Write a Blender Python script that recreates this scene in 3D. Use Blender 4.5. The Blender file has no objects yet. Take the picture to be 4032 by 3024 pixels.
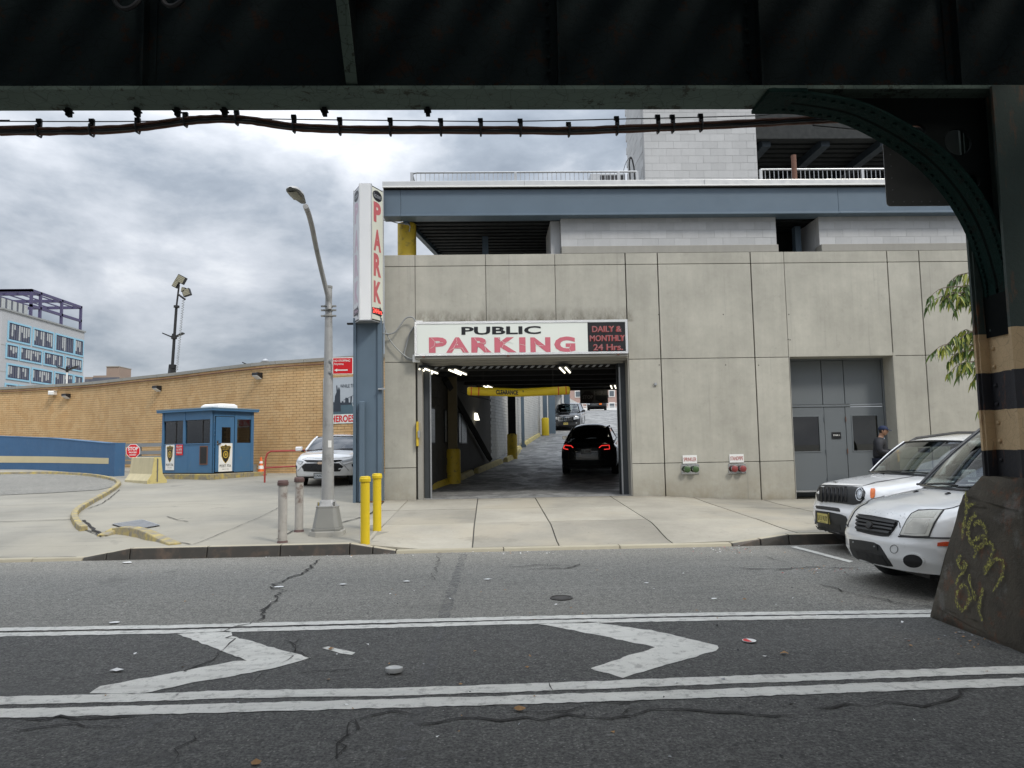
import bpy, bmesh, math, random
from mathutils import Vector, Matrix
R_ = math.radians
rnd = random.Random(7)
SC = bpy.context.scene
COL = SC.collection

# ------------------------------------------------------------------ camera
FPX, EYE = 2850.0, 1.60
def _cam_axes(yaw=1.9, pitch=4.95, roll=-1.0):
    y, p, r = R_(yaw), R_(pitch), R_(roll)
    fw = Vector((math.sin(y)*math.cos(p), math.cos(y)*math.cos(p), math.sin(p)))
    rt = Vector((math.cos(y), -math.sin(y), 0)); up = rt.cross(fw)
    c, s = math.cos(r), math.sin(r)
    return c*rt + s*up, -s*rt + c*up, fw
CR, CU, CF = _cam_axes()
cam_data = bpy.data.cameras.new('camera')
cam_data.sensor_width = 36.0
cam_data.lens = FPX/4032*36.0
cam_data.clip_start = 0.05
cam_data.clip_end = 3000
cam = bpy.data.objects.new('camera', cam_data)
COL.objects.link(cam)
m3 = Matrix((CR, CU, -CF)).transposed()
cam.matrix_world = Matrix.Translation((0, 0, EYE)) @ m3.to_4x4()
SC.camera = cam

# ------------------------------------------------------------------ sky, sun, exposure
SUN_EL, SUN_AZ = R_(47), R_(136)      # azimuth clockwise from +Y: behind the viewer, to the right
world = bpy.data.worlds.new('World'); SC.world = world; world.use_nodes = True
nt = world.node_tree; nt.nodes.clear()
N = lambda t: nt.nodes.new(t)
L = lambda a, b: nt.links.new(a, b)
def mth(op, a, b=None, clamp=False):
    n = N('ShaderNodeMath'); n.operation = op; n.use_clamp = clamp
    for i, v in enumerate((a, b)):
        if v is None: continue
        if isinstance(v, (int, float)): n.inputs[i].default_value = v
        else: L(v, n.inputs[i])
    return n.outputs[0]
tc = N('ShaderNodeTexCoord')
sky = N('ShaderNodeTexSky'); sky.sky_type = 'NISHITA'; sky.sun_disc = False
sky.sun_elevation = SUN_EL; sky.sun_rotation = SUN_AZ; sky.air_density = 1.0; sky.dust_density = 2.0
nrm = N('ShaderNodeVectorMath'); nrm.operation = 'NORMALIZE'; L(tc.outputs['Generated'], nrm.inputs[0])
sep = N('ShaderNodeSeparateXYZ'); L(nrm.outputs[0], sep.inputs[0])
zc = mth('MAXIMUM', sep.outputs[2], 0.0)
den = mth('ADD', zc, 0.30)
cx = mth('DIVIDE', sep.outputs[0], den); cy = mth('DIVIDE', sep.outputs[1], den)
comb = N('ShaderNodeCombineXYZ'); L(cx, comb.inputs[0]); L(cy, comb.inputs[1]); comb.inputs[2].default_value = 3.7
def noise(vec, scale, detail, rough, dist, off=(0,0,0)):
    mp = N('ShaderNodeMapping'); L(vec, mp.inputs[0]); mp.inputs[1].default_value = off
    n = N('ShaderNodeTexNoise'); L(mp.outputs[0], n.inputs['Vector'])
    n.inputs['Scale'].default_value = scale; n.inputs['Detail'].default_value = detail
    n.inputs['Roughness'].default_value = rough; n.inputs['Distortion'].default_value = dist
    return n.outputs['Fac']
flat = N('ShaderNodeVectorMath'); flat.operation = 'MULTIPLY'; L(nrm.outputs[0], flat.inputs[0]); flat.inputs[1].default_value = (1, 1, 2.1)
big = noise(comb.outputs[0], 0.55, 4, 0.5, 0.1, (1.3, 0.4, 0))
med = noise(flat.outputs[0], 4.0, 10, 0.57, 0.12, (5.1, 2.3, 0.9))
puff = noise(flat.outputs[0], 1.5, 6, 0.5, 0.1, (0.7, 2.7, 1.3))
cl = mth('ADD', mth('ADD', mth('MULTIPLY', big, 0.20), mth('MULTIPLY', med, 0.52)), mth('MULTIPLY', puff, 0.28))
ramp = N('ShaderNodeValToRGB'); L(cl, ramp.inputs[0])
els = ramp.color_ramp.elements
els[0].position = 0.39; els[0].color = (0.215, 0.25, 0.30, 1)
els[1].position = 0.60; els[1].color = (0.76, 0.78, 0.81, 1)
e = els.new(0.455); e.color = (0.31, 0.35, 0.405, 1)
e = els.new(0.50); e.color = (0.44, 0.475, 0.525, 1)
e = els.new(0.545); e.color = (0.56, 0.59, 0.64, 1)
lift = mth('ADD', 0.76, mth('MULTIPLY', mth('POWER', zc, 2.0), 2.7))   # an overcast sky is brighter overhead
cm = N('ShaderNodeVectorMath'); cm.operation = 'SCALE'; L(ramp.outputs[0], cm.inputs[0]); L(lift, cm.inputs['Scale'])
sk = N('ShaderNodeVectorMath'); sk.operation = 'SCALE'; L(sky.outputs[0], sk.inputs[0]); sk.inputs['Scale'].default_value = 0.10
mix = N('ShaderNodeMix'); mix.data_type = 'RGBA'; mix.inputs[0].default_value = 0.93
L(sk.outputs[0], mix.inputs[6]); L(cm.outputs[0], mix.inputs[7])
bg = N('ShaderNodeBackground'); L(mix.outputs[2], bg.inputs[0]); bg.inputs[1].default_value = 1.0
wo = N('ShaderNodeOutputWorld'); L(bg.outputs[0], wo.inputs[0])

sun_data = bpy.data.lights.new('sun', 'SUN'); sun_data.energy = 1.5; sun_data.angle = R_(10)
sun_data.color = (1.0, 0.95, 0.86)
sun = bpy.data.objects.new('sun', sun_data); COL.objects.link(sun)
sdir = Vector((math.sin(SUN_AZ)*math.cos(SUN_EL), math.cos(SUN_AZ)*math.cos(SUN_EL), math.sin(SUN_EL)))
sun.rotation_euler = (-sdir).to_track_quat('-Z', 'Y').to_euler()
SC.view_settings.view_transform = 'Standard'; SC.view_settings.look = 'None'
SC.view_settings.gamma = 1.0; SC.view_settings.exposure = 0.50
SC.view_settings.use_curve_mapping = False
SC.render.engine = 'CYCLES'
SC.cycles.max_bounces = 6; SC.cycles.diffuse_bounces = 3; SC.cycles.glossy_bounces = 3
SC.cycles.transparent_max_bounces = 8; SC.cycles.caustics_reflective = False; SC.cycles.caustics_refractive = False
try: SC.cycles.use_denoising = True
except Exception: pass

# ------------------------------------------------------------------ surveying helpers (photo pixel -> metres)
def ray(px, py): return CR*((px-2016)/FPX) - CU*((py-1512)/FPX) + CF
def gp(px, py, z=0.0):
    d = ray(px, py); t = (z-EYE)/d.z; return Vector((d.x*t, d.y*t, z))
def fp(px, py, Y):
    d = ray(px, py); t = Y/d.y; return Vector((d.x*t, Y, EYE+d.z*t))
def lerp(a, b, t): return a + (b-a)*t
def sm(t): t = max(0.0, min(1.0, t)); return t*t*(3-2*t)
def interp(x, pts):
    if x <= pts[0][0]: return pts[0][1]
    for (x0, y0), (x1, y1) in zip(pts, pts[1:]):
        if x <= x1: return y0 + (y1-y0)*(x-x0)/(x1-x0)
    return pts[-1][1]
KY = 11.45
KERB_Z = [(-6.15, .035), (-5.45, .155), (-2.15, .155), (-1.45, .035), (3.75, .035), (4.65, .15)]
def kerb_z(X): return interp(X, KERB_Z)
def zg(X, Y):
    """height of the pavement and yard behind the kerb"""
    b = interp(Y, [(KY, .15), (17.4, .38), (20, .50), (25, .67), (31, .80), (45, .92), (70, 1.0)])
    if Y < 20: b -= .165*sm((X-3.3)/3.5)*min(1, (Y-KY)/5.0)
    b += .20*sm((-X-11)/9)*sm((Y-24)/7)
    return lerp(kerb_z(X), b, sm((Y-KY)/1.6)) if Y < KY+1.6 else b
def gz(px, py, f=zg):
    d = ray(px, py); z = .3
    for _ in range(14):
        t = (z-EYE)/d.z; P = Vector((d.x*t, d.y*t, 0)); z = .5*z + .5*f(P.x, P.y)
    return Vector((P.x, P.y, f(P.x, P.y)))
RAMP = [(17.4, .385), (20, .45), (22, .55), (24, .68), (26, .84), (48, 2.7), (66, 4.65), (72, 5.1), (80, 5.3), (120, 5.4)]
def rz(X, Y): return interp(Y, RAMP)
def rp(px, py):
    d = ray(px, py); Y = 16.0
    while Y < 95:
        t = Y/d.y
        if EYE+d.z*t <= rz(0, Y): break
        Y += .03
    return Vector((d.x*t, Y, rz(0, Y)))
# ------------------------------------------------------------------ object helpers
def tag(o, label=None, cat=None, group=None, kind=None):
    if label: o['label'] = label
    if cat: o['category'] = cat
    if group: o['group'] = group
    if kind: o['kind'] = kind
    return o
def empty(name, loc=(0,0,0), rz=0.0, label=None, cat=None, group=None, kind=None):
    o = bpy.data.objects.new(name, None); COL.objects.link(o)
    o.location = loc; o.rotation_euler = (0, 0, rz); o.empty_display_size = .2
    return tag(o, label, cat, group, kind)
def link(name, me, parent=None, loc=None, rot=None):
    o = bpy.data.objects.new(name, me); COL.objects.link(o)
    if parent is not None: o.parent = parent
    if loc is not None: o.location = loc
    if rot is not None: o.rotation_euler = rot
    return o
def copy_tree(o, parent=None):
    c = o.copy(); COL.objects.link(c)
    if parent is not None: c.parent = parent
    for ch in list(o.children): copy_tree(ch, c)
    return c
def frame(d, up=Vector((0,0,1))):
    d = Vector(d).normalized(); u = Vector(up)
    if abs(d.dot(u)) > .98: u = Vector((1,0,0)) if abs(d.x) < .9 else Vector((0,1,0))
    s = d.cross(u).normalized(); return s, s.cross(d).normalized()
class MB:
    def __init__(s): s.v = []; s.f = []; s.m = []
    def add(s, vs, fs, mi=0):
        b = len(s.v); s.v += [tuple(v) for v in vs]; s.f += [tuple(b+i for i in f) for f in fs]; s.m += [mi]*len(fs); return s
    def box(s, a, b, mi=0, M=None):
        x0,y0,z0 = [min(p,q) for p,q in zip(a,b)]; x1,y1,z1 = [max(p,q) for p,q in zip(a,b)]
        vs = [(x0,y0,z0),(x1,y0,z0),(x1,y1,z0),(x0,y1,z0),(x0,y0,z1),(x1,y0,z1),(x1,y1,z1),(x0,y1,z1)]
        if M is not None: vs = [M @ Vector(v) for v in vs]
        return s.add(vs, [(0,3,2,1),(4,5,6,7),(0,1,5,4),(1,2,6,5),(2,3,7,6),(3,0,4,7)], mi)
    def hexa(s, lo, hi, mi=0):
        n = len(lo)
        fs = [tuple(range(n))[::-1], tuple(range(n, 2*n))] + [(i, (i+1)%n, n+(i+1)%n, n+i) for i in range(n)]
        return s.add(list(lo)+list(hi), fs, mi)
    def prism(s, poly, d, mi=0):
        """closed 3-D polygon extruded by vector d"""
        lo = [Vector(p) for p in poly]; return s.hexa(lo, [p+Vector(d) for p in lo], mi)
    def cyl(s, a, b, r, n=16, r2=None, mi=0, cap=True):
        a, b = Vector(a), Vector(b); r2 = r if r2 is None else r2; u, w = frame(b-a)
        A = [a+(u*math.cos(t)+w*math.sin(t))*r for t in [2*math.pi*i/n for i in range(n)]]
        B = [b+(u*math.cos(t)+w*math.sin(t))*r2 for t in [2*math.pi*i/n for i in range(n)]]
        fs = [(i,(i+1)%n,n+(i+1)%n,n+i) for i in range(n)]
        if cap: fs += [tuple(range(n))[::-1], tuple(range(n,2*n))]
        return s.add(A+B, fs, mi)
    def tube(s, pts, r, n=8, mi=0):
        P = [Vector(p) for p in pts]; rs = r if isinstance(r,(list,tuple)) else [r]*len(P); vs = []; fs = []
        u = None
        for i, p in enumerate(P):
            d = (P[min(i+1,len(P)-1)]-P[max(i-1,0)]).normalized()
            if u is None: u, w = frame(d)
            else:
                u = (u-d*u.dot(d)).normalized(); w = u.cross(d)
            vs += [p+(u*math.cos(2*math.pi*k/n)+w*math.sin(2*math.pi*k/n))*rs[i] for k in range(n)]
        for i in range(len(P)-1):
            fs += [(i*n+k, i*n+(k+1)%n, (i+1)*n+(k+1)%n, (i+1)*n+k) for k in range(n)]
        fs += [tuple(range(n))[::-1], tuple((len(P)-1)*n+k for k in range(n))]
        return s.add(vs, fs, mi)
    def lathe(s, prof, c=(0,0,0), axis=(0,0,1), n=24, mi=0):
        """prof: (radius, height) pairs"""
        ax = Vector(axis).normalized(); u, w = frame(ax); c = Vector(c); vs = []; fs = []
        for r, h in prof: vs += [c+ax*h+(u*math.cos(2*math.pi*k/n)+w*math.sin(2*math.pi*k/n))*r for k in range(n)]
        for i in range(len(prof)-1): fs += [(i*n+k, i*n+(k+1)%n, (i+1)*n+(k+1)%n, (i+1)*n+k) for k in range(n)]
        if prof[0][0] > 1e-4: fs.append(tuple(range(n))[::-1])
        if prof[-1][0] > 1e-4: fs.append(tuple((len(prof)-1)*n+k for k in range(n)))
        return s.add(vs, fs, mi)
    def grid(s, fn, nu, nv, mi=0):
        vs = [fn(i/nu, j/nv) for i in range(nu+1) for j in range(nv+1)]
        return s.add(vs, [(i*(nv+1)+j,(i+1)*(nv+1)+j,(i+1)*(nv+1)+j+1,i*(nv+1)+j+1) for i in range(nu) for j in range(nv)], mi)
    def mesh(s, name, mats, smooth=False, fix=True):
        me = bpy.data.meshes.new(name); me.from_pydata(s.v, [], s.f)
        for m in (mats if isinstance(mats,(list,tuple)) else [mats]): me.materials.append(m)
        if any(s.m): me.polygons.foreach_set('material_index', s.m)
        if fix:
            bm = bmesh.new(); bm.from_mesh(me); bmesh.ops.recalc_face_normals(bm, faces=bm.faces); bm.to_mesh(me); bm.free()
        if smooth: me.polygons.foreach_set('use_smooth', [True]*len(me.polygons))
        me.update(); return me
    def build(s, name, mats, parent=None, smooth=False, bevel=0, loc=None, rot=None, fix=True, seg=2):
        o = link(name, s.mesh(name, mats, smooth, fix), parent, loc, rot)
        if smooth and hasattr(o.data, 'set_sharp_from_angle'): o.data.set_sharp_from_angle(angle=R_(38))
        if bevel:
            b = o.modifiers.new('bevel', 'BEVEL'); b.width = bevel; b.segments = seg; b.limit_method = 'ANGLE'; b.angle_limit = R_(35)
        return o
def box_obj(name, a, b, mat, parent=None, bevel=0, **k): return MB().box(a, b).build(name, mat, parent, bevel=bevel, **k)
_TX = {}
def text_mesh(s, bold=0.0, shear=0.0):
    key = (s, bold, shear)
    if key not in _TX:
        c = bpy.data.curves.new('lettering', 'FONT'); c.body = s; c.size = 1; c.offset = bold; c.shear = shear; c.resolution_u = 3
        c.align_x = 'LEFT'; o = bpy.data.objects.new('t', c); COL.objects.link(o)
        dg = bpy.context.evaluated_depsgraph_get(); me = bpy.data.meshes.new_from_object(o.evaluated_get(dg))
        vs = [v.co.copy() for v in me.vertices]; fs = [tuple(p.vertices) for p in me.polygons]
        bpy.data.objects.remove(o); bpy.data.curves.remove(c); bpy.data.meshes.remove(me)
        x0=min(v.x for v in vs); x1=max(v.x for v in vs); y0=min(v.y for v in vs); y1=max(v.y for v in vs)
        _TX[key] = ([((v.x-x0)/(x1-x0), (v.y-y0)/(y1-y0)) for v in vs], fs, (x1-x0)/(y1-y0))
    return _TX[key]
def text(s, org, ux, uy, mat, parent=None, bold=0.0, name='lettering', into=None, shear=0.0):
    """flat lettering filling the rectangle org, org+ux, org+uy (vectors in metres)"""
    vs, fs, asp = text_mesh(s, bold, shear); org, ux, uy = Vector(org), Vector(ux), Vector(uy)
    mb = into or MB(); mb.add([org+ux*a+uy*b for a, b in vs], fs)
    if into is None: return mb.build(name, mat, parent, fix=False)
# ------------------------------------------------------------------ materials
def _nt(name):
    m = bpy.data.materials.new(name); m.use_nodes = True; t = m.node_tree; return m, t, t.nodes['Principled BSDF']
def setsock(b, names, v):
    for n in names:
        if n in b.inputs: b.inputs[n].default_value = v; return
class MG:
    """small node builder on world position"""
    def __init__(s, name):
        s.m, s.t, s.b = _nt(name); s.geo = s.t.nodes.new('ShaderNodeNewGeometry'); s.tc = s.t.nodes.new('ShaderNodeTexCoord')
        s.oi = s.t.nodes.new('ShaderNodeObjectInfo'); s.pos = s.geo.outputs['Position']
    def l(s, a, b): s.t.links.new(a, b)
    def inp(s, sock, v):
        if isinstance(v, (int, float)): sock.default_value = v
        elif isinstance(v, (tuple, list)): sock.default_value = tuple(v)+((1,) if len(v)==3 and len(sock.default_value)==4 else ())
        else: s.l(v, sock)
    def mp(s, scale=(1,1,1), rot=(0,0,0), off=(0,0,0), vec=None):
        n = s.t.nodes.new('ShaderNodeMapping'); s.l(vec or s.pos, n.inputs[0]); n.inputs[1].default_value = off; n.inputs[2].default_value = rot; n.inputs[3].default_value = scale; return n.outputs[0]
    def noise(s, scale, detail=4, rough=.55, vec=None, dist=0, col=False):
        n = s.t.nodes.new('ShaderNodeTexNoise'); s.l(vec or s.pos, n.inputs['Vector']); n.inputs['Scale'].default_value = scale
        n.inputs['Detail'].default_value = detail; n.inputs['Roughness'].default_value = rough; n.inputs['Distortion'].default_value = dist
        return n.outputs['Color' if col else 'Fac']
    def vor(s, scale, feature='F1', vec=None, out='Distance', rand=1.0):
        n = s.t.nodes.new('ShaderNodeTexVoronoi'); n.feature = feature; s.l(vec or s.pos, n.inputs['Vector']); n.inputs['Scale'].default_value = scale
        n.inputs['Randomness'].default_value = rand; return n.outputs[out]
    def rng(s, v, a, b, c=0., d=1., smooth=False):
        n = s.t.nodes.new('ShaderNodeMapRange'); s.inp(n.inputs[0], v)
        for i, x in enumerate((a,b,c,d)): s.inp(n.inputs[i+1], x)
        if smooth: n.interpolation_type = 'SMOOTHSTEP'
        return n.outputs[0]
    def math(s, op, a, b=0., clamp=False):
        n = s.t.nodes.new('ShaderNodeMath'); n.operation = op; n.use_clamp = clamp; s.inp(n.inputs[0], a); s.inp(n.inputs[1], b); return n.outputs[0]
    def mix(s, f, a, b, mode='MIX'):
        n = s.t.nodes.new('ShaderNodeMix'); n.data_type = 'RGBA'; n.blend_type = mode; s.inp(n.inputs[0], f); s.inp(n.inputs[6], a); s.inp(n.inputs[7], b); return n.outputs[2]
    def vary(s, colr, f, lo, hi):
        """multiply colour by a factor running lo..hi with f 0..1"""
        n = s.t.nodes.new('ShaderNodeVectorMath'); n.operation = 'SCALE'
        if isinstance(colr, (tuple, list)): n.inputs[0].default_value = colr[:3]
        else: s.l(colr, n.inputs[0])
        s.inp(n.inputs['Scale'], s.rng(f, 0, 1, lo, hi)); return n.outputs[0]
    def out(s, color=None, rough=None, bump=None, bs=.3, bd=.01, metal=0, spec=None):
        if color is not None: s.inp(s.b.inputs['Base Color'], color)
        if rough is not None: s.inp(s.b.inputs['Roughness'], rough)
        s.inp(s.b.inputs['Metallic'], metal)
        if spec is not None: s.inp(s.b.inputs['Specular IOR Level'], spec)
        if bump is not None:
            n = s.t.nodes.new('ShaderNodeBump'); n.inputs['Strength'].default_value = bs; n.inputs['Distance'].default_value = bd
            s.l(bump, n.inputs['Height']); s.l(n.outputs[0], s.b.inputs['Normal'])
        return s.m
def paint(name, c, rough=.5, var=.12, scale=3., metal=0., bump=.0, dirt=None, rnd_=0., coat=0., spec=None):
    g = MG(name); col = g.vary(c, g.noise(scale, 5), 1-var, 1+var)
    if rnd_: col = g.vary(col, g.oi.outputs['Random'], 1-rnd_, 1+rnd_)
    if dirt: col = g.mix(g.rng(g.noise(dirt[1], 6, .65), dirt[2], dirt[3]), col, dirt[0])
    g.out(col, g.rng(g.noise(scale*4, 3), .3, .7, max(0.02, rough-.08), min(1, rough+.08)), g.noise(60, 4) if bump else None, bs=bump, metal=metal, spec=spec)
    if coat: setsock(g.b, ['Coat Weight'], coat); setsock(g.b, ['Coat Roughness'], .06)
    return g.m
def emit(name, c, s):
    m, t, b = _nt(name); b.inputs['Base Color'].default_value = (*c, 1); b.inputs['Emission Color'].default_value = (*c, 1); b.inputs['Emission Strength'].default_value = s; return m
def glass(name, tint=(.05,.06,.06), mixf=.75, rough=.02):
    """thin pane: partly see-through, partly mirror"""
    m = bpy.data.materials.new(name); m.use_nodes = True; t = m.node_tree; t.nodes.clear()
    o = t.nodes.new('ShaderNodeOutputMaterial'); a = t.nodes.new('ShaderNodeMixShader'); f = t.nodes.new('ShaderNodeFresnel'); f.inputs[0].default_value = 1.5
    tr = t.nodes.new('ShaderNodeBsdfTransparent'); tr.inputs[0].default_value = (*[x for x in tint], 1)
    gl = t.nodes.new('ShaderNodeBsdfGlossy'); gl.inputs[1].default_value = rough; gl.inputs[0].default_value = (.95,.97,1,1)
    r = t.nodes.new('ShaderNodeMath'); r.operation = 'MULTIPLY'; r.inputs[1].default_value = 1.6; r.use_clamp = True
    t.links.new(f.outputs[0], r.inputs[0]); t.links.new(r.outputs[0], a.inputs[0]); t.links.new(tr.outputs[0], a.inputs[1]); t.links.new(gl.outputs[0], a.inputs[2]); t.links.new(a.outputs[0], o.inputs[0])
    return m
M = {}
def concrete(name, c, var=.16, streak=.12, rough=.85, bump=.25, warm=None, rnd_=.05):
    g = MG(name)
    big = g.noise(.9, 5, .6); fine = g.noise(9, 6, .7); st = g.noise(3.2, 4, .6, vec=g.mp((1.6, 1.6, .10)))
    col = g.vary(c, big, 1-var, 1+var); col = g.vary(col, fine, 1-.10, 1+.10); col = g.vary(col, st, 1-streak, 1+streak)
    col = g.vary(col, g.oi.outputs['Random'], 1-rnd_, 1+rnd_)
    if warm: col = g.mix(g.rng(g.noise(.5, 4), .5, .8, 0, .6), col, warm)
    col = g.mix(g.rng(g.vor(7.), 0.0, .035, .55, 0), col, tuple(x*.45 for x in c))
    return g.out(col, g.rng(fine, .3, .7, rough-.1, rough+.08), g.noise(40, 6, .7), bs=bump, bd=.006)
def facade_mat():
    g = MG('precast_concrete'); c = (.398, .383, .330)
    big = g.rng(g.noise(.8, 7, .68), .25, .75); fine = g.noise(9, 6, .7); st = g.noise(3.2, 5, .65, vec=g.mp((1.8, 1.8, .10)))
    col = g.vary(c, big, .80, 1.20); col = g.vary(col, fine, .90, 1.10); col = g.vary(col, st, .86, 1.13); col = g.vary(col, g.oi.outputs['Random'], .94, 1.06)
    s = g.t.nodes.new('ShaderNodeSeparateXYZ'); g.l(g.pos, s.inputs[0]); x, z = s.outputs[0], s.outputs[2]
    foot = g.math('MULTIPLY', g.rng(z, .25, 1.05, 1, 0), g.rng(g.noise(2.2, 5, .65), .35, .65, .15, .75)); col = g.mix(foot, col, (.25, .215, .15))       # splash dirt at the foot
    sg = g.math('MULTIPLY', g.math('MULTIPLY', g.rng(z, 4.58, 4.62), g.rng(z, 4.62, 5.0, 1, 0)), g.math('MULTIPLY', g.rng(x, -1.8, -1.7), g.rng(x, 3.5, 3.6, 1, 0)))
    col = g.mix(g.math('MULTIPLY', sg, g.rng(g.noise(3.5, 6, .75, vec=g.mp((1.2, 1.2, .6))), .40, .62, .15, .95)), col, (.105, .09, .06))                   # grime on the ledge over the sign
    blot = g.rng(g.noise(5.5, 7, .75), .58, .70, 0, .30); col = g.mix(blot, col, (.24, .23, .20)); run = g.rng(g.noise(5, 4, .6, vec=g.mp((2.2, 2.2, .06))), .62, .72, 0, .28); col = g.mix(run, col, (.20, .195, .18))
    col = g.mix(g.rng(g.vor(7.), 0.0, .03, .55, 0), col, (.16, .155, .13))
    return g.out(col, g.rng(fine, .3, .7, .75, .92), g.noise(40, 6, .7), bs=.25, bd=.006)
M['panel'] = facade_mat()
M['panel_dark'] = concrete('dark_concrete', (.30, .29, .26))  # darker plain concrete for jambs, lintels, sills and slabs
M['joint'] = paint('joint_sealant', (.13, .125, .11), .8)
M['block'] = concrete('painted_block', (.46, .465, .47), var=.10, streak=.08, rnd_=.07)
M['mortar'] = paint('grey_mortar', (.40, .40, .40), .9, .15, 6)
M['whiteblock'] = concrete('whitewashed_brick', (.52, .52, .50), var=.18)
def slab_mat():
    g = MG('pavement_slab'); col = g.vary((.325, .302, .250), g.rng(g.noise(.6, 6, .65), .3, .7), .78, 1.18); col = g.vary(col, g.noise(14, 6, .75), .86, 1.14); col = g.vary(col, g.oi.outputs['Random'], .86, 1.12)
    col = g.mix(g.rng(g.noise(.5, 4), .5, .62, 0, .6), col, (.37, .33, .255)); col = g.mix(g.rng(g.noise(1.3, 6, .7), .58, .70, 0, .45), col, (.17, .155, .125))
    gum = g.rng(g.vor(4.2), .055, .03, 0, .75); col = g.mix(gum, col, (.08, .075, .07))
    s_ = g.t.nodes.new('ShaderNodeSeparateXYZ'); g.l(g.pos, s_.inputs[0]); wl = g.math('MULTIPLY', g.rng(s_.outputs[1], 16.7, 17.4), g.rng(g.noise(3, 5, .7), .35, .6, .2, .8)); col = g.mix(wl, col, (.15, .135, .105))      # darker towards the wall, broken up by noise
    return g.out(col, .85, g.noise(40, 6, .7), bs=.3, bd=.006)
M['slab'] = slab_mat()
def yard_mat():
    g = MG('yard_concrete'); col = g.vary((.255, .242, .205), g.rng(g.noise(.35, 6, .65), .3, .7), .74, 1.22); col = g.vary(col, g.noise(12, 5, .75), .86, 1.14)
    col = g.mix(g.rng(g.noise(.22, 4), .48, .6, 0, .6), col, (.33, .305, .245))
    tyre = g.math('MULTIPLY', g.rng(g.noise(1.6, 4, .6, vec=g.mp((.10, 1.9, 1), rot=(0, 0, .35))), .56, .68, 0, .45), g.rng(g.noise(.8, 3), .45, .6)); col = g.mix(tyre, col, (.12, .115, .10))
    oil = g.rng(g.noise(1.4, 4, .55), .66, .74, 0, .5); col = g.mix(oil, col, (.10, .095, .085))
    spot = g.rng(g.vor(5.5), .05, .025, 0, .7); col = g.mix(spot, col, (.07, .065, .06))
    return g.out(col, .85, g.noise(40, 6, .75), bs=.3, bd=.006)
M['yard'] = yard_mat()
M['steelblue'] = paint('blue_grey_painted_steel', (.100, .142, .185), .45, .12, 1.5, rnd_=.02)
M['steel'] = paint('galvanised_steel', (.42, .43, .44), .42, .18, 8, metal=.6)
M['flash'] = paint('metal_flashing', (.55, .55, .54), .38, .10, 2, metal=.7)
M['doorgrey'] = paint('grey_door_paint', (.135, .15, .16), .5, .06, 2)
M['yellow'] = paint('yellow_paint', (.72, .52, .015), .5, .10, 3)
M['yellow_dirty'] = paint('dirty_yellow_paint', (.60, .42, .03), .6, .2, 5, dirt=((.10, .08, .05), 6, .55, .75))
M['yellow_pale'] = paint('faded_yellow_paint', (.55, .46, .19), .75, .18, 4, dirt=((.2, .17, .12), 5, .55, .72))
M['black'] = paint('black_paint', (.012, .012, .013), .5, .2, 4)
M['blackplastic'] = paint('black_plastic', (.02, .02, .021), .55, .15, 9)
M['rubber'] = paint('tyre_rubber', (.022, .022, .022), .85, .2, 12)
M['white'] = paint('white_paint', (.78, .78, .76), .45, .05, 2)
M['red'] = paint('sign_red', (.62, .012, .02), .42, .05, 3)
M['darkred'] = paint('dull_red', (.38, .05, .04), .5, .15, 6)
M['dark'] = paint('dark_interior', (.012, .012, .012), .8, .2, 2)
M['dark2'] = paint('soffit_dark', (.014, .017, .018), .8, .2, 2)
M['chrome'] = paint('chrome', (.7, .7, .7), .15, .05, 3, metal=1)
M['cable'] = paint('black_cable', (.012, .012, .013), .55, .3, 20)
M['conduit'] = paint('grey_conduit', (.27, .28, .28), .5, .1, 6)
M['bluepaint'] = paint('blue_painted_metal', (.055, .15, .28), .48, .14, 2.2, dirt=((.12, .17, .21), 3, .60, .85))
M['signwhite'] = paint('sign_white', (.74, .77, .72), .4, .05, 1.2)
M['signblack'] = paint('sign_black', (.012, .012, .014), .4, .1, 3)
M['pink'] = paint('faded_red_letters', (.56, .14, .18), .5, .12, 9)
M['brown'] = paint('rust_brown', (.16, .08, .055), .85, .3, 20)
# ================================================================== the ground
def asphalt(name, c, patch=.2):
    g = MG(name)
    base = g.vary(c, g.noise(.35, 5, .6), 1-patch, 1+patch)
    base = g.vary(base, g.noise(2.2, 6, .65), .86, 1.14)
    grain = g.noise(48, 4, .85); base = g.vary(base, g.rng(grain, .36, .64), .20, 1.85)
    base = g.vary(base, g.rng(g.noise(13, 5, .8), .36, .64), .70, 1.32)
    v = g.vor(42., out='Color'); sepc = g.t.nodes.new('ShaderNodeSeparateColor'); g.l(v, sepc.inputs[0])
    chip = g.math('MULTIPLY', g.rng(sepc.outputs[0], .80, .86), g.rng(g.vor(42.), .30, .20))
    base = g.mix(g.math('MULTIPLY', chip, .75), base, (.26, .25, .23))
    wheel = g.rng(g.noise(1.0, 4, .6, vec=g.mp((.12, 1.3, 1))), .52, .75, 0, .35)     # worn, polished lengthwise bands
    base = g.mix(wheel, base, tuple(x*1.4 for x in c))
    stain = g.rng(g.noise(.9, 3, .5), .64, .75, 0, .5); base = g.mix(stain, base, tuple(x*.55 for x in c))
    return g.out(base, g.rng(grain, .3, .7, .75, .95), g.noise(85, 5, .8), bs=.75, bd=.012)
M['asphalt'] = asphalt('road_asphalt', (.190, .184, .164))
M['asphalt_dark'] = asphalt('deck_shade_asphalt', (.083, .082, .077))  # near road asphalt darkened for the shade under the elevated deck
M['marking'] = None
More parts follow.
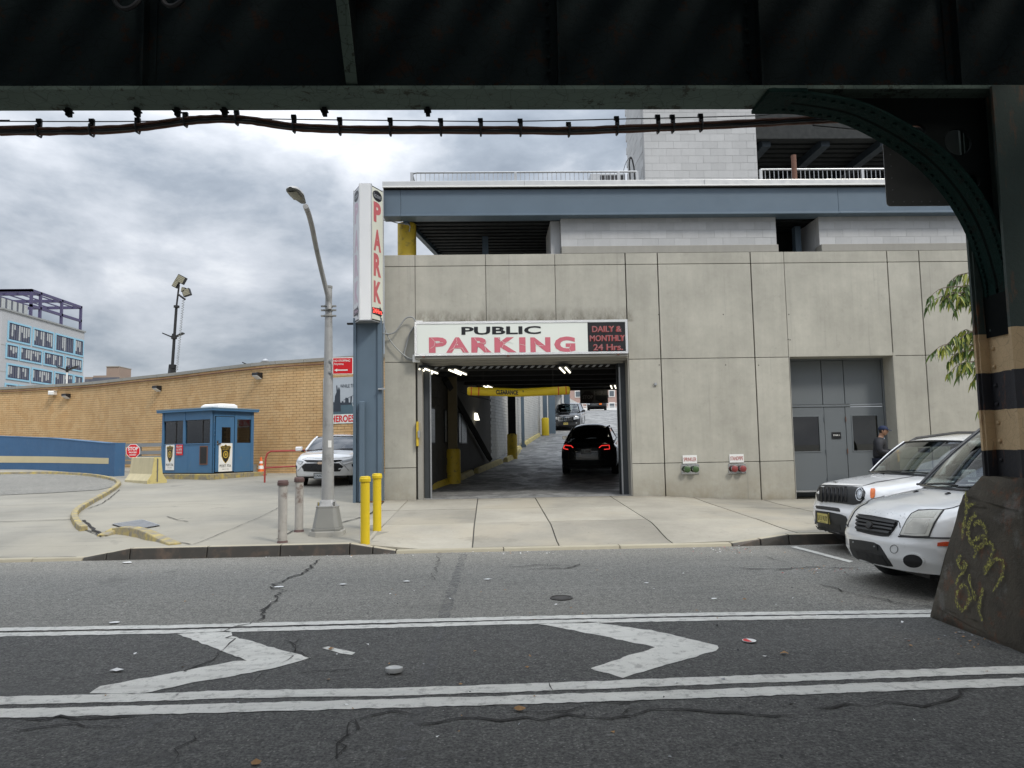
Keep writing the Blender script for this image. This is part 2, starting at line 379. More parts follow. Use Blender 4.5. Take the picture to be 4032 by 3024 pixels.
def marking_mat():
    g = MG('road_paint'); worn = g.rng(g.noise(10, 8, .78), .52, .62); fine = g.rng(g.noise(90, 3, .8), .60, .72)
    f = g.math('MAXIMUM', g.math('MULTIPLY', worn, .5), g.math('MULTIPLY', fine, .6))
    col = g.vary((.66, .65, .60), g.noise(3, 5), .82, 1.12)
    tyre = g.rng(g.noise(4, 5, .6, vec=g.mp((.3, 3, 1), rot=(0, 0, .6))), .5, .72, 0, .45)
    col = g.mix(tyre, col, (.36, .35, .32)); col = g.mix(f, col, (.13, .125, .115))
    return g.out(col, .75, g.noise(60, 5, .8), bs=.5, bd=.01)
M['marking'] = marking_mat()
M['crack'] = paint('crack_dirt', (.022, .02, .018), .95, .3, 20)
def seam_mat():
    g = MG('worn_pale_sealant'); g.out(g.vary((.15, .15, .15), g.noise(9, 5), .8, 1.2), .85); a = g.rng(g.noise(12, 8, .8), .44, .62, 0, .6); g.l(a, g.b.inputs['Alpha']); return g.m
M['tar'] = seam_mat()

def sheet(name, x0, x1, y0, y1, zf, mat, nx=1, ny=1, kind='structure'):
    mb = MB().grid(lambda u, v: (lerp(x0, x1, u), lerp(y0, y1, v), zf(lerp(x0, x1, u), lerp(y0, y1, v))), nx, ny)
    o = mb.build(name, mat, smooth=True, fix=False)
    o['kind'] = kind; return o
sheet('ground', -700, 700, -300, 1400, lambda x, y: -.06, M['yard'])
road = sheet('road', -70, 70, -30, 11.33, lambda x, y: 0.0, M['asphalt'])
sheet('road_deck_shade', -70, 70, -6.0, 6.84, lambda x, y: .004, M['asphalt_dark'])  # overlay whose dark tone carries the deck's shade
# gutter strip
def strip_mb(pts, w0, w1, z, jag=0.0, mb=None, seed=1, zf=None):
    """ribbon through pts (Vectors), offset from the line by w0..w1 to the left, edge roughened"""
    r = random.Random(seed); mb = mb or MB(); P = [Vector((p[0], p[1], 0)) for p in pts]
    Q = []
    for a, b in zip(P, P[1:]):
        n = max(1, int((b-a).length/.05)) if jag else 1
        Q += [a.lerp(b, i/n) for i in range(n)]
    Q.append(P[-1]); vs = []
    for i, p in enumerate(Q):
        d = (Q[min(i+1, len(Q)-1)]-Q[max(i-1, 0)]).normalized(); n = Vector((-d.y, d.x, 0))
        for w in (w0, w1):
            q = p+n*(w+r.uniform(-jag, jag)); q.z = (zf(q.x, q.y) if zf else 0)+z; vs.append(q)
    mb.add(vs, [(2*i, 2*i+2, 2*i+3, 2*i+1) for i in range(len(Q)-1)]); return mb
def line_pts(pxs): return [gp(x, y, 0) for x, y in pxs]
def extend(P, l, r):
    a = (P[0]-P[1]).normalized(); b = (P[-1]-P[-2]).normalized(); return [P[0]+a*l]+P+[P[-1]+b*r]
near_lo = extend(line_pts([(0, 2814), (600, 2800), (1000, 2790), (1500, 2775), (2016, 2761), (2800, 2735), (3400, 2712), (4032, 2689)]), 25, 25)
near_hi = extend(line_pts([(0, 2763), (600, 2750), (900, 2738), (1500, 2730), (2016, 2714), (2800, 2684), (3400, 2663), (4032, 2640)]), 25, 25)
far_lo = extend(line_pts([(0, 2503), (700, 2490), (1300, 2475), (2016, 2455), (2800, 2440), (3711, 2426)]), 30, 25)
far_hi = extend(line_pts([(0, 2482), (700, 2470), (1300, 2455), (2016, 2437), (2800, 2421), (3711, 2410)]), 30, 25)
for k, (P, w, nm) in enumerate(((near_lo, .080, 'nearest'), (near_hi, .078, 'second'), (far_lo, .066, 'third'), (far_hi, .064, 'far'))):
    o = strip_mb(P, -w, w, .0085, .009, seed=k).build('lane_line', M['marking'], fix=False); o['kind'] = 'structure'
def patch_poly(name, pxs, z, mat, jag=.012, seed=0, kind='structure'):
    r = random.Random(seed); P = [gp(x, y, 0) for x, y in pxs]; Q = []
    for a, b in zip(P, P[1:]+P[:1]):
        n = max(1, int((b-a).length/.06)); Q += [a.lerp(b, i/n)+Vector((r.uniform(-jag, jag), r.uniform(-jag, jag), 0)) for i in range(n)]
    bm = bmesh.new(); bm.faces.new([bm.verts.new((q.x, q.y, z)) for q in Q]); bmesh.ops.triangulate(bm, faces=bm.faces)
    for f in bm.faces:
        if f.normal.z < 0: f.normal_flip()
    me = bpy.data.meshes.new(name); bm.to_mesh(me); bm.free(); me.materials.append(mat)
    o = link(name, me); o['kind'] = kind; return o
patch_poly('chevron_marking', [(700, 2500), (905, 2487), (915, 2508), (1218, 2595), (1060, 2640), (720, 2700), (555, 2737), (345, 2735), (400, 2705), (700, 2650), (925, 2607), (975, 2605)], .0085, M['marking'], seed=3)
patch_poly('chevron_marking', [(2120, 2460), (2320, 2452), (2560, 2485), (2720, 2520), (2825, 2545), (2820, 2565), (2455, 2673), (2322, 2635), (2585, 2552), (2380, 2510)], .0085, M['marking'], seed=4)
patch_poly('paint_fragment', [(1268, 2556), (1290, 2550), (1400, 2573), (1385, 2583), (1340, 2576)], .0085, M['marking'], .006, seed=5)
patch_poly('parking_line', [(3112, 2155), (3135, 2153), (3360, 2212), (3345, 2217)], .0085, M['marking'], .005, seed=6)
# asphalt patches (older and newer surfacing)
M['asphalt_patch'] = asphalt('patched_asphalt', (.052, .051, .049), .15)
M['asphalt_worn'] = asphalt('worn_asphalt', (.125, .122, .112), .12)
# cracks: thin dirt-filled ribbons
def crack(pxs, w=.012, seed=0, mat=None, z=.0125, jag=.05, name='road_crack'):
    r = random.Random(seed); P = [gp(x, y, 0) for x, y in pxs]; Q = []
    for a, b in zip(P, P[1:]):
        n = max(2, int((b-a).length/.09)); Q += [a.lerp(b, i/n)+Vector((r.uniform(-jag, jag), r.uniform(-jag, jag), 0)) for i in range(n)]
    Q.append(P[-1]); vs = []
    for i, p in enumerate(Q):
        d = (Q[min(i+1, len(Q)-1)]-Q[max(i-1, 0)]).normalized(); n = Vector((-d.y, d.x, 0)); ww = w*(r.uniform(.2, 1.1) if w < .03 else r.uniform(.8, 1.15))*(1 if 0 < i < len(Q)-1 else .1)
        vs += [p+n*ww+Vector((0, 0, z)), p-n*ww+Vector((0, 0, z))]
    o = MB().add(vs, [(2*i, 2*i+2, 2*i+3, 2*i+1) for i in range(len(Q)-1)]).build(name, mat or M['crack'], fix=False); o['kind'] = 'structure'; return o
CR_ = [([(1255, 2205), (1190, 2260), (1110, 2290), (1065, 2315), (1120, 2330), (1070, 2370), (1030, 2420), (1010, 2450)], .016),
 ([(1010, 2450), (910, 2475), (905, 2495)], .010), ([(925, 2500), (880, 2560), (840, 2590), (760, 2640), (720, 2655)], .009),
 ([(0, 2840), (180, 2832), (400, 2830), (560, 2822)], .014), ([(60, 2875), (260, 2862), (520, 2858)], .008),
 ([(1270, 3024), (1340, 2960), (1370, 2890), (1405, 2835), (1500, 2815), (1680, 2812)], .009),
 ([(1300, 3010), (1360, 2940), (1372, 2880), (1400, 2840)], .008),
 ([(1640, 2850), (1780, 2835), (1920, 2830), (2080, 2838), (2230, 2830), (2440, 2822), (2640, 2800), (2760, 2795), (2960, 2820), (3120, 2822)], .013),
 ([(2016, 2818), (2200, 2800), (2400, 2775), (2550, 2760)], .008), ([(2440, 2825), (2560, 2790), (2700, 2795)], .009),
 ([(3200, 2790), (3450, 2778), (3660, 2778), (3780, 2745), (3840, 2715)], .013),
 ([(1395, 2640), (1050, 2660), (935, 2705)], .006), ([(1130, 2500), (1160, 2560), (1240, 2600), (1340, 2595)], .006),
 ([(1960, 2240), (2120, 2225), (2250, 2232), (2290, 2225), (2240, 2238), (2080, 2245)], .016),
 ([(2890, 2240), (3050, 2245), (3180, 2235), (3400, 2240)], .02), ([(3200, 2300), (3400, 2350), (3560, 2380), (3700, 2400)], .010),
 ([(3000, 2190), (3060, 2205), (3100, 2215)], .008), ([(700, 2240), (640, 2262)], .006), ([(1740, 2150), (1720, 2240), (1700, 2290)], .006),
 ([(2150, 2690), (2180, 2730)], .004), ([(640, 3024), (700, 2960), (760, 2900)], .006), ([(1150, 2490), (1175, 2540), (1100, 2620)], .005)]
for i, (c, w) in enumerate(CR_): crack(c, w, i)
# pale sealed seams running across the road
crack([(1830, 2180), (1800, 2260), (1750, 2420), (1700, 2600), (1650, 2800), (1560, 3020)], .055, 77, M['tar'], .0061, .01, 'sealed_seam')
crack([(660, 2810), (560, 2880), (470, 2950), (380, 3024)], .05, 78, M['tar'], .0061, .02, 'sealed_seam')
# manhole / valve cover
c = gp(2210, 2356, 0)
M['eldarkiron'] = paint('dark_iron', (.06, .055, .05), .6, .3, 20)
mb = MB().lathe([(.155, 0), (.155, .010), (.135, .012), (.130, .004), (.110, .004), (.105, .010), (.03, .010), (.0001, .010)], (c.x, c.y, .001), n=28); mb.v = [(c.x+(x-c.x)*.78, c.y+(y-c.y)*.78, z) for x, y, z in mb.v]
tag(mb.build('valve_cover', M['eldarkiron'], smooth=True), 'small round iron valve cover set in the near asphalt lane', 'manhole cover')

# ---------------------------------------------------------------- yard and pavement
def yard_zone(name, x0, x1, y0, y1, nx, ny, mat, dz=0): return sheet(name, x0, x1, y0, y1, lambda x, y: zg(x, y)+dz, mat, nx, ny)
yard_zone('yard', -60, -1.55, KY, 60, 90, 70, M['yard'])
yard_zone('pavement_bed', -1.55, 40, KY, 17.42, 60, 16, M['joint'], -.02)
# pavement slabs, one by one
slab_root = empty('pavement', (0, 0, 0), kind='structure')
XS = [gz(x, 1975).x for x in (1604, 1880, 2115, 2434, 2770)]
XS = [-2.45]+XS+[XS[-1]+1.7*i for i in range(1, 8)]
YS = [KY+.02, 13.35, 15.4, 17.38]
def slab(x0, x1, y0, y1, seed):
    r = random.Random(seed); g = .012; nx, ny = 2, 5; dz = r.uniform(-.004, .004); T = r.uniform(-.002, .002)
    mb = MB().grid(lambda u, v: (lerp(x0+g, x1-g, u), lerp(y0+g, y1-g, v), zg(lerp(x0, x1, u), lerp(y0, y1, v))+.008+dz+T*u), nx, ny)
    n = len(mb.v); W = ny+1
    rim = [j for j in range(W)]+[i*W+ny for i in range(1, nx+1)]+[nx*W+j for j in range(ny-1, -1, -1)]+[i*W for i in range(nx-1, 0, -1)]
    lo = [(mb.v[i][0], mb.v[i][1], mb.v[i][2]-.03) for i in rim]; mb.v += lo; k = len(rim)
    for i in range(k): mb.f.append((rim[i], n+i, n+(i+1) % k, rim[(i+1) % k])); mb.m.append(0)
    return mb
for i in range(len(XS)-1):
    for j in range(3):
        if i == 0 and j < 2: x0 = -2.3 if j else -2.0
        else: x0 = XS[i]
        slab(x0, XS[i+1], YS[j], YS[j+1], i*3+j).build('paving_slab', M['slab'], slab_root)
# kerb: stones faced with dark worn steel, lowered at the two crossings
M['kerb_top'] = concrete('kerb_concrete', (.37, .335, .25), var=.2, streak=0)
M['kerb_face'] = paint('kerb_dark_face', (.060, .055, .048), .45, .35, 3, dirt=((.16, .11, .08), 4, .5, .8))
kerb = empty('kerb', (0, 0, 0), kind='structure')
xs = [-60, -40, -25, -15, -11, -8.6, -6.9, -6.15, -5.8, -5.45, -4.3, -3.2, -2.15, -1.8, -1.45, 0.2, 2.0, 3.75, 4.2, 4.65, 6.2, 8, 10, 14, 20, 30, 45]
for a, b in zip(xs, xs[1:]):
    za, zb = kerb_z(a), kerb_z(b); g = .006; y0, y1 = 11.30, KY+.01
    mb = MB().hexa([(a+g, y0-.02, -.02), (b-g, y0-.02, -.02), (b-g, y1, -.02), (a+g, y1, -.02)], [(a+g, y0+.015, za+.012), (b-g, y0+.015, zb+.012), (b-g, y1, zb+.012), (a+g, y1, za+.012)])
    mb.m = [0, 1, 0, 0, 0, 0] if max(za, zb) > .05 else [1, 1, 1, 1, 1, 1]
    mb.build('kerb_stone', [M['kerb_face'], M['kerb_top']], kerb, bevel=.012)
# island kerb curling round the left driveway
M['kerb_yellow'] = paint('worn_yellow_kerb', (.44, .34, .10), .75, .25, 6, dirt=((.22, .20, .16), 5, .36, .58))
path = [gz(x, y) for x, y in ((0, 1868), (200, 1866), (340, 1873), (425, 1886), (466, 1903), (455, 1922), (410, 1952), (350, 1986), (305, 2015), (292, 2040), (310, 2075), (330, 2090))]
def smooth_path(P, n=5):
    Q = []
    for i in range(len(P)-1):
        p0 = P[max(i-1, 0)]; p1 = P[i]; p2 = P[i+1]; p3 = P[min(i+2, len(P)-1)]
        for k in range(n):
            t = k/n; Q.append(.5*((2*p1)+(p2-p0)*t+(2*p0-5*p1+4*p2-p3)*t*t+(3*p1-p0-3*p2+p3)*t**3))
    Q.append(P[-1]); return Q
def kerb_run(name, P, w, h, mat, parent, g=.01, taper=False):
    for i in range(len(P)-1):
        a, b = P[i], P[i+1]; d = (b-a); d.z = 0
        if d.length < 1e-4: continue
        d.normalize(); n = Vector((-d.y, d.x, 0))*w/2; up = Vector((0, 0, h))
        ha = hb = h
        if taper: t0, t1 = i/(len(P)-1), (i+1)/(len(P)-1); ha = h*math.sin(math.pi*max(.08, min(.92, t0))); hb = h*math.sin(math.pi*max(.08, min(.92, t1)))
        a0 = a+d*g; b0 = b-d*g; dn = Vector((0, 0, -.05))
        lo = [a0-n+dn, b0-n+dn, b0+n+dn, a0+n+dn]; hi = [a0-n*.75+Vector((0, 0, ha)), b0-n*.75+Vector((0, 0, hb)), b0+n*.75+Vector((0, 0, hb)), a0+n*.75+Vector((0, 0, ha))]
        MB().hexa(lo, hi).build(name, mat, parent, bevel=.015)
isl = empty('island_kerb', (0, 0, 0), kind='structure')
kerb_run('kerb_stone', smooth_path(path, 3), .15, .09, M['kerb_yellow'], isl, .004)
brk = [gz(x, y) for x, y in ((402, 2112), (455, 2098), (530, 2105), (600, 2118), (690, 2146))]
kerb_run('kerb_stone', smooth_path(brk, 2), .24, .13, M['kerb_yellow'], isl, .006, True)
# dark asphalt of the driveway beyond the concrete apron, and seams in the yard
def yard_poly(name, pxs, mat, dz, jag=.02, seed=0):
    P = [gz(x, y) for x, y in pxs]; r = random.Random(seed)
    bm = bmesh.new(); Q = []
    for a, b in zip(P, P[1:]+P[:1]):
        n = max(1, int((b-a).length/.3)); Q += [a.lerp(b, i/n)+Vector((r.uniform(-jag, jag), r.uniform(-jag, jag), 0)) for i in range(n)]
    f = bm.faces.new([bm.verts.new((q.x, q.y, 0)) for q in Q])
    bmesh.ops.triangulate(bm, faces=bm.faces); 
    bmesh.ops.subdivide_edges(bm, edges=[e for e in bm.edges if e.calc_length() > 1.2], cuts=3, use_grid_fill=True)
    bmesh.ops.triangulate(bm, faces=bm.faces)
    for v in bm.verts: v.co.z = zg(v.co.x, v.co.y)+dz
    for f in bm.faces:
        f.normal_update()
        if f.normal.z < 0: f.normal_flip()
    me = bpy.data.meshes.new(name); bm.to_mesh(me); bm.free(); me.materials.append(mat); o = link(name, me); o['kind'] = 'structure'; return o
yard_poly('driveway_asphalt', [(-900, 1960), (0, 1951), (200, 1942), (390, 1930), (450, 1915), (462, 1903), (420, 1888), (340, 1876), (200, 1869), (-900, 1880)], M['asphalt'], .012)
def yard_seam(pxs, w, seed, mat=None, name='yard_joint', jag=.015):
    r = random.Random(seed); P = [gz(x, y) for x, y in pxs]; Q = []
    for a, b in zip(P, P[1:]):
        n = max(2, int((b-a).length/.18)); Q += [a.lerp(b, i/n)+Vector((r.uniform(-jag, jag), r.uniform(-jag, jag), 0)) for i in range(n)]
    Q.append(P[-1]); vs = []
    for i, p in enumerate(Q):
        d = (Q[min(i+1, len(Q)-1)]-Q[max(i-1, 0)]).normalized(); n = Vector((-d.y, d.x, 0)); ww = w*r.uniform(.5, 1.3)
        for q in (p+n*ww, p-n*ww): vs.append((q.x, q.y, zg(q.x, q.y)+.016))
    o = MB().add(vs, [(2*i, 2*i+2, 2*i+3, 2*i+1) for i in range(len(Q)-1)]).build(name, mat or M['crack'], fix=False); o['kind'] = 'structure'
for i, (c, w) in enumerate([([(-600, 2080), (0, 2057), (140, 2052), (290, 2047)], .02), ([(330, 2050), (370, 2090), (420, 2112)], .025), ([(325, 2085), (400, 2115)], .02),
        ([(500, 2098), (620, 2115), (750, 2146)], .012), ([(655, 2035), (700, 2050), (740, 2056)], .01), ([(1100, 2000), (1010, 2045), (900, 2090), (760, 2146)], .006),
        ([(1509, 1978), (1480, 2010), (1440, 2035), (1345, 2060)], .02), ([(1230, 2082), (1150, 2093), (1090, 2125)], .012), ([(-600, 2190), (0, 2198), (300, 2196)], .008),
        ([(470, 1930), (430, 1965), (400, 1985), (345, 2005)], .012), ([(1350, 2040), (1440, 2040)], .01), ([(620, 2000), (760, 1985), (900, 1990)], .004)]):
    yard_seam(c, w, 50+i)
# ================================================================== the garage building
FY = 17.40
bld = empty('parking_garage', (0, FY, 0), label='grey precast concrete parking garage with blue steel fascia and wide dark vehicle entrance', cat='building')
def P_(name, a, b, mat, bevel=0, parent=None, **k):
    """world-space box as part of the building"""
    o = box_obj(name, a, b, mat, parent or bld, bevel, **k)
    if (parent or bld) is bld: o.location = (0, -FY, 0)
    return o
def W_(o): o.location = (0, -FY, 0); return o
VX = [-2.49, -1.74, -.02, 1.68, 3.42, 4.22, 6.54, 7.38, 9.985, 10.80, 13.0, 15.2, 17.4, 19.6]
HZ = [None, 1.14, 3.67, 6.02, 6.31]
T = .14
# backing wall (the joint colour shows between the panels)
P_('backing_wall', (-2.46, FY+T-.02, .0), (-1.70, FY+T+.1, 6.28), M['joint'])
P_('backing_wall', (-1.70, FY+T-.02, 3.70), (3.40, FY+T+.1, 6.28), M['joint'])
P_('backing_wall', (3.44, FY+T-.02, .0), (7.37, FY+T+.1, 6.28), M['joint'])
P_('backing_wall', (7.37, FY+T-.02, 3.68), (9.99, FY+T+.1, 6.28), M['joint'])
P_('backing_wall', (9.99, FY+T-.02, .0), (19.6, FY+T+.1, 6.28), M['joint'])
def panel(x0, x1, z0, z1, r0=.010, r1=.010, seed=0):
    o = P_('concrete_panel', (x0+r0, FY, z0+.007), (x1-r1, FY+T, z1-.007), M['panel'], .006)
wide = {3.42: .013, 4.22: .013, 6.54: .014, 9.985: .013, 10.80: .013}
for i in range(len(VX)-1):
    x0, x1 = VX[i], VX[i+1]; r0, r1 = wide.get(x0, .006), wide.get(x1, .006)
    base = min(zg(x0, FY), zg(x1, FY))-.06
    rows = [(base, 1.14), (1.14, 3.67), (3.67, 6.02), (6.02, 6.31)]
    if -1.75 < x0 < 3.4: rows = [(3.70, 6.02), (6.02, 6.31)]
    if x0 == 7.38: rows = [(3.67, 6.02), (6.02, 6.31)]
    for z0, z1 in rows: panel(x0, x1, z0, z1, r0, r1)
# tie holes and rust spots on the panels
for x, y in ((2594, 1238), (2848, 1238), (3106, 1238), (3111, 1338), (2596, 1437), (2857, 1437), (2987, 1438), (3104, 1336), (2580, 1513)):
    p = fp(x, y, FY); W_(MB().cyl((p.x, FY-.004, p.z), (p.x, FY+.01, p.z), .017, 8).build('tie_hole', M['joint'], bld))
mbh = MB(); p = fp(2580, 1513, FY); mbh.box((p.x-.03, FY-.04, p.z-.03), (p.x+.03, FY, p.z+.03)); W_(mbh.build('wall_bracket', M['steel'], bld))
# garage opening: jambs, lintel, soffit
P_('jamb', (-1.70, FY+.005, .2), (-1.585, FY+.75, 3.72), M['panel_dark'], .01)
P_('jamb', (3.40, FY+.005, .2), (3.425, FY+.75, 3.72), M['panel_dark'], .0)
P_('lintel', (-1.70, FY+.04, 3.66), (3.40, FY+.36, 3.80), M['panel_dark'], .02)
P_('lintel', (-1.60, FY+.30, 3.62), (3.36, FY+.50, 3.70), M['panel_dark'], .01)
M['trackgrey'] = paint('dark_track_paint', (.045, .052, .058), .5, .3, 3)
# door tracks
for x, s in ((-1.60, 1), (3.215, -1)):
    mb = MB(); mb.box((x, FY+.36, .34), (x+.03, FY+.62, 3.62)); mb.box((x, FY+.36, .34), (x+.19, FY+.39, 3.62)); mb.box((x+.14 if s > 0 else x, FY+.35, .34), (x+.19 if s > 0 else x+.05, FY+.46, 3.62))
    W_(mb.build('door_track', M['trackgrey'], bld, bevel=.004))
    mb = MB(); xx = x+.17 if s > 0 else x+.02; mb.box((xx, FY+.33, .36), (xx+.035, FY+.355, 3.52)); W_(mb.build('door_track_edge', M['steel'], bld))
# rolled grille slats at the head of the opening
for i in range(26):
    x = -1.36+i*.172; mb = MB().hexa([(x, FY+.55, 3.555), (x+.07, FY+.55, 3.555), (x+.07, FY+.60, 3.555), (x, FY+.60, 3.555)], [(x+.06, FY+.55, 3.61), (x+.13, FY+.55, 3.61), (x+.13, FY+.60, 3.61), (x+.06, FY+.60, 3.61)])
    W_(mb.build('grille_slat', M['steel'], bld))
P_('grille_bar', (-1.40, FY+.53, 3.61), (3.2, FY+.66, 3.68), M['dark'])
P_('grille_bar', (-1.40, FY+.57, 3.52), (3.2, FY+.66, 3.555), M['dark'])
# recessed doors
DY = FY+.50; rs = empty('door_recess', (0, 0, 0)); rs.parent = bld; rs.location = (0, -FY, 0)
def D_(name, a, b, mat, bevel=.004, par=rs): return box_obj(name, a, b, mat, par, bevel)
D_('recess_wall', (7.385, FY+.004, .0), (7.40, DY+.1, 3.75), M['panel_dark'], 0)
D_('recess_wall', (9.98, FY+.004, .0), (10.05, DY+.1, 3.75), M['panel'], .004)
D_('recess_soffit', (7.40, FY+.006, 3.675), (9.98, DY+.1, 3.76), M['panel'], .004)
zb = zg(8.5, FY)-.0
D_('threshold', (7.4, DY-.12, zb-.06), (9.98, DY+.1, zb+.02), M['panel'], .006)
dd = MB()  # frame
zs, zt, zh = zb+.02, fp(3140, 1604, DY).z, fp(3140, 1413, DY).z
xl0, xl1, xr0, xr1 = 7.40, fp(3248, 1700, DY).x, fp(3330, 1700, DY).x, fp(3484, 1700, DY).x
for a, b in (((xl0, zs), (xl0+.05, zh)), ((xr1, zs), (9.98, zh)), ((xl0+.05, zh-.05), (xr1, zh))): dd.box((a[0], DY-.03, a[1]), (b[0], DY+.05, b[1]))
dd.build('door_frame', M['doorgrey'], rs, bevel=.004)
D_('transom_bar', (xl0+.05, DY-.03, zt), (xr1, DY+.05, zt+.05), M['doorgrey'])
D_('centre_panel', (xl1, DY-.012, zs), (xr0, DY+.05, zt), M['doorgrey'])
tw = [xl0+.05, fp(3235, 1500, DY).x, fp(3322, 1500, DY).x, xr1]
for a, b in zip(tw, tw[1:]): D_('transom_panel', (a+.008, DY-.005, zt+.058), (b-.008, DY+.05, zh-.058), M['doorgrey'], .008)
M['doorglass'] = glass('door_glass', (.12, .12, .10))
for x0, x1, wx0, wx1, wz0, wz1, hx in ((xl0+.05, xl1, fp(3120, 1700, DY).x, fp(3224, 1700, DY).x, fp(3200, 1777, DY).z, fp(3200, 1641, DY).z, xl1), (xr0, xr1, fp(3357, 1700, DY).x, fp(3456, 1700, DY).x, fp(3400, 1774, DY).z, fp(3400, 1637, DY).z, xr0)):
    mb = MB(); y0, y1 = DY-.018, DY+.03; a0, a1 = x0+.012, x1-.012
    mb.box((a0, y0, zs+.01), (a1, y1, wz0)); mb.box((a0, y0, wz1), (a1, y1, zt-.012)); mb.box((a0, y0, wz0), (wx0, y1, wz1)); mb.box((wx1, y0, wz0), (a1, y1, wz1))
    o = mb.build('door', M['doorgrey'], rs)
    mb = MB(); f = .028
    for p, q in (((wx0-f, wz0-f), (wx1+f, wz0)), ((wx0-f, wz1), (wx1+f, wz1+f)), ((wx0-f, wz0), (wx0, wz1)), ((wx1, wz0), (wx1+f, wz1))): mb.box((p[0], y0-.01, p[1]), (q[0], y0, q[1]))
    mb.build('glazing_bead', M['doorgrey'], rs, bevel=.003)
    MB().box((wx0, y0+.015, wz0), (wx1, y0+.02, wz1)).build('door_window', M['doorglass'], rs)
    for hz in (zs+.35, zs+1.05, zs+1.85):
        mb = MB().cyl((hx-.006 if hx == xl1 else hx+.006, y0-.012, hz), (hx-.006 if hx == xl1 else hx+.006, y0-.012, hz+.12), .012, 8); mb.build('hinge', M['brown'] if hz > zs+1 and hx == xr0 else M['doorgrey'], rs)
D_('stair_hall', (7.5, DY+1.6, 0), (9.9, DY+1.7, 3.6), paint('stair_hall_wall', (.20, .20, .13), .7), 0)
D_('stair_hall_floor', (7.5, DY+.1, .1), (9.9, DY+1.7, .18), M['dark'], 0)
# STAIR A sign plate
s0, s1 = fp(3277, 1727, DY-.03), fp(3311, 1701, DY-.03)
sp = box_obj('stair_sign', (s0.x, DY-.03, s0.z), (s1.x, DY-.013, s1.z), M['signblack'], None, .002)
tag(sp, 'small black plate reading STAIR A between the two grey doors', 'sign')
text('STAIR A', (s0.x+.03, DY-.0325, lerp(s0.z, s1.z, .4)), (s1.x-s0.x-.06, 0, 0), (0, 0, .04), M['white'], sp, .02)
# ---- storey above: sill, block walls, round column, soffit
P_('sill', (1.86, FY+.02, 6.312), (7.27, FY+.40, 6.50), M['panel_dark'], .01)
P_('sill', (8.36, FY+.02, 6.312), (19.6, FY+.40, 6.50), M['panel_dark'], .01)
BW = .405; BH = .205
block_me = MB().box((.003, 0, .003), (BW-.003, .2, BH-.003)).mesh('masonry_block', M['block'])
half_me = MB().box((.003, 0, .003), (BW/2-.003, .2, BH-.003)).mesh('masonry_half_block', M['block'])
def block_wall(x0, x1, y, z0, rows, parent, off=(0, 0, 0), rotz=0.0, org=None, name='block'):
    """running-bond block wall along +x (or turned by rotz about org)"""
    r = random.Random(int(x0*100)+rows); L_ = x1-x0
    Mx = Matrix.Translation((x0, y, z0)) @ Matrix.Rotation(rotz, 4, 'Z')
    MB().box((0, .005, 0), (L_, .19, rows*BH), M=Mx).build('mortar_core', M['mortar'], parent, loc=off)
    for k in range(rows):
        x = 0.0; first = True
        while x < L_-.02:
            w = BW/2 if (first and k % 2) else BW; first = False
            w = min(w, L_-x); me = block_me if w > BW*.99 else (half_me if abs(w-BW/2) < .004 else None)
            if me is None: me = MB().box((.006, 0, .006), (max(.03, w-.006), .2, BH-.006)).mesh('cut_block', M['block'])
            o = link(name, me, parent); p = Mx @ Vector((x, r.uniform(-.0015, .0015), k*BH)); o.location = p+Vector(off); o.rotation_euler = (0, 0, rotz); x += w
block_wall(1.86, 7.27, FY+.12, 6.50, 4, bld, (0, -FY, 0))
block_wall(8.36, 16.0, FY+.12, 6.50, 4, bld, (0, -FY, 0))
# returns of the walls beside the dark openings
P_('wall_return', (1.62, FY+.30, 6.32), (1.855, FY+1.7, 7.22), M['block'])
P_('wall_return', (8.36, FY+.33, 6.32), (8.56, FY+1.6, 7.22), M['block'])
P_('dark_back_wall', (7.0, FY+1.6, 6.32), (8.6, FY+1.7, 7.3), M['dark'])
mb = MB().cyl((-2.0, FY+.62, 5.0), (-2.0, FY+.62, 7.26), .235, 28); W_(mb.build('round_column', M['yellow_dirty'], bld, smooth=True))
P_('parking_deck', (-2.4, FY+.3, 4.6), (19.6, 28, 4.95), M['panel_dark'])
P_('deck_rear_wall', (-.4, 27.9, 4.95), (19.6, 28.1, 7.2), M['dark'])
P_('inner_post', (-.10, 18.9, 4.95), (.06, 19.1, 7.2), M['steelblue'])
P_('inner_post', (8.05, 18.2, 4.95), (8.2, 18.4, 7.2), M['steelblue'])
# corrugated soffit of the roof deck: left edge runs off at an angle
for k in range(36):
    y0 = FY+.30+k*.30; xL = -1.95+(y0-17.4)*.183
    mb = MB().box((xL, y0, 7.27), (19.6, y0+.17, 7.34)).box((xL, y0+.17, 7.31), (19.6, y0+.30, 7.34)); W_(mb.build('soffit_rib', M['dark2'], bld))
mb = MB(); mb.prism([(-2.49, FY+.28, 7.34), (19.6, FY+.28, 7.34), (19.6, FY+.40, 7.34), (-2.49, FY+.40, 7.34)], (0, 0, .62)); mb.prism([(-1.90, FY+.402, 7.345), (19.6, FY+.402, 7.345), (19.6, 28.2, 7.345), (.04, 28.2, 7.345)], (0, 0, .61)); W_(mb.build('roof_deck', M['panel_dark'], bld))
# edge angle along the slanted soffit edge
mb = MB().prism([(-2.05, FY+.25, 7.18), (-1.93, FY+.25, 7.18), (-.05, 28.0, 7.18), (-.17, 28.0, 7.18)], (0, 0, .16)); W_(mb.build('edge_angle', M['steelblue'], bld))
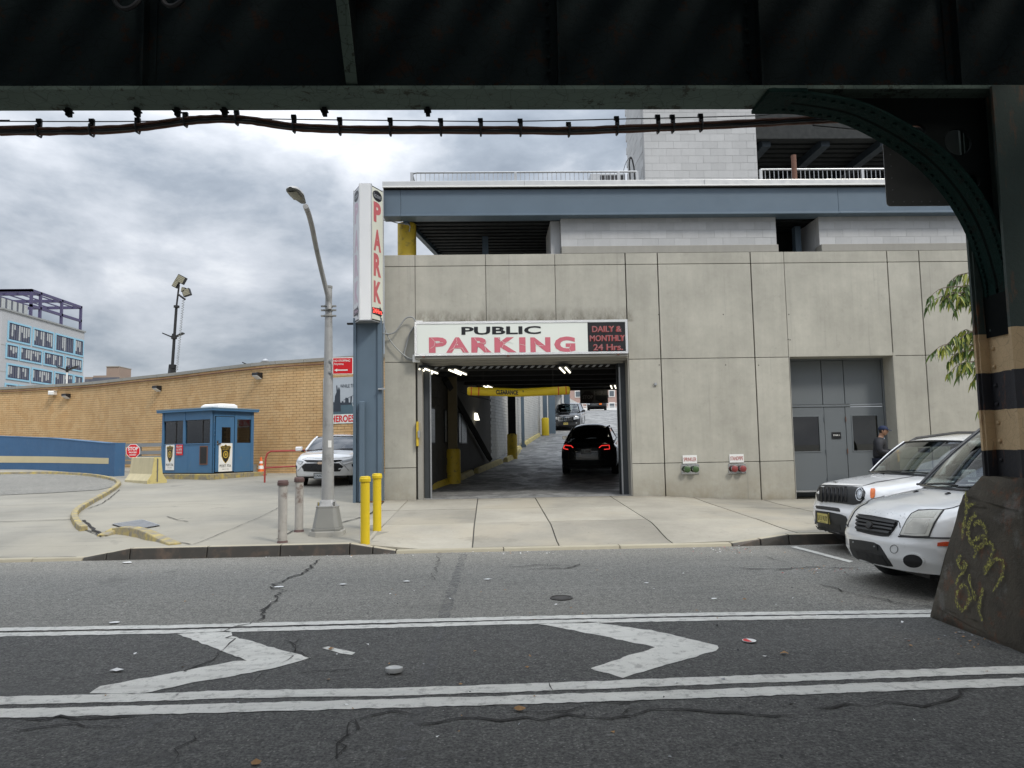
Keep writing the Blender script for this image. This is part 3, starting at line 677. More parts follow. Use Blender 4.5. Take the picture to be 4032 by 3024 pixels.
# blue steel fascia beam with flanges, in three lengths
for a, b in ((-2.49, -2.07), (-2.065, 8.78), (8.785, 19.6)):
    mb = MB(); mb.box((a, FY-.10, 7.27), (b, FY+.06, 7.90)); mb.box((a, FY-.16, 7.225), (b, FY+.28, 7.27)); W_(mb.build('fascia_beam', M['steelblue'], bld, bevel=.006))
P_('fascia_recess', (-2.49, FY-.09, 7.90), (19.6, FY+.28, 7.945), M['dark'])
for a, b in ((-2.50, .95), (.955, 5.4), (5.405, 10.1), (10.105, 19.6)):
    mb = MB(); mb.prism([(a, FY-.20, 7.945), (a, FY-.20, 8.085), (a, FY-.13, 8.11), (a, FY+.35, 8.11), (a, FY+.35, 7.945)], (b-a, 0, 0)); W_(mb.build('roof_flashing', M['flash'], bld, bevel=.006))
    P_('drip_edge', (a, FY-.215, 7.93), (b, FY-.195, 7.965), M['white'])
# ---- steel corner column with flanges and boxed pipe
sc_ = empty('steel_corner_column', (-2.86, 17.2, .38), label='tall blue grey steel column at the left corner of the concrete facade under the vertical sign', cat='column')
def SC_(name, a, b, mat, bevel=.006, par=sc_):
    o = box_obj(name, a, b, mat, par, bevel); o.location = (2.86, -17.2, -.38); return o
SC_('web_plate', (-3.10, 17.10, .30), (-2.60, 17.50, 4.70), M['steelblue'])
SC_('flange', (-3.17, 17.05, .30), (-3.10, 17.55, 4.70), M['steelblue']); SC_('flange', (-2.60, 17.05, .30), (-2.50, 17.38, 4.70), M['steelblue'])
SC_('boxed_pipe', (-3.02, 16.98, .38), (-2.89, 17.10, 2.72), M['steelblue'], .02)
SC_('bracket', (-2.58, 16.98, 2.98), (-2.42, 17.05, 3.02), M['steel']); SC_('sign_bracket', (-3.33, 17.1, 4.56), (-3.15, 17.2, 4.60), M['dark'])
SC_('base_stain', (-2.85, 17.03, .36), (-2.45, 17.06, .40), M['brown'], 0)
# ---- vertical wedge sign reading PARK
vs_ = empty('vertical_park_sign', (-2.83, 16.9, 4.6), label='tall wedge-shaped white lightbox sign with PARK in faded red letters down the side', cat='sign')
A = Vector((-2.956, 16.70, 0)); B = Vector((-2.70, 16.70, 0)); C_ = Vector((-2.47, 17.18, 0)); D = Vector((-3.185, 17.18, 0)); z0, z1 = 4.60, 7.83
def atz(p, z): return Vector((p.x, p.y, z))
M['diamond'] = None
g = MG('diamond_plate'); d1 = g.t.nodes.new('ShaderNodeTexWave'); d1.wave_type = 'BANDS'; d1.inputs['Scale'].default_value = 5.5; g.l(g.mp((2.2, 2.2, 2.2), rot=(0, R_(45), 0)), d1.inputs[0])
d2 = g.t.nodes.new('ShaderNodeTexWave'); d2.inputs['Scale'].default_value = 5.5; g.l(g.mp((2.2, 2.2, 2.2), rot=(0, R_(-45), 0)), d2.inputs[0])
hgt = g.math('MAXIMUM', d1.outputs['Fac'], d2.outputs['Fac'])
M['diamond'] = g.out(g.vary((.60, .61, .62), hgt, .68, 1.1), .38, hgt, bs=.8, bd=.01, metal=.55)
def vs_part(name, mb, mat, **k):
    o = mb.build(name, mat, vs_, **k); o.location = (2.83, -16.9, -4.6); return o
body = [atz(p, z0) for p in (A, B, C_, D)]
vs_part('housing', MB().prism([p+Vector((0, .012, 0)) for p in body], (0, 0, z1-z0-.01)), M['dark'])
vs_part('nose_plate', MB().hexa([atz(A, z0), atz(B, z0), atz(B, z0)+Vector((0, .01, 0)), atz(A, z0)+Vector((0, .01, 0))], [atz(A, z1+.02), atz(B, z1+.02), atz(B, z1+.02)+Vector((0, .01, 0)), atz(A, z1+.02)+Vector((0, .01, 0))]), M['diamond'])
M['faded'] = paint('faded_letter_red', (.50, .12, .13), .5, .12, 5); M['faded2'] = paint('bleached_letter_red', (.52, .40, .47), .5, .08, 5)
M['neon'] = emit('neon_red', (1, .08, .06), 1.4)
M['signcream'] = paint('sign_face_cream', (.64, .65, .56), .4, .06, 2)
M['signpale'] = paint('sign_face_bleached_shaded', (.55, .555, .58), .4, .06, 2)  # bleached left face, also toned darker as the side away from the light
for P0, P1, faceM, letM, nm in ((B, C_, M['signcream'], M['faded'], 'r'), (A, D, M['signpale'], M['faded2'], 'l')):
    e = (P1-P0).normalized(); n = Vector((e.y, -e.x, 0)); n = n if (n.x > 0) == (nm == 'r') else -n; Lr = (P1-P0).length
    if nm == 'l': P0, P1 = P1, P0; e = -e
    o0 = P0+e*.035; W = Lr-.07
    q = [o0+n*.004, o0+e*W+n*.004]
    vs_part('sign_face', MB().hexa([atz(q[0], z0+.03), atz(q[1], z0+.03), atz(q[1]-n*.01, z0+.03), atz(q[0]-n*.01, z0+.03)], [atz(q[0], z1-.04), atz(q[1], z1-.04), atz(q[1]-n*.01, z1-.04), atz(q[0]-n*.01, z1-.04)]), faceM)
    for s in (0, 1):
        b0 = (P0 if s == 0 else P1-e*.04)+n*.012
        vs_part('edge_trim', MB().hexa([atz(b0, z0-.01), atz(b0+e*.04, z0-.01), atz(b0+e*.04-n*.02, z0-.01), atz(b0-n*.02, z0-.01)], [atz(b0, z1+.015), atz(b0+e*.04, z1+.015), atz(b0+e*.04-n*.02, z1+.015), atz(b0-n*.02, z1+.015)]), M['diamond'])
        zz = [(6.97, .49, 'P'), (6.27, .53, 'A'), (5.66, .55, 'R'), (5.03, .52, 'K')]
    for z, h, ch in zz:
        fs = MB(); a = o0+e*(W*.17)+n*.0065; text(ch, atz(a, z), e*(W*.66), (0, 0, h), None, into=fs, bold=.05)
        vs_part('letter', fs, letM, fix=False)
    # black oval emblem with pale script
    c = o0+e*(W*.5)+n*.008; ov = MB(); pts = [atz(c+e*(W*.42*math.cos(t)), 7.62+.13*math.sin(t)) for t in [2*math.pi*k/28 for k in range(28)]]
    ov.add(pts, [tuple(range(28))]); vs_part('oval_emblem', ov, M['signblack'], fix=False)
    t_ = MB(); text('icon', atz(o0+e*(W*.16)+n*.011, 7.565), e*(W*.68), (0, 0, .11), None, into=t_, bold=.02); vs_part('emblem_script', t_, M['steel'], fix=False)
    # 24 hrs arrow box
    aw = MB(); o1 = o0+n*.008
    poly = [(0.02, 4.78), (.02, 4.93), (.70, 4.95), (.70, 5.00), (.99, 4.86), (.72, 4.70), (.72, 4.76)]
    poly = [(u, z-.03) for u, z in poly]
    aw.add([atz(o1+e*(W*u), z) for u, z in poly], [tuple(range(len(poly)))]); vs_part('arrow_plate', aw, M['signblack'], fix=False)
    t_ = MB(); text('24Hrs', atz(o1+e*(W*.08)+n*.004, 4.775), e*(W*.80), (0, 0, .115), None, into=t_, bold=.012); vs_part('neon_lettering', t_, M['neon'] if nm == 'r' else M['faded2'], fix=False)
vs_part('bottom_plate', MB().prism([p+Vector((0, 0, -.02)) for p in body], (0, 0, .02)), M['steel'])
# ---- PUBLIC PARKING sign
ps = empty('public_parking_sign', (.82, 17.15, 3.75), label='wide white lightbox sign reading PUBLIC PARKING above the garage entrance', cat='sign')
X0, X1, Z0, Z1 = -1.735, 3.375, 3.785, 4.60; SY = 17.13
def ps_part(name, mb, mat, **k):
    o = mb.build(name, mat, ps, **k); o.location = (-.82, -17.15, -3.75); return o
ps_part('cabinet', MB().box((X0, SY+.015, Z0), (X1, FY, Z1)), M['steel'], bevel=.004)
XD = 2.405
ps_part('white_face', MB().box((X0+.06, SY+.004, Z0+.05), (XD, SY+.02, Z1-.05)), M['signwhite'])
ps_part('black_face', MB().box((XD+.004, SY+.004, Z0+.05), (X1-.06, SY+.02, Z1-.05)), M['signblack'])
for a, b in (((X0, Z1-.055), (X1, Z1+.005)), ((X0, Z0-.005), (X1, Z0+.05)), ((X0, Z0+.05), (X0+.06, Z1-.055)), ((X1-.06, Z0+.05), (X1, Z1-.055))):
    ps_part('edge_trim', MB().box((a[0], SY-.006, a[1]), (b[0], SY+.03, b[1])), M['diamond'], bevel=.003)
def px_text(s, x0, y0, x1, y1, Y, mat, part, bold=.0, name='lettering'):
    a = fp(x0, y1, Y); b = fp(x1, y1, Y); c = fp(x0, y0, Y); t_ = MB(); text(s, (a.x, Y, (a.z+b.z)/2), (b.x-a.x, 0, 0), (0, 0, c.z-a.z), None, into=t_, bold=bold); return part(name, t_, mat, fix=False)
px_text('PUBLIC', 1817, 1285, 2130, 1317, SY, M['signblack'], ps_part, .03)
# each big letter is two or three cracked pieces with hairline gaps: letters are separate parts
lx = [(1689, 1760, 'P'), (1757, 1846, 'A'), (1856, 1936, 'R'), (1947, 2034, 'K'), (2045, 2070, 'I'), (2089, 2168, 'N'), (2183, 2266, 'G')]
for a, b, ch in lx: px_text(ch, a, 1328 if ch != 'G' else 1325, b, 1389-(a-1689)*.006, SY, M['pink'], ps_part, .05, 'letter')
crk = MB(); r9 = random.Random(3)
for pts in ([(1698, 1330), (1712, 1345), (1710, 1362), (1695, 1372)], [(1712, 1345), (1745, 1350)], [(1795, 1330), (1800, 1345), (1785, 1372), (1770, 1380)], [(1785, 1372), (1820, 1370), (1832, 1388)], [(1868, 1330), (1880, 1348), (1905, 1352), (1915, 1385)], [(1905, 1352), (1925, 1336)], [(1960, 1330), (1985, 1350), (2002, 1345), (2020, 1352)], [(1985, 1350), (1975, 1372)], [(2048, 1355), (2068, 1360)], [(2105, 1345), (2110, 1360), (2140, 1362)], [(2248, 1356), (2240, 1372), (2250, 1388)]):
    P = [fp(x, y, SY) for x, y in pts]; P = [Vector((p.x, SY-.002, p.z)) for p in P]; crk.tube(P, .0035, 4)
ps_part('letter_cracks', crk, M['signwhite'])
M['neonoff'] = paint('unlit_neon', (.36, .15, .16), .4)
for s, a, b, y0, y1 in (('DAILY &', 2331, 2446, 1284, 1308), ('MONTHLY', 2322, 2460, 1320, 1344), ('24 Hrs.', 2336, 2452, 1355, 1380)):
    px_text(s, a, y0, b, y1, SY-.002, M['darkred'], ps_part, .03); px_text(s, a+2, y0-1, b+2, y1-2, SY-.012, M['neonoff'], ps_part, .0, 'tube_lettering')
for x in (-1.55, .46, 3.1): ps_part('mounting_foot', MB().box((x, SY, Z0-.04), (x+.06, SY+.05, Z0-.004)), M['brown'])
ps_part('lamp_hood', MB().box((X0+.0, SY+.03, Z0-.07), (X1+.0, FY+.05, Z0-.006)), M['panel_dark'], bevel=.01)
# grime above the sign
# ---- conduits looping from the vertical sign to the entrance sign
def wire(name, pxs, r, mat, Y=None, label=None, cat=None, n=6, ys=None):
    P = [fp(x, y, (ys[i] if ys else Y)) for i, (x, y) in enumerate(pxs)]; o = MB().tube(smooth_path(P, 6), r, n).build(name, mat, smooth=True); return tag(o, label, cat)
wire('conduit', [(1480, 1262), (1492, 1300), (1520, 1315), (1555, 1308), (1580, 1275), (1600, 1252), (1625, 1250), (1638, 1268), (1645, 1270)], .018, M['conduit'], 17.28, 'grey flexible conduit looping up from the vertical sign to the entrance sign', 'cable')
wire('conduit', [(1515, 1290), (1530, 1330), (1560, 1370), (1600, 1405), (1625, 1415), (1640, 1418)], .014, M['conduit'], 17.30, 'thin grey conduit sagging across the corner panel beside the entrance sign', 'cable')
wire('conduit', [(1640, 1276), (1615, 1310), (1600, 1360), (1592, 1395), (1605, 1415), (1640, 1420)], .018, M['conduit'], 17.33, 'grey conduit hanging in a loop beside the left end of the entrance sign', 'cable')
p = fp(1640, 1412, 17.3); tag(box_obj('junction_box', (p.x-.09, 17.25, p.z-.09), (p.x+.08, 17.39, p.z+.09), M['white'], None, .006), 'small pale junction box at the lower left corner of the entrance sign', 'junction box')
p = fp(1645, 1270, 17.3); tag(box_obj('cable_clamp', (p.x-.03, 17.2, p.z-.03), (p.x+.12, 17.39, p.z+.03), M['white'], None, .006), 'pale cable clamp on top of the entrance sign at its left end', 'clamp')
p = fp(1643, 1710, 17.35); o = tag(box_obj('entry_keypad', (p.x-.02, 17.30, p.z-.28), (p.x+.03, 17.42, p.z+.3), M['yellow_dirty'], None, .004), 'narrow yellow strip and grey switch box on the left jamb of the garage entrance', 'switch')
box_obj('switch_cover', (p.x+.02, 17.27, p.z-.08), (p.x+.07, 17.36, p.z+.08), M['steel'], o, .004)
# ---- sprinkler and standpipe connections
for (sx0, sy0, sx1, sy1), (bx0, by0, bx1, by1), word, colr, lab in (((2688, 1792, 2743, 1826), (2683, 1828, 2751, 1868), 'SPRINKLER', (.05, .10, .035), 'white SPRINKLER sign above two green capped hose connections'),
        ((2872, 1788, 2927, 1822), (2869, 1826, 2936, 1866), 'STANDPIPE', (.24, .045, .045), 'white STANDPIPE sign above two red capped hose connections')):
    q0, q1 = fp(bx0, by1, FY), fp(bx1, by0, FY); root = empty('hose_connection', ((q0.x+q1.x)/2, FY, (q0.z+q1.z)/2), label=lab, cat='fire connection'); ofs = -root.location
    capm = paint('cap_'+word.lower(), colr, .45, .15, 9)
    def hp(name, mb, mat, **k):
        o = mb.build(name, mat, root, **k); o.location = ofs; return o
    hp('back_plate', MB().box((q0.x, FY-.015, q0.z), (q1.x, FY, q1.z)), M['chrome'], bevel=.003)
    for t in (.27, .75):
        cxx = lerp(q0.x, q1.x, t); cz = lerp(q0.z, q1.z, .52)
        hp('inlet', MB().lathe([(.06, 0), (.052, .05), (.052, .08)], (cxx, FY-.015, cz), (0, -1, 0), 18), M['chrome'], smooth=True)
        hp('cap', MB().lathe([(.072, .0), (.078, .01), (.078, .035), (.06, .045), (.0001, .05)], (cxx, FY-.095, cz), (0, -1, 0), 18), capm, smooth=True)
        hp('cap_lug', MB().box((cxx-.085, FY-.125, cz-.012), (cxx-.06, FY-.10, cz+.012)).box((cxx+.06, FY-.125, cz-.012), (cxx+.085, FY-.10, cz+.012)), M['chrome'])
    a0, a1 = fp(sx0, sy1, FY), fp(sx1, sy0, FY)
    hp('sign_plate', MB().box((a0.x, FY-.02, a0.z), (a1.x, FY-.012, a1.z)), M['white'], bevel=.003)
    t_ = MB(); text(word, (a0.x+.02, FY-.0225, lerp(a0.z, a1.z, .28)), (a1.x-a0.x-.04, 0, 0), (0, 0, (a1.z-a0.z)*.46), None, into=t_, bold=.012); hp('lettering', t_, M['darkred'], fix=False)
# ---- roof: railings, tower, air unit, canopy
ZR = 8.10
def railing(x0, x1, y, ztop, label, back=None):
    r = empty('roof_railing', (x0, y, ZR), label=label, cat='railing', group='railings along the garage roof edge')
    def part(name, mb, **k):
        o = mb.build(name, M['steel'], r, **k); o.location = (-x0, -y, -ZR); return o
    part('top_rail', MB().tube([(x0, y+2.6, ztop)]+[(x0, y+.15, ztop), (x0+.04, y+.04, ztop), (x0+.15, y, ztop), (x1, y, ztop)] if back else [(x0, y, ztop), (x1, y, ztop)], .028, 8), smooth=True)
    part('bottom_rail', MB().box((x0, y-.02, ZR+.10), (x1, y+.02, ZR+.14)))
    n = int((x1-x0)/.118); bal = MB().cyl((0, 0, ZR+.0), (0, 0, ztop-.02), .0105, 6).mesh('baluster', M['steel'])
    for i in range(1, n):
        o = link('baluster', bal, r); o.location = (i*(x1-x0)/n, 0, -ZR)
    if back:
        for i in range(1, 12): o = link('baluster', bal, r); o.location = (0, i*.2, -ZR)
    for px_ in (x0, x0+2.72, x0+5.45, x1):
        if px_ <= x1+.01: part('post', MB().box((px_-.035, y-.03, ZR-.05), (px_+.035, y+.03, ztop)))
    return r
railing(-1.92, 4.02, 18.5, 8.80, 'grey metal railing on the roof edge left of the block tower', True)
railing(7.26, 12.0, 18.3, 8.76, 'grey metal railing on the roof edge right of the block tower')
P_('roof_surface', (.05, FY+.35, 7.96), (19.6, 28.2, 8.02), M['panel_dark'])
tw_ = empty('block_tower', (4.35, 19, 8), label='pale grey block stair tower rising above the garage roof', cat='tower')
TR = 19
block_wall(4.352, 7.46, 19.0, 8.0, TR, tw_, (-4.35, -19, -8))
Mx = None
# left side wall of the tower, turned to run backwards
def block_side(x, y0, y1, z0, rows, parent, off):
    MB().box((x+.005, y0+.01, z0), (x+.19, y1, z0+rows*BH)).build('mortar_core', M['mortar'], parent, loc=off)
    r = random.Random(5)
    for k in range(rows):
        y = y0+(BW/2 if k % 2 else 0)
        while y < y1-.05:
            w = min(BW, y1-y); o = link('block', block_me if w > BW*.99 else half_me, parent); o.rotation_euler = (0, 0, R_(90)); o.location = Vector((x+.2+r.uniform(-.003, .003), y, z0+k*BH))+Vector(off); y += BW
block_side(4.345, 19.205, 21.3, 8.0, TR, tw_, (-4.35, -19, -8))
box_obj('core', (4.56, 19.2, 8.0), (7.44, 21.3, 8.0+TR*BH), M['block'], tw_, loc=(-4.35, -19, -8))
# canopy over the upper deck at right
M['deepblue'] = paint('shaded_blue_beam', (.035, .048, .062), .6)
cn = empty('upper_deck_canopy', (7.5, 20, 8), label='dark upper parking deck with slanting blue beams right of the block tower', cat='canopy')
def CN_(name, mb, mat, **k):
    o = mb.build(name, mat, cn, **k); o.location = (-7.5, -20, -8); return o
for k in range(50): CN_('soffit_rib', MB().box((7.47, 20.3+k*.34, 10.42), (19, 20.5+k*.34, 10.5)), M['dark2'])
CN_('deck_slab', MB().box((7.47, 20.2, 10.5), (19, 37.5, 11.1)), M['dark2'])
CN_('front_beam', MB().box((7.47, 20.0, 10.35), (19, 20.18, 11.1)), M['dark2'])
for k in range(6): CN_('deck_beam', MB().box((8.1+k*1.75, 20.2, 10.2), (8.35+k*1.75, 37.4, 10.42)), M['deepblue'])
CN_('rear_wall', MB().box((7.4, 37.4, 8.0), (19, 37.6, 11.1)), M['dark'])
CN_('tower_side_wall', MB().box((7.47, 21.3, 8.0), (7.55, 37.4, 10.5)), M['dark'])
# flue pipe
p = fp(3130, 720, 18.0); pr = MB().cyl((p.x, 18.0, 7.95), (p.x, 18.0, fp(3130, 612, 18.0).z), .066, 14).build('flue_pipe', M['brown'], smooth=True)
tag(pr, 'dark rusty flue pipe standing in front of the right roof railing', 'pipe'); MB().cyl((p.x, 18, 8.1), (p.x, 18, 8.19), .08, 14).build('pipe_collar', M['conduit'], pr)
# air-conditioning unit
ac = empty('air_conditioner', (0, 0, 0), label='grey air conditioning unit behind the left roof railing', cat='air conditioner')
a0, a1 = fp(2325, 720, 19.6), fp(2462, 682, 19.6)
ac.location = (a0.x, 19.6, 8.02); of = (-a0.x, -19.6, -8.02); a0 = Vector((a0.x, 0, 8.02))
box_obj('casing', (a0.x, 19.6, 8.1), (a1.x, 20.0, a1.z), M['steel'], ac, .015, loc=of)
box_obj('coil_face', (a0.x+.28, 19.585, 8.15), (a1.x-.03, 19.6, a1.z-.06), M['black'], ac, loc=of)
for k in range(7): box_obj('guard_bar', (a0.x+.30+k*.09, 19.57, 8.14), (a0.x+.31+k*.09, 19.584, a1.z-.05), M['steel'], ac, loc=of)
for k in (.05, .7): box_obj('foot', (a0.x+k, 19.6, 8.02), (a0.x+k+.1, 20, 8.1), M['dark'], ac, loc=of)
wire('refrigerant_line', [(2500, 720), (2496, 660), (2486, 622), (2478, 640), (2482, 720)], .022, M['cable'], 18.85, 'black insulated hose looping over the roof edge by the block tower', 'hose')
wire('thin_wire', [(2455, 672), (2465, 640), (2482, 618), (2488, 622)], .008, M['cable'], 18.8, 'thin black wire arching beside the tower corner on the roof', 'wire')
wire('roof_conduit', [(1512, 870), (1520, 865), (1560, 877), (1600, 883), (1614, 890), (1611, 912)], .012, M['conduit'], 17.55, 'thin grey conduit running across the yellow column under the blue beam', 'cable')
# ================================================================== inside the garage and the ramp behind
GD = Vector((.2, .98, 0)).normalized(); GN = Vector((GD.y, -GD.x, 0))     # along the ramp, and to its right
GO = Vector((-2.05, 17.9, 0))                                             # foot of the left wall at the entrance
def gpt(s, t, z): p = GO+GD*s+GN*t; return Vector((p.x, p.y, z))
def rzp(p): return rz(p.x, p.y)
def stain_floor():
    g = MG('ramp_concrete'); n1 = g.noise(.7, 5, .6); st = g.noise(1.5, 8, .72, dist=.6)
    col = g.vary((.30, .30, .29), n1, .75, 1.25); col = g.mix(g.rng(st, .44, .62), (.14, .14, .138), col)
    return g.out(col, g.rng(st, .40, .62, .75, .42), g.noise(30, 5, .7), bs=.3, bd=.01)
M['rampfloor'] = stain_floor()
def ramp_fn(u, v):
    y = lerp(17.40, 118, u**1.6); x = -2.3+(y-17.4)*.2+lerp(-1.0, 26, v)
    if y < 18.6: x = max(x, lerp(-1.66, x, (y-17.4)/1.2))
    return (x, y, rz(0, y))
o = MB().grid(ramp_fn, 80, 24).build('ramp_floor', M['rampfloor'], smooth=True, fix=False); o['kind'] = 'structure'
gi = empty('garage_interior', (0, 18, .4), label='dark covered entrance passage with beams and painted brick side walls', cat='passage')
def G_(name, mb, mat, **k):
    o = mb.build(name, mat, gi, **k); o.location = (0, -18, -.4); return o
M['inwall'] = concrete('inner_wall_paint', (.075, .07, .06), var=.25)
def wall_along(name, s0, s1, t, th, zb, zt, mat, part=G_):
    lo = [gpt(s0, t, zb(s0)), gpt(s1, t, zb(s1)), gpt(s1, t-th, zb(s1)), gpt(s0, t-th, zb(s0))]; hi = [gpt(s0, t, zt(s0)), gpt(s1, t, zt(s1)), gpt(s1, t-th, zt(s1)), gpt(s0, t-th, zt(s0))]
    return part(name, MB().hexa(lo, hi), mat)
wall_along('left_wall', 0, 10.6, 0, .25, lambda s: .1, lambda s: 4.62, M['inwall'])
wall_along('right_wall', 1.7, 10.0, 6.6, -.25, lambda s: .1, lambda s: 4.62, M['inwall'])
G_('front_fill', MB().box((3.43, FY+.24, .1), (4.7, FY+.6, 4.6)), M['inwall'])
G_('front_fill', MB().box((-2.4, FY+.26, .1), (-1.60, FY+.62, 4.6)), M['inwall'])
# courses on the left wall near the entrance: block pieces catching the lamp light
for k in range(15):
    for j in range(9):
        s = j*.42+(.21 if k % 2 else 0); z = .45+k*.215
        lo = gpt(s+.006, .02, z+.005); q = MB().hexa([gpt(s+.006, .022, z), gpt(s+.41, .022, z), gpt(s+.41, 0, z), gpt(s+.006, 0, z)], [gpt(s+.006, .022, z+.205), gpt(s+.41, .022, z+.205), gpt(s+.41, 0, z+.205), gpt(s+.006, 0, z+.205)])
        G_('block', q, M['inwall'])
# ceiling and beams
def gx(y, t=0): return GO.x+(y-17.9)*.204+t
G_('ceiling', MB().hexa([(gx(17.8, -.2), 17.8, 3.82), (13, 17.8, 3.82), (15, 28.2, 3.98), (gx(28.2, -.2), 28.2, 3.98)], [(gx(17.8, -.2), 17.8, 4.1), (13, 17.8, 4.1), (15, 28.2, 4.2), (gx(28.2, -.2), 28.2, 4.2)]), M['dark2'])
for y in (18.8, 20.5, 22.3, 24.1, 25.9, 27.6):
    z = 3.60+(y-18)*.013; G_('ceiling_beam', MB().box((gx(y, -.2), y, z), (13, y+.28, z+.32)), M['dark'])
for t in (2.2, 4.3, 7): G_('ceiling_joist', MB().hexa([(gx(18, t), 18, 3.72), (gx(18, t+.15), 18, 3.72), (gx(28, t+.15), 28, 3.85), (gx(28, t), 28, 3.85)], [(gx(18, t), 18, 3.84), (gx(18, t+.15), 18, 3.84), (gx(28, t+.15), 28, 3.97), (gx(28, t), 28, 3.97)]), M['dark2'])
# slanting brace against the left wall
a, b = rp(2030, 1800), None
G_('slanting_brace', MB().tube([gpt(3.4, .12, 3.6), gpt(9.6, .16, 1.15)], .11, 4), M['dark'])
# far wall continuing out of doors: whitewashed brick, with real courses near the camera
ow = empty('whitewashed_wall', (gpt(10.6, 0, 1)), label='whitewashed brick wall running up the left side of the open ramp', cat='wall')
oof = -Vector(ow.location)
def OW_(name, mb, mat, **k):
    o = mb.build(name, mat, ow, **k); o.location = oof; return o
wall_along('wall_core', 10.6, 26, -.03, .25, lambda s: rz(0, 17.9+.98*s)-.3, lambda s: 4.75+max(0, s-10.6)*.06, M['mortar'], OW_)
brick_w = MB()
for k in range(34):
    z = 1.0+k*.125; s = 10.62+(.15 if k % 2 else 0)
    while s < 25.7:
        if z+.11 < 4.7+(s-10.6)*.06 and z > rz(0, 17.9+.98*s)-.12:
            x = rnd.uniform(-.004, .004); p = [gpt(s, .0+x, z), gpt(s+.29, .0+x, z), gpt(s+.29, -.04, z), gpt(s, -.04, z)]; brick_w.hexa(p, [q+Vector((0, 0, .115)) for q in p])
        s += .30
o = OW_('brick_courses', brick_w, M['whiteblock']); o['kind'] = 'stuff'
# white retaining wall curving off beside the upper ramp, towards the crest
rt = empty('ramp_side_wall', gpt(27, 0, 3), label='pale sloping side wall beside the upper ramp behind the dark jeep', cat='wall')
rof = -Vector(rt.location); pa, pb = fp(2205, 1640, 50), fp(2300, 1600, 64)
mb = MB(); xa = gpt(26, 0, 0); xb = fp(2292, 1610, 66)
lo = [Vector((xa.x, xa.y, 2)), Vector((xb.x, 66, 3.5)), Vector((xb.x-.4, 66, 3.5)), Vector((xa.x-.4, xa.y, 2))]; hi = [Vector((p.x, p.y, z)) for p, z in zip(lo, (5.4, 5.3, 5.3, 5.4))]
o = mb.hexa(lo, hi).build('wall_face', M['whiteblock'], rt); o.location = rof
for p in (fp(2172, 1600, 44), fp(2232, 1580, 52)):
    o = MB().box((p.x-.2, p.y-.2, 2), (p.x+.2, p.y+.2, 7.2)).build('steel_post', M['steelblue'], rt); o.location = rof
o = MB().box((xa.x-.3, 47, 5.45), (xa.x+2.3, 60, 5.8)).build('capping', M['dark2'], rt); o.location = rof
# guard columns along the left side
def guard_column(name, px, yb, rb, hb, ztop, top_mat, base_mat, lab, cat='column', rt_=None, g=None):
    p = rp(px, yb); r = empty(name, p, label=lab, cat=cat, group=g)
    MB().lathe([(rb, -.2), (rb, hb-.05), (rb*.88, hb), (rb*.6, hb+.01)], n=24).build('guard_sleeve', base_mat, r, smooth=True)
    h = ztop-p.z
    if rt_: MB().box((-rt_, -rt_, hb-.05), (rt_, rt_, h)).build('shaft', top_mat, r, bevel=.01)
    return r
M['tan'] = paint('dirty_tan_steel', (.15, .12, .065), .7, .2, 4)
guard_column('guard_column', 1785, 1903, .225, 1.02, 3.9, M['tan'], M['yellow_dirty'], 'nearest tan garage column with a yellow guard sleeve on the left', rt_=.14)
guard_column('guard_column', 2018, 1806, .205, 1.0, 4.1, M['dark'], M['yellow_dirty'], 'dark garage column with dull yellow guard at the end of the covered passage', rt_=.155)
guard_column('guard_column', 2148, 1714, .215, 1.02, 6.4, M['steelblue'], M['yellow'], 'blue steel column with bright yellow guard near the dark jeep', rt_=.12)
p = rp(2060, 1760); tag(MB().box((-.075, -.075, -.1), (.075, .075, 3.1)).box((-.13, -.13, -.02), (.13, .13, .12)).build('steel_post', M['steelblue'], loc=p), 'slim blue grey steel post against the whitewashed brick wall', 'post')
# wheel stops
def wheel_stop(a, b, w, h, mat, lab):
    A_, B_ = rp(*a), rp(*b); d = B_-A_; Ln = d.length; r = empty('wheel_stop', A_, label=lab, cat='wheel stop', group='wheel stops along the left side of the ramp')
    d.normalize(); n = Vector((-d.y, d.x, 0)).normalized(); up = Vector((0, 0, 1))
    P = lambda s, t, z: d*s+n*t+up*z
    MB().hexa([P(0, 0, -.05), P(Ln, 0, -.05), P(Ln, w, -.05), P(0, w, -.05)], [P(.12, w*.22, h), P(Ln-.12, w*.22, h), P(Ln-.12, w*.8, h), P(.12, w*.8, h)]).build('bar', mat, r, bevel=.02)
ws = [((1692, 1934), (1775, 1905), 'yellow_dirty', 'dirty yellow wheel stop nearest the garage entrance, left of the first column'), ((1820, 1892), (1872, 1868), 'yellow_pale', 'pale wheel stop just past the first column in the passage'), ((1886, 1865), (1985, 1823), 'yellow_pale', 'long pale wheel stop in the shade before the dark column'),
      ((2001, 1820), (2028, 1806), 'yellow_pale', 'short pale yellow wheel stop at the foot of the dark column'), ((2040, 1795), (2052, 1778), 'yellow_pale', 'stubby yellow wheel stop just past the dark column'), ((2040, 1776), (2058, 1768), 'yellow_pale', 'short pale stop beside the slim blue post'),
      ((2067, 1758), (2089, 1744), 'yellow_pale', 'pale yellow wheel stop right after the slim blue post'), ((2089, 1743), (2131, 1716), 'yellow_pale', 'long sunlit pale yellow wheel stop below the whitewashed wall'), ((2163, 1694), (2174, 1682), 'yellow_pale', 'farthest yellow wheel stop beyond the bright yellow guard')]
for a, b, mt, lab in ws: wheel_stop(a, b, .24, .17, M[mt], lab)
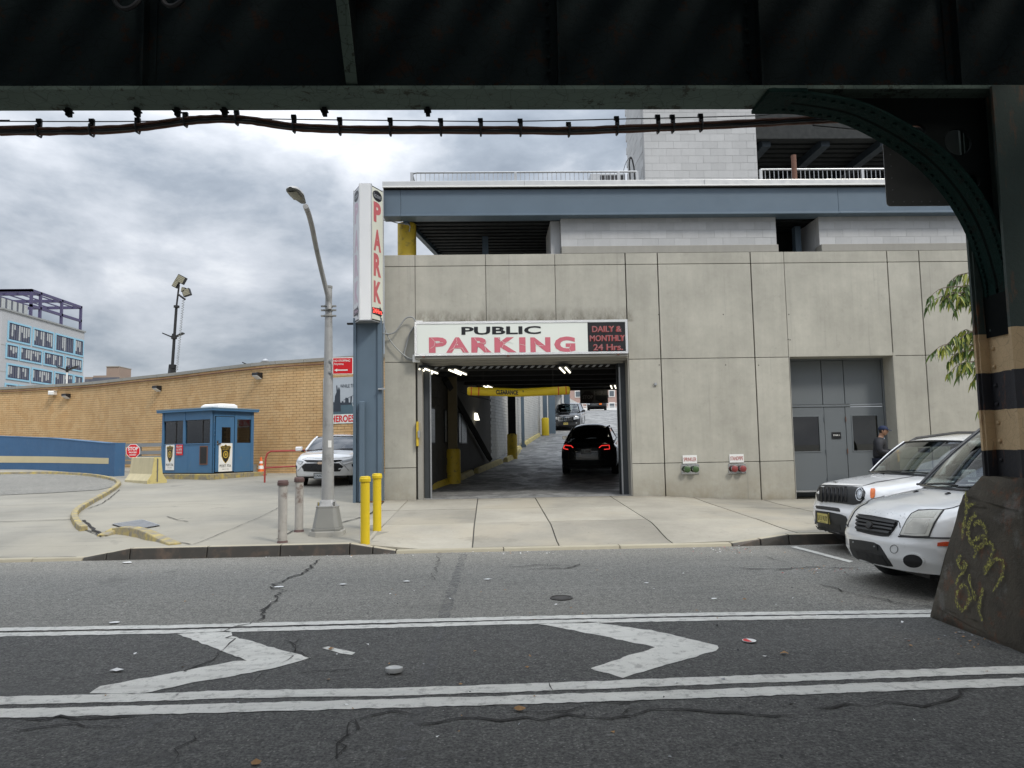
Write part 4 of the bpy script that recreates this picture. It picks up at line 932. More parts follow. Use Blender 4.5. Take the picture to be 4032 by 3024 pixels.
# wall posters and meter boxes
for (x0, y0, x1, y1), lab in (((1674, 1602, 1692, 1748), 'narrow framed poster nearest the entrance on the left inner wall'), ((1694, 1605, 1712, 1748), 'second framed poster on the left inner wall'), ((1750, 1612, 1759, 1745), 'thin poster edge seen left of the first yellow column'), ((1805, 1622, 1815, 1746), 'narrow poster just right of the first yellow column'), ((1816, 1622, 1837, 1748), 'framed notice with dark torn patch right of the first column')):
    # intersect the pixel with the left wall plane
    def onwall(px, py):
        d = ray(px, py); o_ = Vector((0, 0, EYE)); n = GN; t = ((gpt(0, .04, 0)-o_).dot(n))/d.dot(n); return o_+d*t
    q = [onwall(x0, y1), onwall(x1, y1), onwall(x1, y0), onwall(x0, y0)]; zb, zt = (q[0].z+q[1].z)/2, (q[2].z+q[3].z)/2
    s0 = (q[0]-GO).dot(GD); s1 = (q[1]-GO).dot(GD)
    if s1-s0 > 3: s1 = s0+1.1
    fr = MB().hexa([gpt(s0, .03, zb), gpt(s1, .03, zb), gpt(s1, .055, zb), gpt(s0, .055, zb)], [gpt(s0, .03, zt), gpt(s1, .03, zt), gpt(s1, .055, zt), gpt(s0, .055, zt)]).build('wall_poster', M['black'])
    tag(fr, lab, 'poster'); m_ = .04
    MB().hexa([gpt(s0+m_, .055, zb+m_), gpt(s1-m_, .055, zb+m_), gpt(s1-m_, .06, zb+m_), gpt(s0+m_, .06, zb+m_)], [gpt(s0+m_, .055, zt-m_), gpt(s1-m_, .055, zt-m_), gpt(s1-m_, .06, zt-m_), gpt(s0+m_, .06, zt-m_)]).build('poster_sheet', paint('poster_paper', (.34, .36, .38), .3, .35, 7), fr)
# fluorescent lamps
M['tube'] = emit('fluorescent_tube', (1.0, .94, .76), 1.7)
def fluo(px, py, z, ln, lab, tilt=0):
    d = ray(px, py); t = (z-EYE)/d.z; p = Vector((d.x*t, d.y*t, z)); r = empty('ceiling_lamp', p, label=lab, cat='lamp', group='fluorescent lamps under the garage ceiling')
    r.rotation_euler = (0, 0, -math.atan2(GD.x, GD.y)+tilt)
    MB().box((-.13, -ln/2, .03), (.13, ln/2, .09)).build('fitting', M['dark2'], r)
    for x in (-.07, .07): MB().cyl((x, -ln/2, 0), (x, ln/2, 0), .022, 8).build('tube', M['tube'], r, smooth=True)
fluo(1688, 1462, 3.50, 1.1, 'wide lit lamp at the far left under the garage ceiling'); fluo(1803, 1466, 3.50, 1.2, 'lit twin-tube lamp above the first yellow column'); fluo(2225, 1458, 3.50, 1.2, 'lit twin-tube lamp right of centre under the ceiling')
fluo(1925, 1525, 3.72, 1.2, 'lit lamp tube half hidden behind the clearance bar'); fluo(2415, 1524, 3.66, 1.2, 'lit lamp at the far right near the jamb')
# wall lamp low on the left with its glow
p = onwall(1952, 1578); o = tag(MB().hexa([gpt(7.6, .04, 2.55), gpt(7.9, .04, 2.55), gpt(7.9, .16, 2.55), gpt(7.6, .16, 2.55)], [gpt(7.6, .04, 2.8), gpt(7.9, .04, 2.8), gpt(7.9, .08, 2.8), gpt(7.6, .08, 2.8)]).build('wall_lamp', M['tube']), 'bright wedge wall lamp deep in the passage under the clearance bar', 'lamp')
# clearance bar with chains
cb = empty('clearance_bar', (0, 0, 0), label='bent yellow clearance bar with red bands hanging across the entrance', cat='clearance bar')
Yc = 18.25; cbp = [fp(1840, 1540, Yc), fp(2045, 1546, Yc), fp(2243, 1537, Yc)]
for p in cbp: p.y = Yc
cb.location = cbp[1]; cof = -Vector(cb.location)
def CB(name, mb, mat, **k):
    o = mb.build(name, mat, cb, **k); o.location = cof; return o
d1, d2 = (cbp[1]-cbp[0]).normalized(), (cbp[2]-cbp[1]).normalized(); rb = .105
CB('bar', MB().tube([cbp[0]+d1*.0, cbp[0]+d1*.03, cbp[1]-d1*.02, cbp[1]+d2*.02, cbp[2]-d2*.03, cbp[2]], [rb*.8, rb, rb, rb, rb, rb*.8], 20), M['yellow'], smooth=True)
for P, d, t in ((cbp[0], d1, .09), (cbp[0], d1, .28), (cbp[2], -d2, .09), (cbp[2], -d2, .28)): CB('red_band', MB().cyl(P+d*t, P+d*(t+.022), rb+.003, 20), M['red'], smooth=True)
text_o = MB(); a = fp(1953, 1553, Yc-rb-.004); b = fp(2040, 1555, Yc-rb-.004); c = fp(1953, 1535, Yc-rb-.004)
text('CLEARANCE', (a.x, Yc-rb-.006, a.z), (b.x-a.x, 0, b.z-a.z), (0, 0, c.z-a.z), None, into=text_o, bold=.04); CB('lettering', text_o, M['signblack'], fix=False)
text_o = MB(); a = fp(2057, 1546, Yc-rb-.004); text('9', (a.x, Yc-rb-.006, a.z), (.035, 0, 0), (0, 0, .06), None, into=text_o, bold=.02); CB('lettering', text_o, M['signblack'], fix=False)
for x in (1903, 2178): a = fp(x, 1530, Yc); CB('hanger_cable', MB().cyl((a.x, Yc, a.z), (a.x, Yc, 3.7), .008, 6), M['cable'])
for pts in ([(1810, 1542), (1830, 1550), (1860, 1560), (1900, 1568), (1930, 1576)],): wire('slack_wire', pts, .01, M['cable'], 20.5, 'slack black wire drooping behind the clearance bar', 'wire')
# STOP HERE sign hung from the ceiling
sh = empty('stop_here_sign', (0, 0, 0), label='dark hanging board reading STOP HERE with arrow seen against the bright ramp', cat='sign')
Ys = 26.0; a, b = fp(2285, 1589, Ys), fp(2393, 1533, Ys); sh.location = ((a.x+b.x)/2, Ys, a.z); so = -Vector(sh.location)
def SH(name, mb, mat, **k):
    o = mb.build(name, mat, sh, **k); o.location = so; return o
M['signdim'] = paint('dark_board', (.10, .10, .095), .7, .3, 5); M['dimletter'] = paint('grey_letter', (.24, .23, .22), .7, .2, 6)  # dark grey board, mid grey letters, both slightly mottled
SH('board', MB().box((a.x, Ys, a.z), (b.x, Ys+.03, b.z)), M['signdim'])
oc = Vector((lerp(a.x, b.x, .27), Ys-.004, lerp(a.z, b.z, .45))); SH('octagon', MB().add([oc+Vector((math.cos(R_(22.5+45*k))*.235, 0, math.sin(R_(22.5+45*k))*.235)) for k in range(8)], [tuple(range(8))]), paint('dim_octagon', (.03, .02, .02), .6))
t_ = MB(); text('STOP', (oc.x-.19, Ys-.008, oc.z-.06), (.38, 0, 0), (0, 0, .13), None, into=t_, bold=.03); SH('lettering', t_, M['dimletter'], fix=False)
t_ = MB(); text('HERE', (lerp(a.x, b.x, .50), Ys-.006, lerp(a.z, b.z, .62)), (.47*(b.x-a.x), 0, 0), (0, 0, .28*(b.z-a.z)), None, into=t_, bold=.05); SH('lettering', t_, M['dimletter'], fix=False)
ar = MB(); u = lambda s, t: (lerp(a.x, b.x, s), Ys-.005, lerp(a.z, b.z, t)); ar.add([u(.55, .55), u(.95, .55), u(.95, .30), u(.99, .30), u(.76, .06), u(.51, .30), u(.55, .30)], [tuple(range(7))]); SH('arrow', ar, M['signblack'])
for s in (.1, .9): SH('hanger', MB().cyl((lerp(a.x, b.x, s), Ys+.01, b.z), (lerp(a.x, b.x, s), Ys+.01, 3.98), .01, 5), M['cable'])
# beyond the crest: red brick housing with white windows, and a low railing
rb_ = empty('red_brick_building', (30, 190, 0), label='distant red brick building with white windows seen above the ramp crest', cat='building')
M['redbrick'] = paint('hazy_red_brick', (.40, .28, .25), .9, .2, .6)  # brick red paled and greyed for the haze of distance
x0, x1 = fp(2215, 1530, 190).x, fp(2520, 1530, 190).x; zt = fp(2350, 1524, 190).z
def RB(name, mb, mat): o = mb.build(name, mat, rb_); o.location = (-30, -190, 0); return o
RB('wall', MB().box((x0-15, 190, 0), (x1+25, 200, zt)), M['redbrick']); RB('cornice', MB().box((x0-15.2, 189.7, zt), (x1+25.2, 200, zt+.7)), M['white'])
wme = MB().box((-.8, -.12, -.9), (.8, .05, .9)).mesh('window', M['white']); pme = MB().box((-.6, -.16, -.7), (.6, -.13, .7)).mesh('pane', paint('far_pane', (.12, .14, .16), .2))
for k in range(3):
    for j in range(14):
        o = link('window', wme, rb_); o.location = (x0-30+j*3.0+1, 0, zt-1.8-k*3.2); p2 = link('pane', pme, o)
cr = empty('crest_railing', (11, 84, 5.3), label='thin white railing along the top of the ramp by the van', cat='railing')
mb = MB()
for z in (.4, .8, 1.15): mb.cyl((-1, 0, z), (9, 0, z), .035, 6)
for k in range(11): mb.cyl((-1+k, 0, 0), (-1+k, 0, 1.2), .04, 6)
mb.build('rails', M['white'], cr)
tag(MB().box((8.2, 100, 5.3), (40, 104, 6.8)).build('low_white_building', M['white']), 'low white building strip beyond the top of the ramp', 'building')
# ================================================================== yard at the left: brick wall, booth, barrier, distant buildings
# ---- curved tan brick wall
WP = [(1560, 26.6), (1400, 27.1), (1230, 27.8), (1050, 28.6), (860, 30.2), (685, 32.1), (530, 33.6), (333, 35.9), (150, 37.0), (0, 37.8), (-300, 39.0), (-900, 41)]
wall_path = smooth_path([Vector((fp(px, 1700, Y).x, Y, 0)) for px, Y in WP], 8)
WT = 5.0
bw = empty('brick_wall', wall_path[0], label='long curved tan brick wall with grey coping behind the yard', cat='wall'); bwo = -Vector(bw.location)
def BW_(name, mb, mat, **k):
    o = mb.build(name, mat, bw, **k); o.location = bwo; return o
def path_sampler(P):
    acc = [0]
    for a, b in zip(P, P[1:]): acc.append(acc[-1]+(b-a).length)
    def f(s):
        s = max(0, min(acc[-1]-1e-4, s)); i = 0
        lo, hi = 0, len(acc)-1
        while hi-lo > 1:
            m = (lo+hi)//2
            if acc[m] <= s: lo = m
            else: hi = m
        t = (s-acc[lo])/(acc[lo+1]-acc[lo]); d = (P[lo+1]-P[lo]).normalized(); return P[lo].lerp(P[lo+1], t), d
    return f, acc[-1]
wf, WL = path_sampler(wall_path)
def nrm_of(d): n = Vector((-d.y, d.x, 0)); return n if n.y < 0 else -n          # towards the viewer
core = MB(); Pq = [wf(i*WL/90) for i in range(91)]
for (p, d), (q, e) in zip(Pq, Pq[1:]):
    n, m = nrm_of(d), nrm_of(e)
    core.hexa([p-n*.012+Vector((0, 0, .2)), q-m*.012+Vector((0, 0, .2)), q-m*.35+Vector((0, 0, .2)), p-n*.35+Vector((0, 0, .2))], [p-n*.012+Vector((0, 0, WT)), q-m*.012+Vector((0, 0, WT)), q-m*.35+Vector((0, 0, WT)), p-n*.35+Vector((0, 0, WT))])
M['brickmortar'] = paint('tan_mortar', (.19, .135, .075), .95, .2, 4)
BW_('mortar_core', core, M['brickmortar'])
def brick_mat():
    g = MG('tan_brick'); v = g.vor(3.3, out='Color'); s = g.t.nodes.new('ShaderNodeSeparateColor'); g.l(v, s.inputs[0])
    col = g.mix(s.outputs[0], (.58, .365, .17), (.65, .44, .225)); col = g.vary(col, g.noise(.7, 5, .6), .84, 1.14); col = g.vary(col, g.noise(14, 4, .7), .85, 1.12)
    col = g.vary(col, g.noise(2.2, 3, .5, vec=g.mp((1.5, 1.5, .12))), .88, 1.1)
    return g.out(col, .85, g.noise(50, 4), bs=.3, bd=.005)
M['brick'] = brick_mat()
CH, BL = .1045, .305
def brick_pts(s, z, L_=BL-.014, h=CH-.013):
    (p, d), (q, e) = wf(s), wf(s+L_); n, m = nrm_of(d), nrm_of(e); j = rnd.uniform(-.002, .003)
    return [p+n*j, q+m*j, q-m*.03, p-n*.03], z, h
cells = []
nrows = int((WT-.62)/CH)
for k in range(nrows):
    z = WT-.02-(k+1)*CH; s = .3+(BL/2 if k % 2 else 0)
    while s < min(WL-.4, 33): cells.append((s, z)); s += BL
near = sorted(cells, key=lambda c: (0 if (4.4 < c[0] < 8.9) else 1, abs(c[1]-3.9)))[:300]; ns = set(near)
rest = MB()
for s, z in cells:
    q, zz, h = brick_pts(s, z); lo = [p+Vector((0, 0, zz)) for p in q]; hi = [p+Vector((0, 0, zz+h)) for p in q]
    if (s, z) in ns: BW_('brick', MB().hexa(lo, hi), M['brick'])
    else: rest.hexa(lo, hi)
o = BW_('brick_courses', rest, M['brick']); o['kind'] = 'stuff'
for i in range(0, 90, 3):
    (p, d), (q, e) = Pq[i], Pq[i+3]; n, m = nrm_of(d), nrm_of(e); g_ = .01
    a, b = p+d*g_, q-e*g_
    BW_('coping_stone', MB().hexa([a+n*.05+Vector((0, 0, WT-.03)), b+m*.05+Vector((0, 0, WT-.03)), b-m*.4+Vector((0, 0, WT-.03)), a-n*.4+Vector((0, 0, WT-.03))], [a+n*.05+Vector((0, 0, WT+.10)), b+m*.05+Vector((0, 0, WT+.10)), b-m*.4+Vector((0, 0, WT+.10)), a-n*.4+Vector((0, 0, WT+.10))]), M['panel_dark'])
BW_('conduit', MB().tube([wf(s)[0]+nrm_of(wf(s)[1])*.05+Vector((0, 0, WT-.14)) for s in [2.5+i*.6 for i in range(38)]], .025, 6), M['brown'], smooth=True)
BW_('footing', MB().hexa([wf(2)[0]+Vector((0, -.05, .6)), wf(9)[0]+Vector((0, -.05, .6)), wf(9)[0]+Vector((0, .1, .6)), wf(2)[0]+Vector((0, .1, .6))], [wf(2)[0]+Vector((0, -.05, .86)), wf(9)[0]+Vector((0, -.05, .86)), wf(9)[0]+Vector((0, .1, .86)), wf(2)[0]+Vector((0, .1, .86))]), M['panel_dark'])
def onwallY(px, py):
    """point of the brick wall seen at a pixel"""
    d = ray(px, py); best = None
    for i in range(400):
        p, e = wf(i*WL/400); x = d.x/d.y*p.y
        v = abs(x-p.x)
        if best is None or v < best[0]: best = (v, p, e)
    _, p, e = best; return Vector((p.x, p.y, EYE+d.z/d.y*p.y)), nrm_of(e)
for px, py, lab in ((270, 1560, 'wall floodlight nearest the small white camera on the brick wall'), (628, 1530, 'wall floodlight near the light tower foot on the brick wall'), (1024, 1480, 'wall floodlight at the highest part of the brick wall by the lamp post')):
    p, n = onwallY(px, py); r = empty('wall_floodlight', p, math.atan2(n.x, -n.y), lab, 'wall light', 'floodlights along the top of the brick wall'); r.scale = (.74, .74, .74)
    MB().hexa([(-.22, -.36, .02), (.22, -.36, .02), (.22, 0, -.14), (-.22, 0, -.14)], [(-.22, -.34, .16), (.22, -.34, .16), (.22, 0, .16), (-.22, 0, .16)]).build('hood', M['black'], r, bevel=.01)
    MB().hexa([(-.19, -.34, .01), (.19, -.34, .01), (.19, -.05, -.15), (-.19, -.05, -.15)], [(-.19, -.33, -.03), (.19, -.33, -.03), (.19, -.03, -.19), (-.19, -.03, -.19)][::1]).build('lens', M['white'], r, bevel=.01)
p, n = onwallY(214, 1552); r = empty('security_camera', p, 0, 'small white camera box at the left on top of the brick wall', 'camera'); MB().box((-.14, -.34, -.06), (.14, 0, .12)).build('body', M['white'], r, bevel=.03); MB().box((-.16, -.30, .12), (.16, .05, .15)).build('hood', M['white'], r)
# banner on the wall
p0, n = onwallY(1272, 1670); p1, _ = onwallY(1272, 1490); q0, n2 = onwallY(1440, 1670)
bn = empty('wall_banner', p0+n*.03, label='large printed banner with bridge and skyline and red HEROES lettering on the brick wall', cat='banner')
ux = (q0-p0); ux.z = 0; Lb = ux.length; ux.normalize(); hb = p1.z-p0.z; bno = n*.0
def BN(name, poly, mat, lift=0.0):
    o = MB().add([ux*(u*Lb)+Vector((0, 0, v*hb))+n*(.008+lift) for u, v in poly], [tuple(range(len(poly)))]).build(name, mat, bn, fix=False); return o
MB().hexa([n*0, ux*Lb, ux*Lb+n*.006, n*.006], [Vector((0, 0, hb)), ux*Lb+Vector((0, 0, hb)), ux*Lb+Vector((0, 0, hb))+n*.006, Vector((0, 0, hb))+n*.006]).build('sheet', paint('banner_sky', (.42, .46, .50), .5, .2, .8), bn)
M['print_dark'] = paint('banner_print_dark', (.03, .04, .055), .5, .3, 2); M['print_water'] = paint('banner_print_water', (.07, .12, .15), .5, .4, 3)
BN('printed_water', [(0, .20), (1, .20), (1, .44), (0, .44)], M['print_water'])
BN('printed_strip', [(0, 0), (1, 0), (1, .20), (0, .20)], M['sign' 'white'])
sky_ = [(0, .40)]; r7 = random.Random(11); u = 0.0
while u < .66: h = r7.uniform(.44, .58); sky_ += [(u, h), (u+.035, h)]; u += .04
sky_ += [(.66, .40)]; BN('printed_skyline', sky_, M['print_dark'], .002)
BN('printed_statue', [(.24, .26), (.42, .26), (.40, .55), (.40, .72), (.37, .80), (.345, .72), (.33, .83), (.31, .83), (.315, .68), (.28, .60), (.27, .50)], M['print_dark'], .003)
for u in (.74, .95): BN('printed_bridge_tower', [(u, .25), (u+.02, .25), (u+.02, .64), (u, .64)], M['print_dark'], .003)
BN('printed_bridge_top', [(.74, .60), (.97, .60), (.97, .64), (.74, .64)], M['print_dark'], .003); BN('printed_bridge_cable', [(.48, .50), (.75, .61), (.75, .62), (.48, .51)], M['print_dark'], .003)
def bn_text(s, u, v, du, dv, mat, bold=0.0): text(s, ux*(u*Lb)+Vector((0, 0, v*hb))+n*.013, ux*(du*Lb), (0, 0, dv*hb), mat, bn, bold)
bn_text('WHILE THE CITY', .40, .77, .56, .075, M['print_dark'], .005); bn_text('HEROES', .19, .03, .54, .15, M['red'], .03); bn_text('W', .68, .36, .06, .07, M['white'], .01)

# ---- guard booth
bc = Vector((fp(834, 1800, 25.2).x, 25.2, 0)); u_ = Vector((-.870, .493, 0)); v_ = Vector((.493, .870, 0)); BLn, BRn = 2.60, 1.82; bz = .885; bh = 2.13
bt = empty('guard_booth', bc+Vector((0, 0, .7)), label='blue painted guard booth with white roof unit and dark windows', cat='booth'); bto = -Vector(bt.location)
def bp(u, v, z): p = bc+u_*u+v_*v; return Vector((p.x, p.y, z))
def BT(name, u0, u1, v0, v1, z0, z1, mat, bevel=.004, par=None):
    mb = MB().hexa([bp(u0, v0, z0), bp(u1, v0, z0), bp(u1, v1, z0), bp(u0, v1, z0)], [bp(u0, v0, z1), bp(u1, v0, z1), bp(u1, v1, z1), bp(u0, v1, z1)])
    o = mb.build(name, mat, par or bt, bevel=bevel); o.location = bto if par is None else (0, 0, 0); return o
zt = bz+bh; M['boothglass'] = glass('booth_glass', (.75, .75, .68)); M['inside'] = paint('booth_inside', (.36, .35, .28), .7, .3, 2)
wz0, wz1 = bz+1.02, bz+1.84
# left face (v=0 side): lower panels, posts, header
BT('wall_panel', 0, BLn, 0, .06, bz, wz0, M['bluepaint']); BT('wall_panel', 0, BLn, 0, .06, wz1, zt, M['bluepaint'])
for a, b in ((0, .10), (1.36, 1.48), (2.50, 2.60)): BT('corner_post' if a != 1.36 else 'window_post', a, b, -.012, .07, bz if a != 1.36 else wz0, zt, M['bluepaint'])
for a, b in ((.10, 1.36), (1.48, 2.50)):
    BT('window', a, b, .03, .036, wz0, wz1, M['boothglass'], 0); BT('sliding_rail', a+.38, a+.42, .015, .045, wz0, wz1, M['black'], 0); BT('window_sill', a-.01, b+.01, -.02, .05, wz0-.035, wz0, M['bluepaint'])
    BT('window_frame', a, b, .0, .05, wz1-.03, wz1, M['black'], 0)
BT('corner_trim', 1.20, 1.24, -.006, .0, bz, wz0, M['bluepaint'])
# right face (u=0 side): door, then window panel
BT('wall_panel', 0, .06, 0, .10, bz, zt, M['bluepaint']); BT('wall_panel', 0, .06, .96, BRn, bz, wz0, M['bluepaint']); BT('wall_panel', 0, .06, .96, BRn, wz1+.02, zt, M['bluepaint']); BT('wall_panel', 0, .06, .10, .96, bz+1.95, zt, M['bluepaint'])
BT('corner_post', -.012, .07, 1.70, 1.82, bz, zt, M['bluepaint']); BT('window_post', -.01, .06, .96, 1.06, wz0, zt, M['bluepaint'])
BT('window', .03, .036, 1.06, 1.70, wz0, wz1+.02, M['boothglass'], 0)
dz0 = bz+.03; dr = BT('door', -.02, .03, .14, .92, dz0, bz+1.93, M['bluepaint'], .006)
def DD(name, u0, u1, v0, v1, z0, z1, mat): o = BT(name, u0, u1, v0, v1, z0, z1, mat, 0, dr); return o
DD('door_window', -.026, -.018, .40, .74, bz+1.03, bz+1.55, M['boothglass']); DD('door_window_back', -.0215, -.0205, .38, .76, bz+1.01, bz+1.57, M['black']); DD('door_handle', -.07, -.02, .20, .32, bz+.98, bz+1.01, M['chrome']); DD('lock_plate', -.03, -.02, .18, .24, bz+.95, bz+1.10, M['chrome'])
BT('rear_wall', 0, BLn, BRn-.06, BRn, bz, wz0, M['inside']); BT('rear_wall', 0, BLn, BRn-.06, BRn, wz1, zt, M['inside']); BT('rear_window', .1, BLn-.1, BRn-.04, BRn-.03, wz0, wz1, M['boothglass'], 0); BT('rear_window', BLn-.04, BLn-.03, .1, BRn-.1, wz0, wz1, M['boothglass'], 0); BT('pinned_papers', 1.7, 2.3, BRn-.075, BRn-.062, wz0+.1, wz0+.5, M['white'], 0); BT('rear_wall', BLn-.06, BLn, .06, BRn, bz, wz0, M['bluepaint']); BT('rear_wall', BLn-.06, BLn, .06, BRn, wz1, zt, M['bluepaint'])
BT('ceiling_panel', .07, BLn-.07, .07, BRn-.07, zt-.06, zt-.02, M['white']); BT('floor', 0, BLn, 0, BRn, bz-.05, bz, M['dark']); BT('counter', .3, BLn-.1, .08, .5, bz+.86, bz+.92, M['inside'])
BT('roof_slab', -.13, BLn+.16, -.13, BRn+.13, zt, zt+.10, M['bluepaint'], .01)
BT('roof_edge', -.14, BLn+.17, -.14, BRn+.14, zt+.075, zt+.115, paint('worn_roof_edge', (.13, .21, .28), .6, .35, 5), .005)
ru = bp(.75, .9, zt+.115)
def rprof(h, s): return [bp(.75+a*s*.62, .9+b*s*.42, zt+.115+h) for a, b in ((-1, -.7), (-.7, -1), (.7, -1), (1, -.7), (1, .7), (.7, 1), (-.7, 1), (-1, .7))]
mb = MB(); R0, R1, R2 = rprof(0, 1), rprof(.11, .97), rprof(.17, .80); mb.hexa(R0, R1); mb.hexa(R1, R2); o = mb.build('roof_unit', M['white'], bt, bevel=.01); o.location = bto
BT('vent_panel', .20, .60, -.018, .0, bz+.28, bz+.93, M['brown'], .004); BT('vent_mesh', .24, .56, -.022, -.016, bz+.32, bz+.89, M['black'], 0)
M['shield'] = paint('badge_black', (.02, .02, .018), .4); M['gold'] = paint('badge_gold', (.55, .38, .06), .45, .1)
def badge(face, a, z, w, h):
    """security post sign: shield, emblem and lettering on a white board"""
    def q(s, t, l):
        if face != 'L': l += .012
        return bp(a-s*w if face == 'L' else -l, -l if face == 'L' else a+s*w, z+t*h)
    def poly(name, pts, mat, l, par=None):
        mb = MB().add([q(s, t, l) for s, t in pts], [tuple(range(len(pts)))]); o = mb.build(name, mat, bt, fix=False); o.location = bto; return o
    o = MB().hexa([q(0, 0, .012), q(1, 0, .012), q(1, 0, .02), q(0, 0, .02)], [q(0, 1, .012), q(1, 1, .012), q(1, 1, .02), q(0, 1, .02)]).build('post_sign', M['white'], bt); o.location = bto
    sh_ = [(.5, .30), (.66, .40), (.78, .55), (.80, .76), (.86, .86), (.74, .90), (.62, .89), (.5, .94), (.38, .89), (.26, .90), (.14, .86), (.20, .76), (.22, .55), (.34, .40)]
    poly('shield_gold', [(.5+(s-.5)*1.12, .64+(t-.64)*1.07) for s, t in sh_], M['gold'], .0215); poly('shield', sh_, M['shield'], .023)
    poly('emblem', [(.5+.19*math.cos(k*.42), .60+.13*math.sin(k*.42)) for k in range(15)], M['gold'], .0245); poly('emblem_core', [(.5+.13*math.cos(k*.42), .60+.09*math.sin(k*.42)) for k in range(15)], M['shield'], .026); poly('emblem_star', [(.5+.07*math.cos(k*.42), .60+.05*math.sin(k*.42)) for k in range(15)], M['gold'], .0275)
    def tx(s, x, y, dx, dy, mat, l=.025, b=.0):
        o0 = q(x, y, l); t_ = MB(); text(s, o0, q(x+dx, y, l)-o0, (0, 0, dy*h), None, into=t_, bold=b); o = t_.build('lettering', mat, bt, fix=False); o.location = bto
    tx('DEPARTMENT', .22, .835, .56, .035, M['gold']); tx('SECURITY', .26, .765, .48, .045, M['gold'], b=.01); tx('POST 77A', .08, .15, .84, .095, M['signblack'], .0225, .02); tx('1900 714 4024', .25, .07, .50, .03, M['signblack'], .0225)
badge('L', 2.36, bz+.10, .46, .92); badge('R', .26, bz+.03, .58, .98)
# red notice
zq = bz+.62; o = BT('red_notice', 1.46, 1.80, -.028, -.012, zq, zq+.37, M['red'], .003)
for i, s in enumerate(('ROLL DOWN', 'ALL TINTED', 'WINDOWS')):
    o0 = bp(1.77, -.031, zq+.27-i*.105); t_ = MB(); text(s, o0, bp(1.49, -.031, zq+.27-i*.105)-o0, (0, 0, .065), None, into=t_, bold=.02); o = t_.build('lettering', M['white'], bt, fix=False); o.location = bto
# booth plinth with yellow edge
pl = empty('booth_plinth', bc+Vector((0, 0, .6)), label='low concrete plinth with worn yellow edge under the blue booth', cat='plinth')
for u0, u1, v0, v1 in ((-.30, 1.2, -.30, -.12), (1.21, 2.9, -.30, -.12), (-.30, -.12, -.11, 1.1), (-.30, -.12, 1.11, 2.2)):
    o = BT('kerb_stone', u0, u1, v0, v1, .5, bz-.03, M['kerb_yellow'], .02); o.parent = pl; o.location = -Vector(pl.location)
o = BT('slab', -.12, 3.0, -.12, 2.2, .5, bz-.045, M['slab'], 0); o.parent = pl; o.location = -Vector(pl.location)
# ---- stop sign
gsn = Vector((fp(523, 1865, 26.4).x, 26.4, 0)); gsn.z = zg(gsn.x, gsn.y)
st = empty('stop_sign', gsn, label='small red octagonal sign reading STOP PROCEED SLOWLY on a post', cat='sign')
MB().box((-.03, -.02, 0), (.03, .02, 1.05)).build('post', M['brown'], st)
cz = fp(523, 1776, 26.4).z-gsn.z
def octo(r, y): return [(r*math.cos(R_(22.5+45*k)), y, cz+r*math.sin(R_(22.5+45*k))) for k in range(8)]
MB().hexa(octo(.265, -.03), octo(.265, -.02)).build('sign_rim', M['white'], st); MB().hexa(octo(.245, -.034), octo(.245, -.0302)).build('sign_plate', M['red'], st)
for s, z, w, h in (('STOP', .02, .36, .13), ('PROCEED', -.075, .28, .055), ('SLOWLY', -.165, .24, .055)): text(s, (-w/2, -.037, cz+z), (w, 0, 0), (0, 0, h), M['white'], st, .03)
# ---- jersey barrier
ba, bb = gz(618, 1903), gz(548, 1893); bb = ba+Vector((-1.25, 1.15, 0)).normalized()*1.75
jb = empty('jersey_barrier', ba, label='chipped pale concrete jersey barrier with yellow end in front of the booth', cat='barrier'); e = (bb-ba); e.z = 0; Lj = e.length; e.normalize(); n = Vector((-e.y, e.x, 0))
prof = [(-.31, -.03), (-.31, .09), (-.17, .30), (-.11, .84), (.11, .84), (.17, .30), (.31, .09), (.31, -.03)]
M['jersey'] = concrete('jersey_concrete', (.50, .44, .28), var=.25, streak=.2)
mb = MB().hexa([n*a+Vector((0, 0, z)) for a, z in prof], [e*Lj+n*a+Vector((0, 0, z)) for a, z in prof]); mb.build('body', M['jersey'], jb, bevel=.02)
mb = MB().hexa([-e*.012+n*a*.99+Vector((0, 0, z)) for a, z in prof], [-e*.001+n*a*.99+Vector((0, 0, z)) for a, z in prof]); mb.build('painted_end', M['yellow_pale'], jb)
MB().hexa([-e*.02+n*a+Vector((0, 0, z)) for a, z in ((-.02, .05), (.02, .05), (.025, .8), (-.02, .78))], [-e*.0125+n*a+Vector((0, 0, z)) for a, z in ((-.02, .05), (.02, .05), (.025, .8), (-.02, .78))]).build('end_slot', M['joint'], jb)
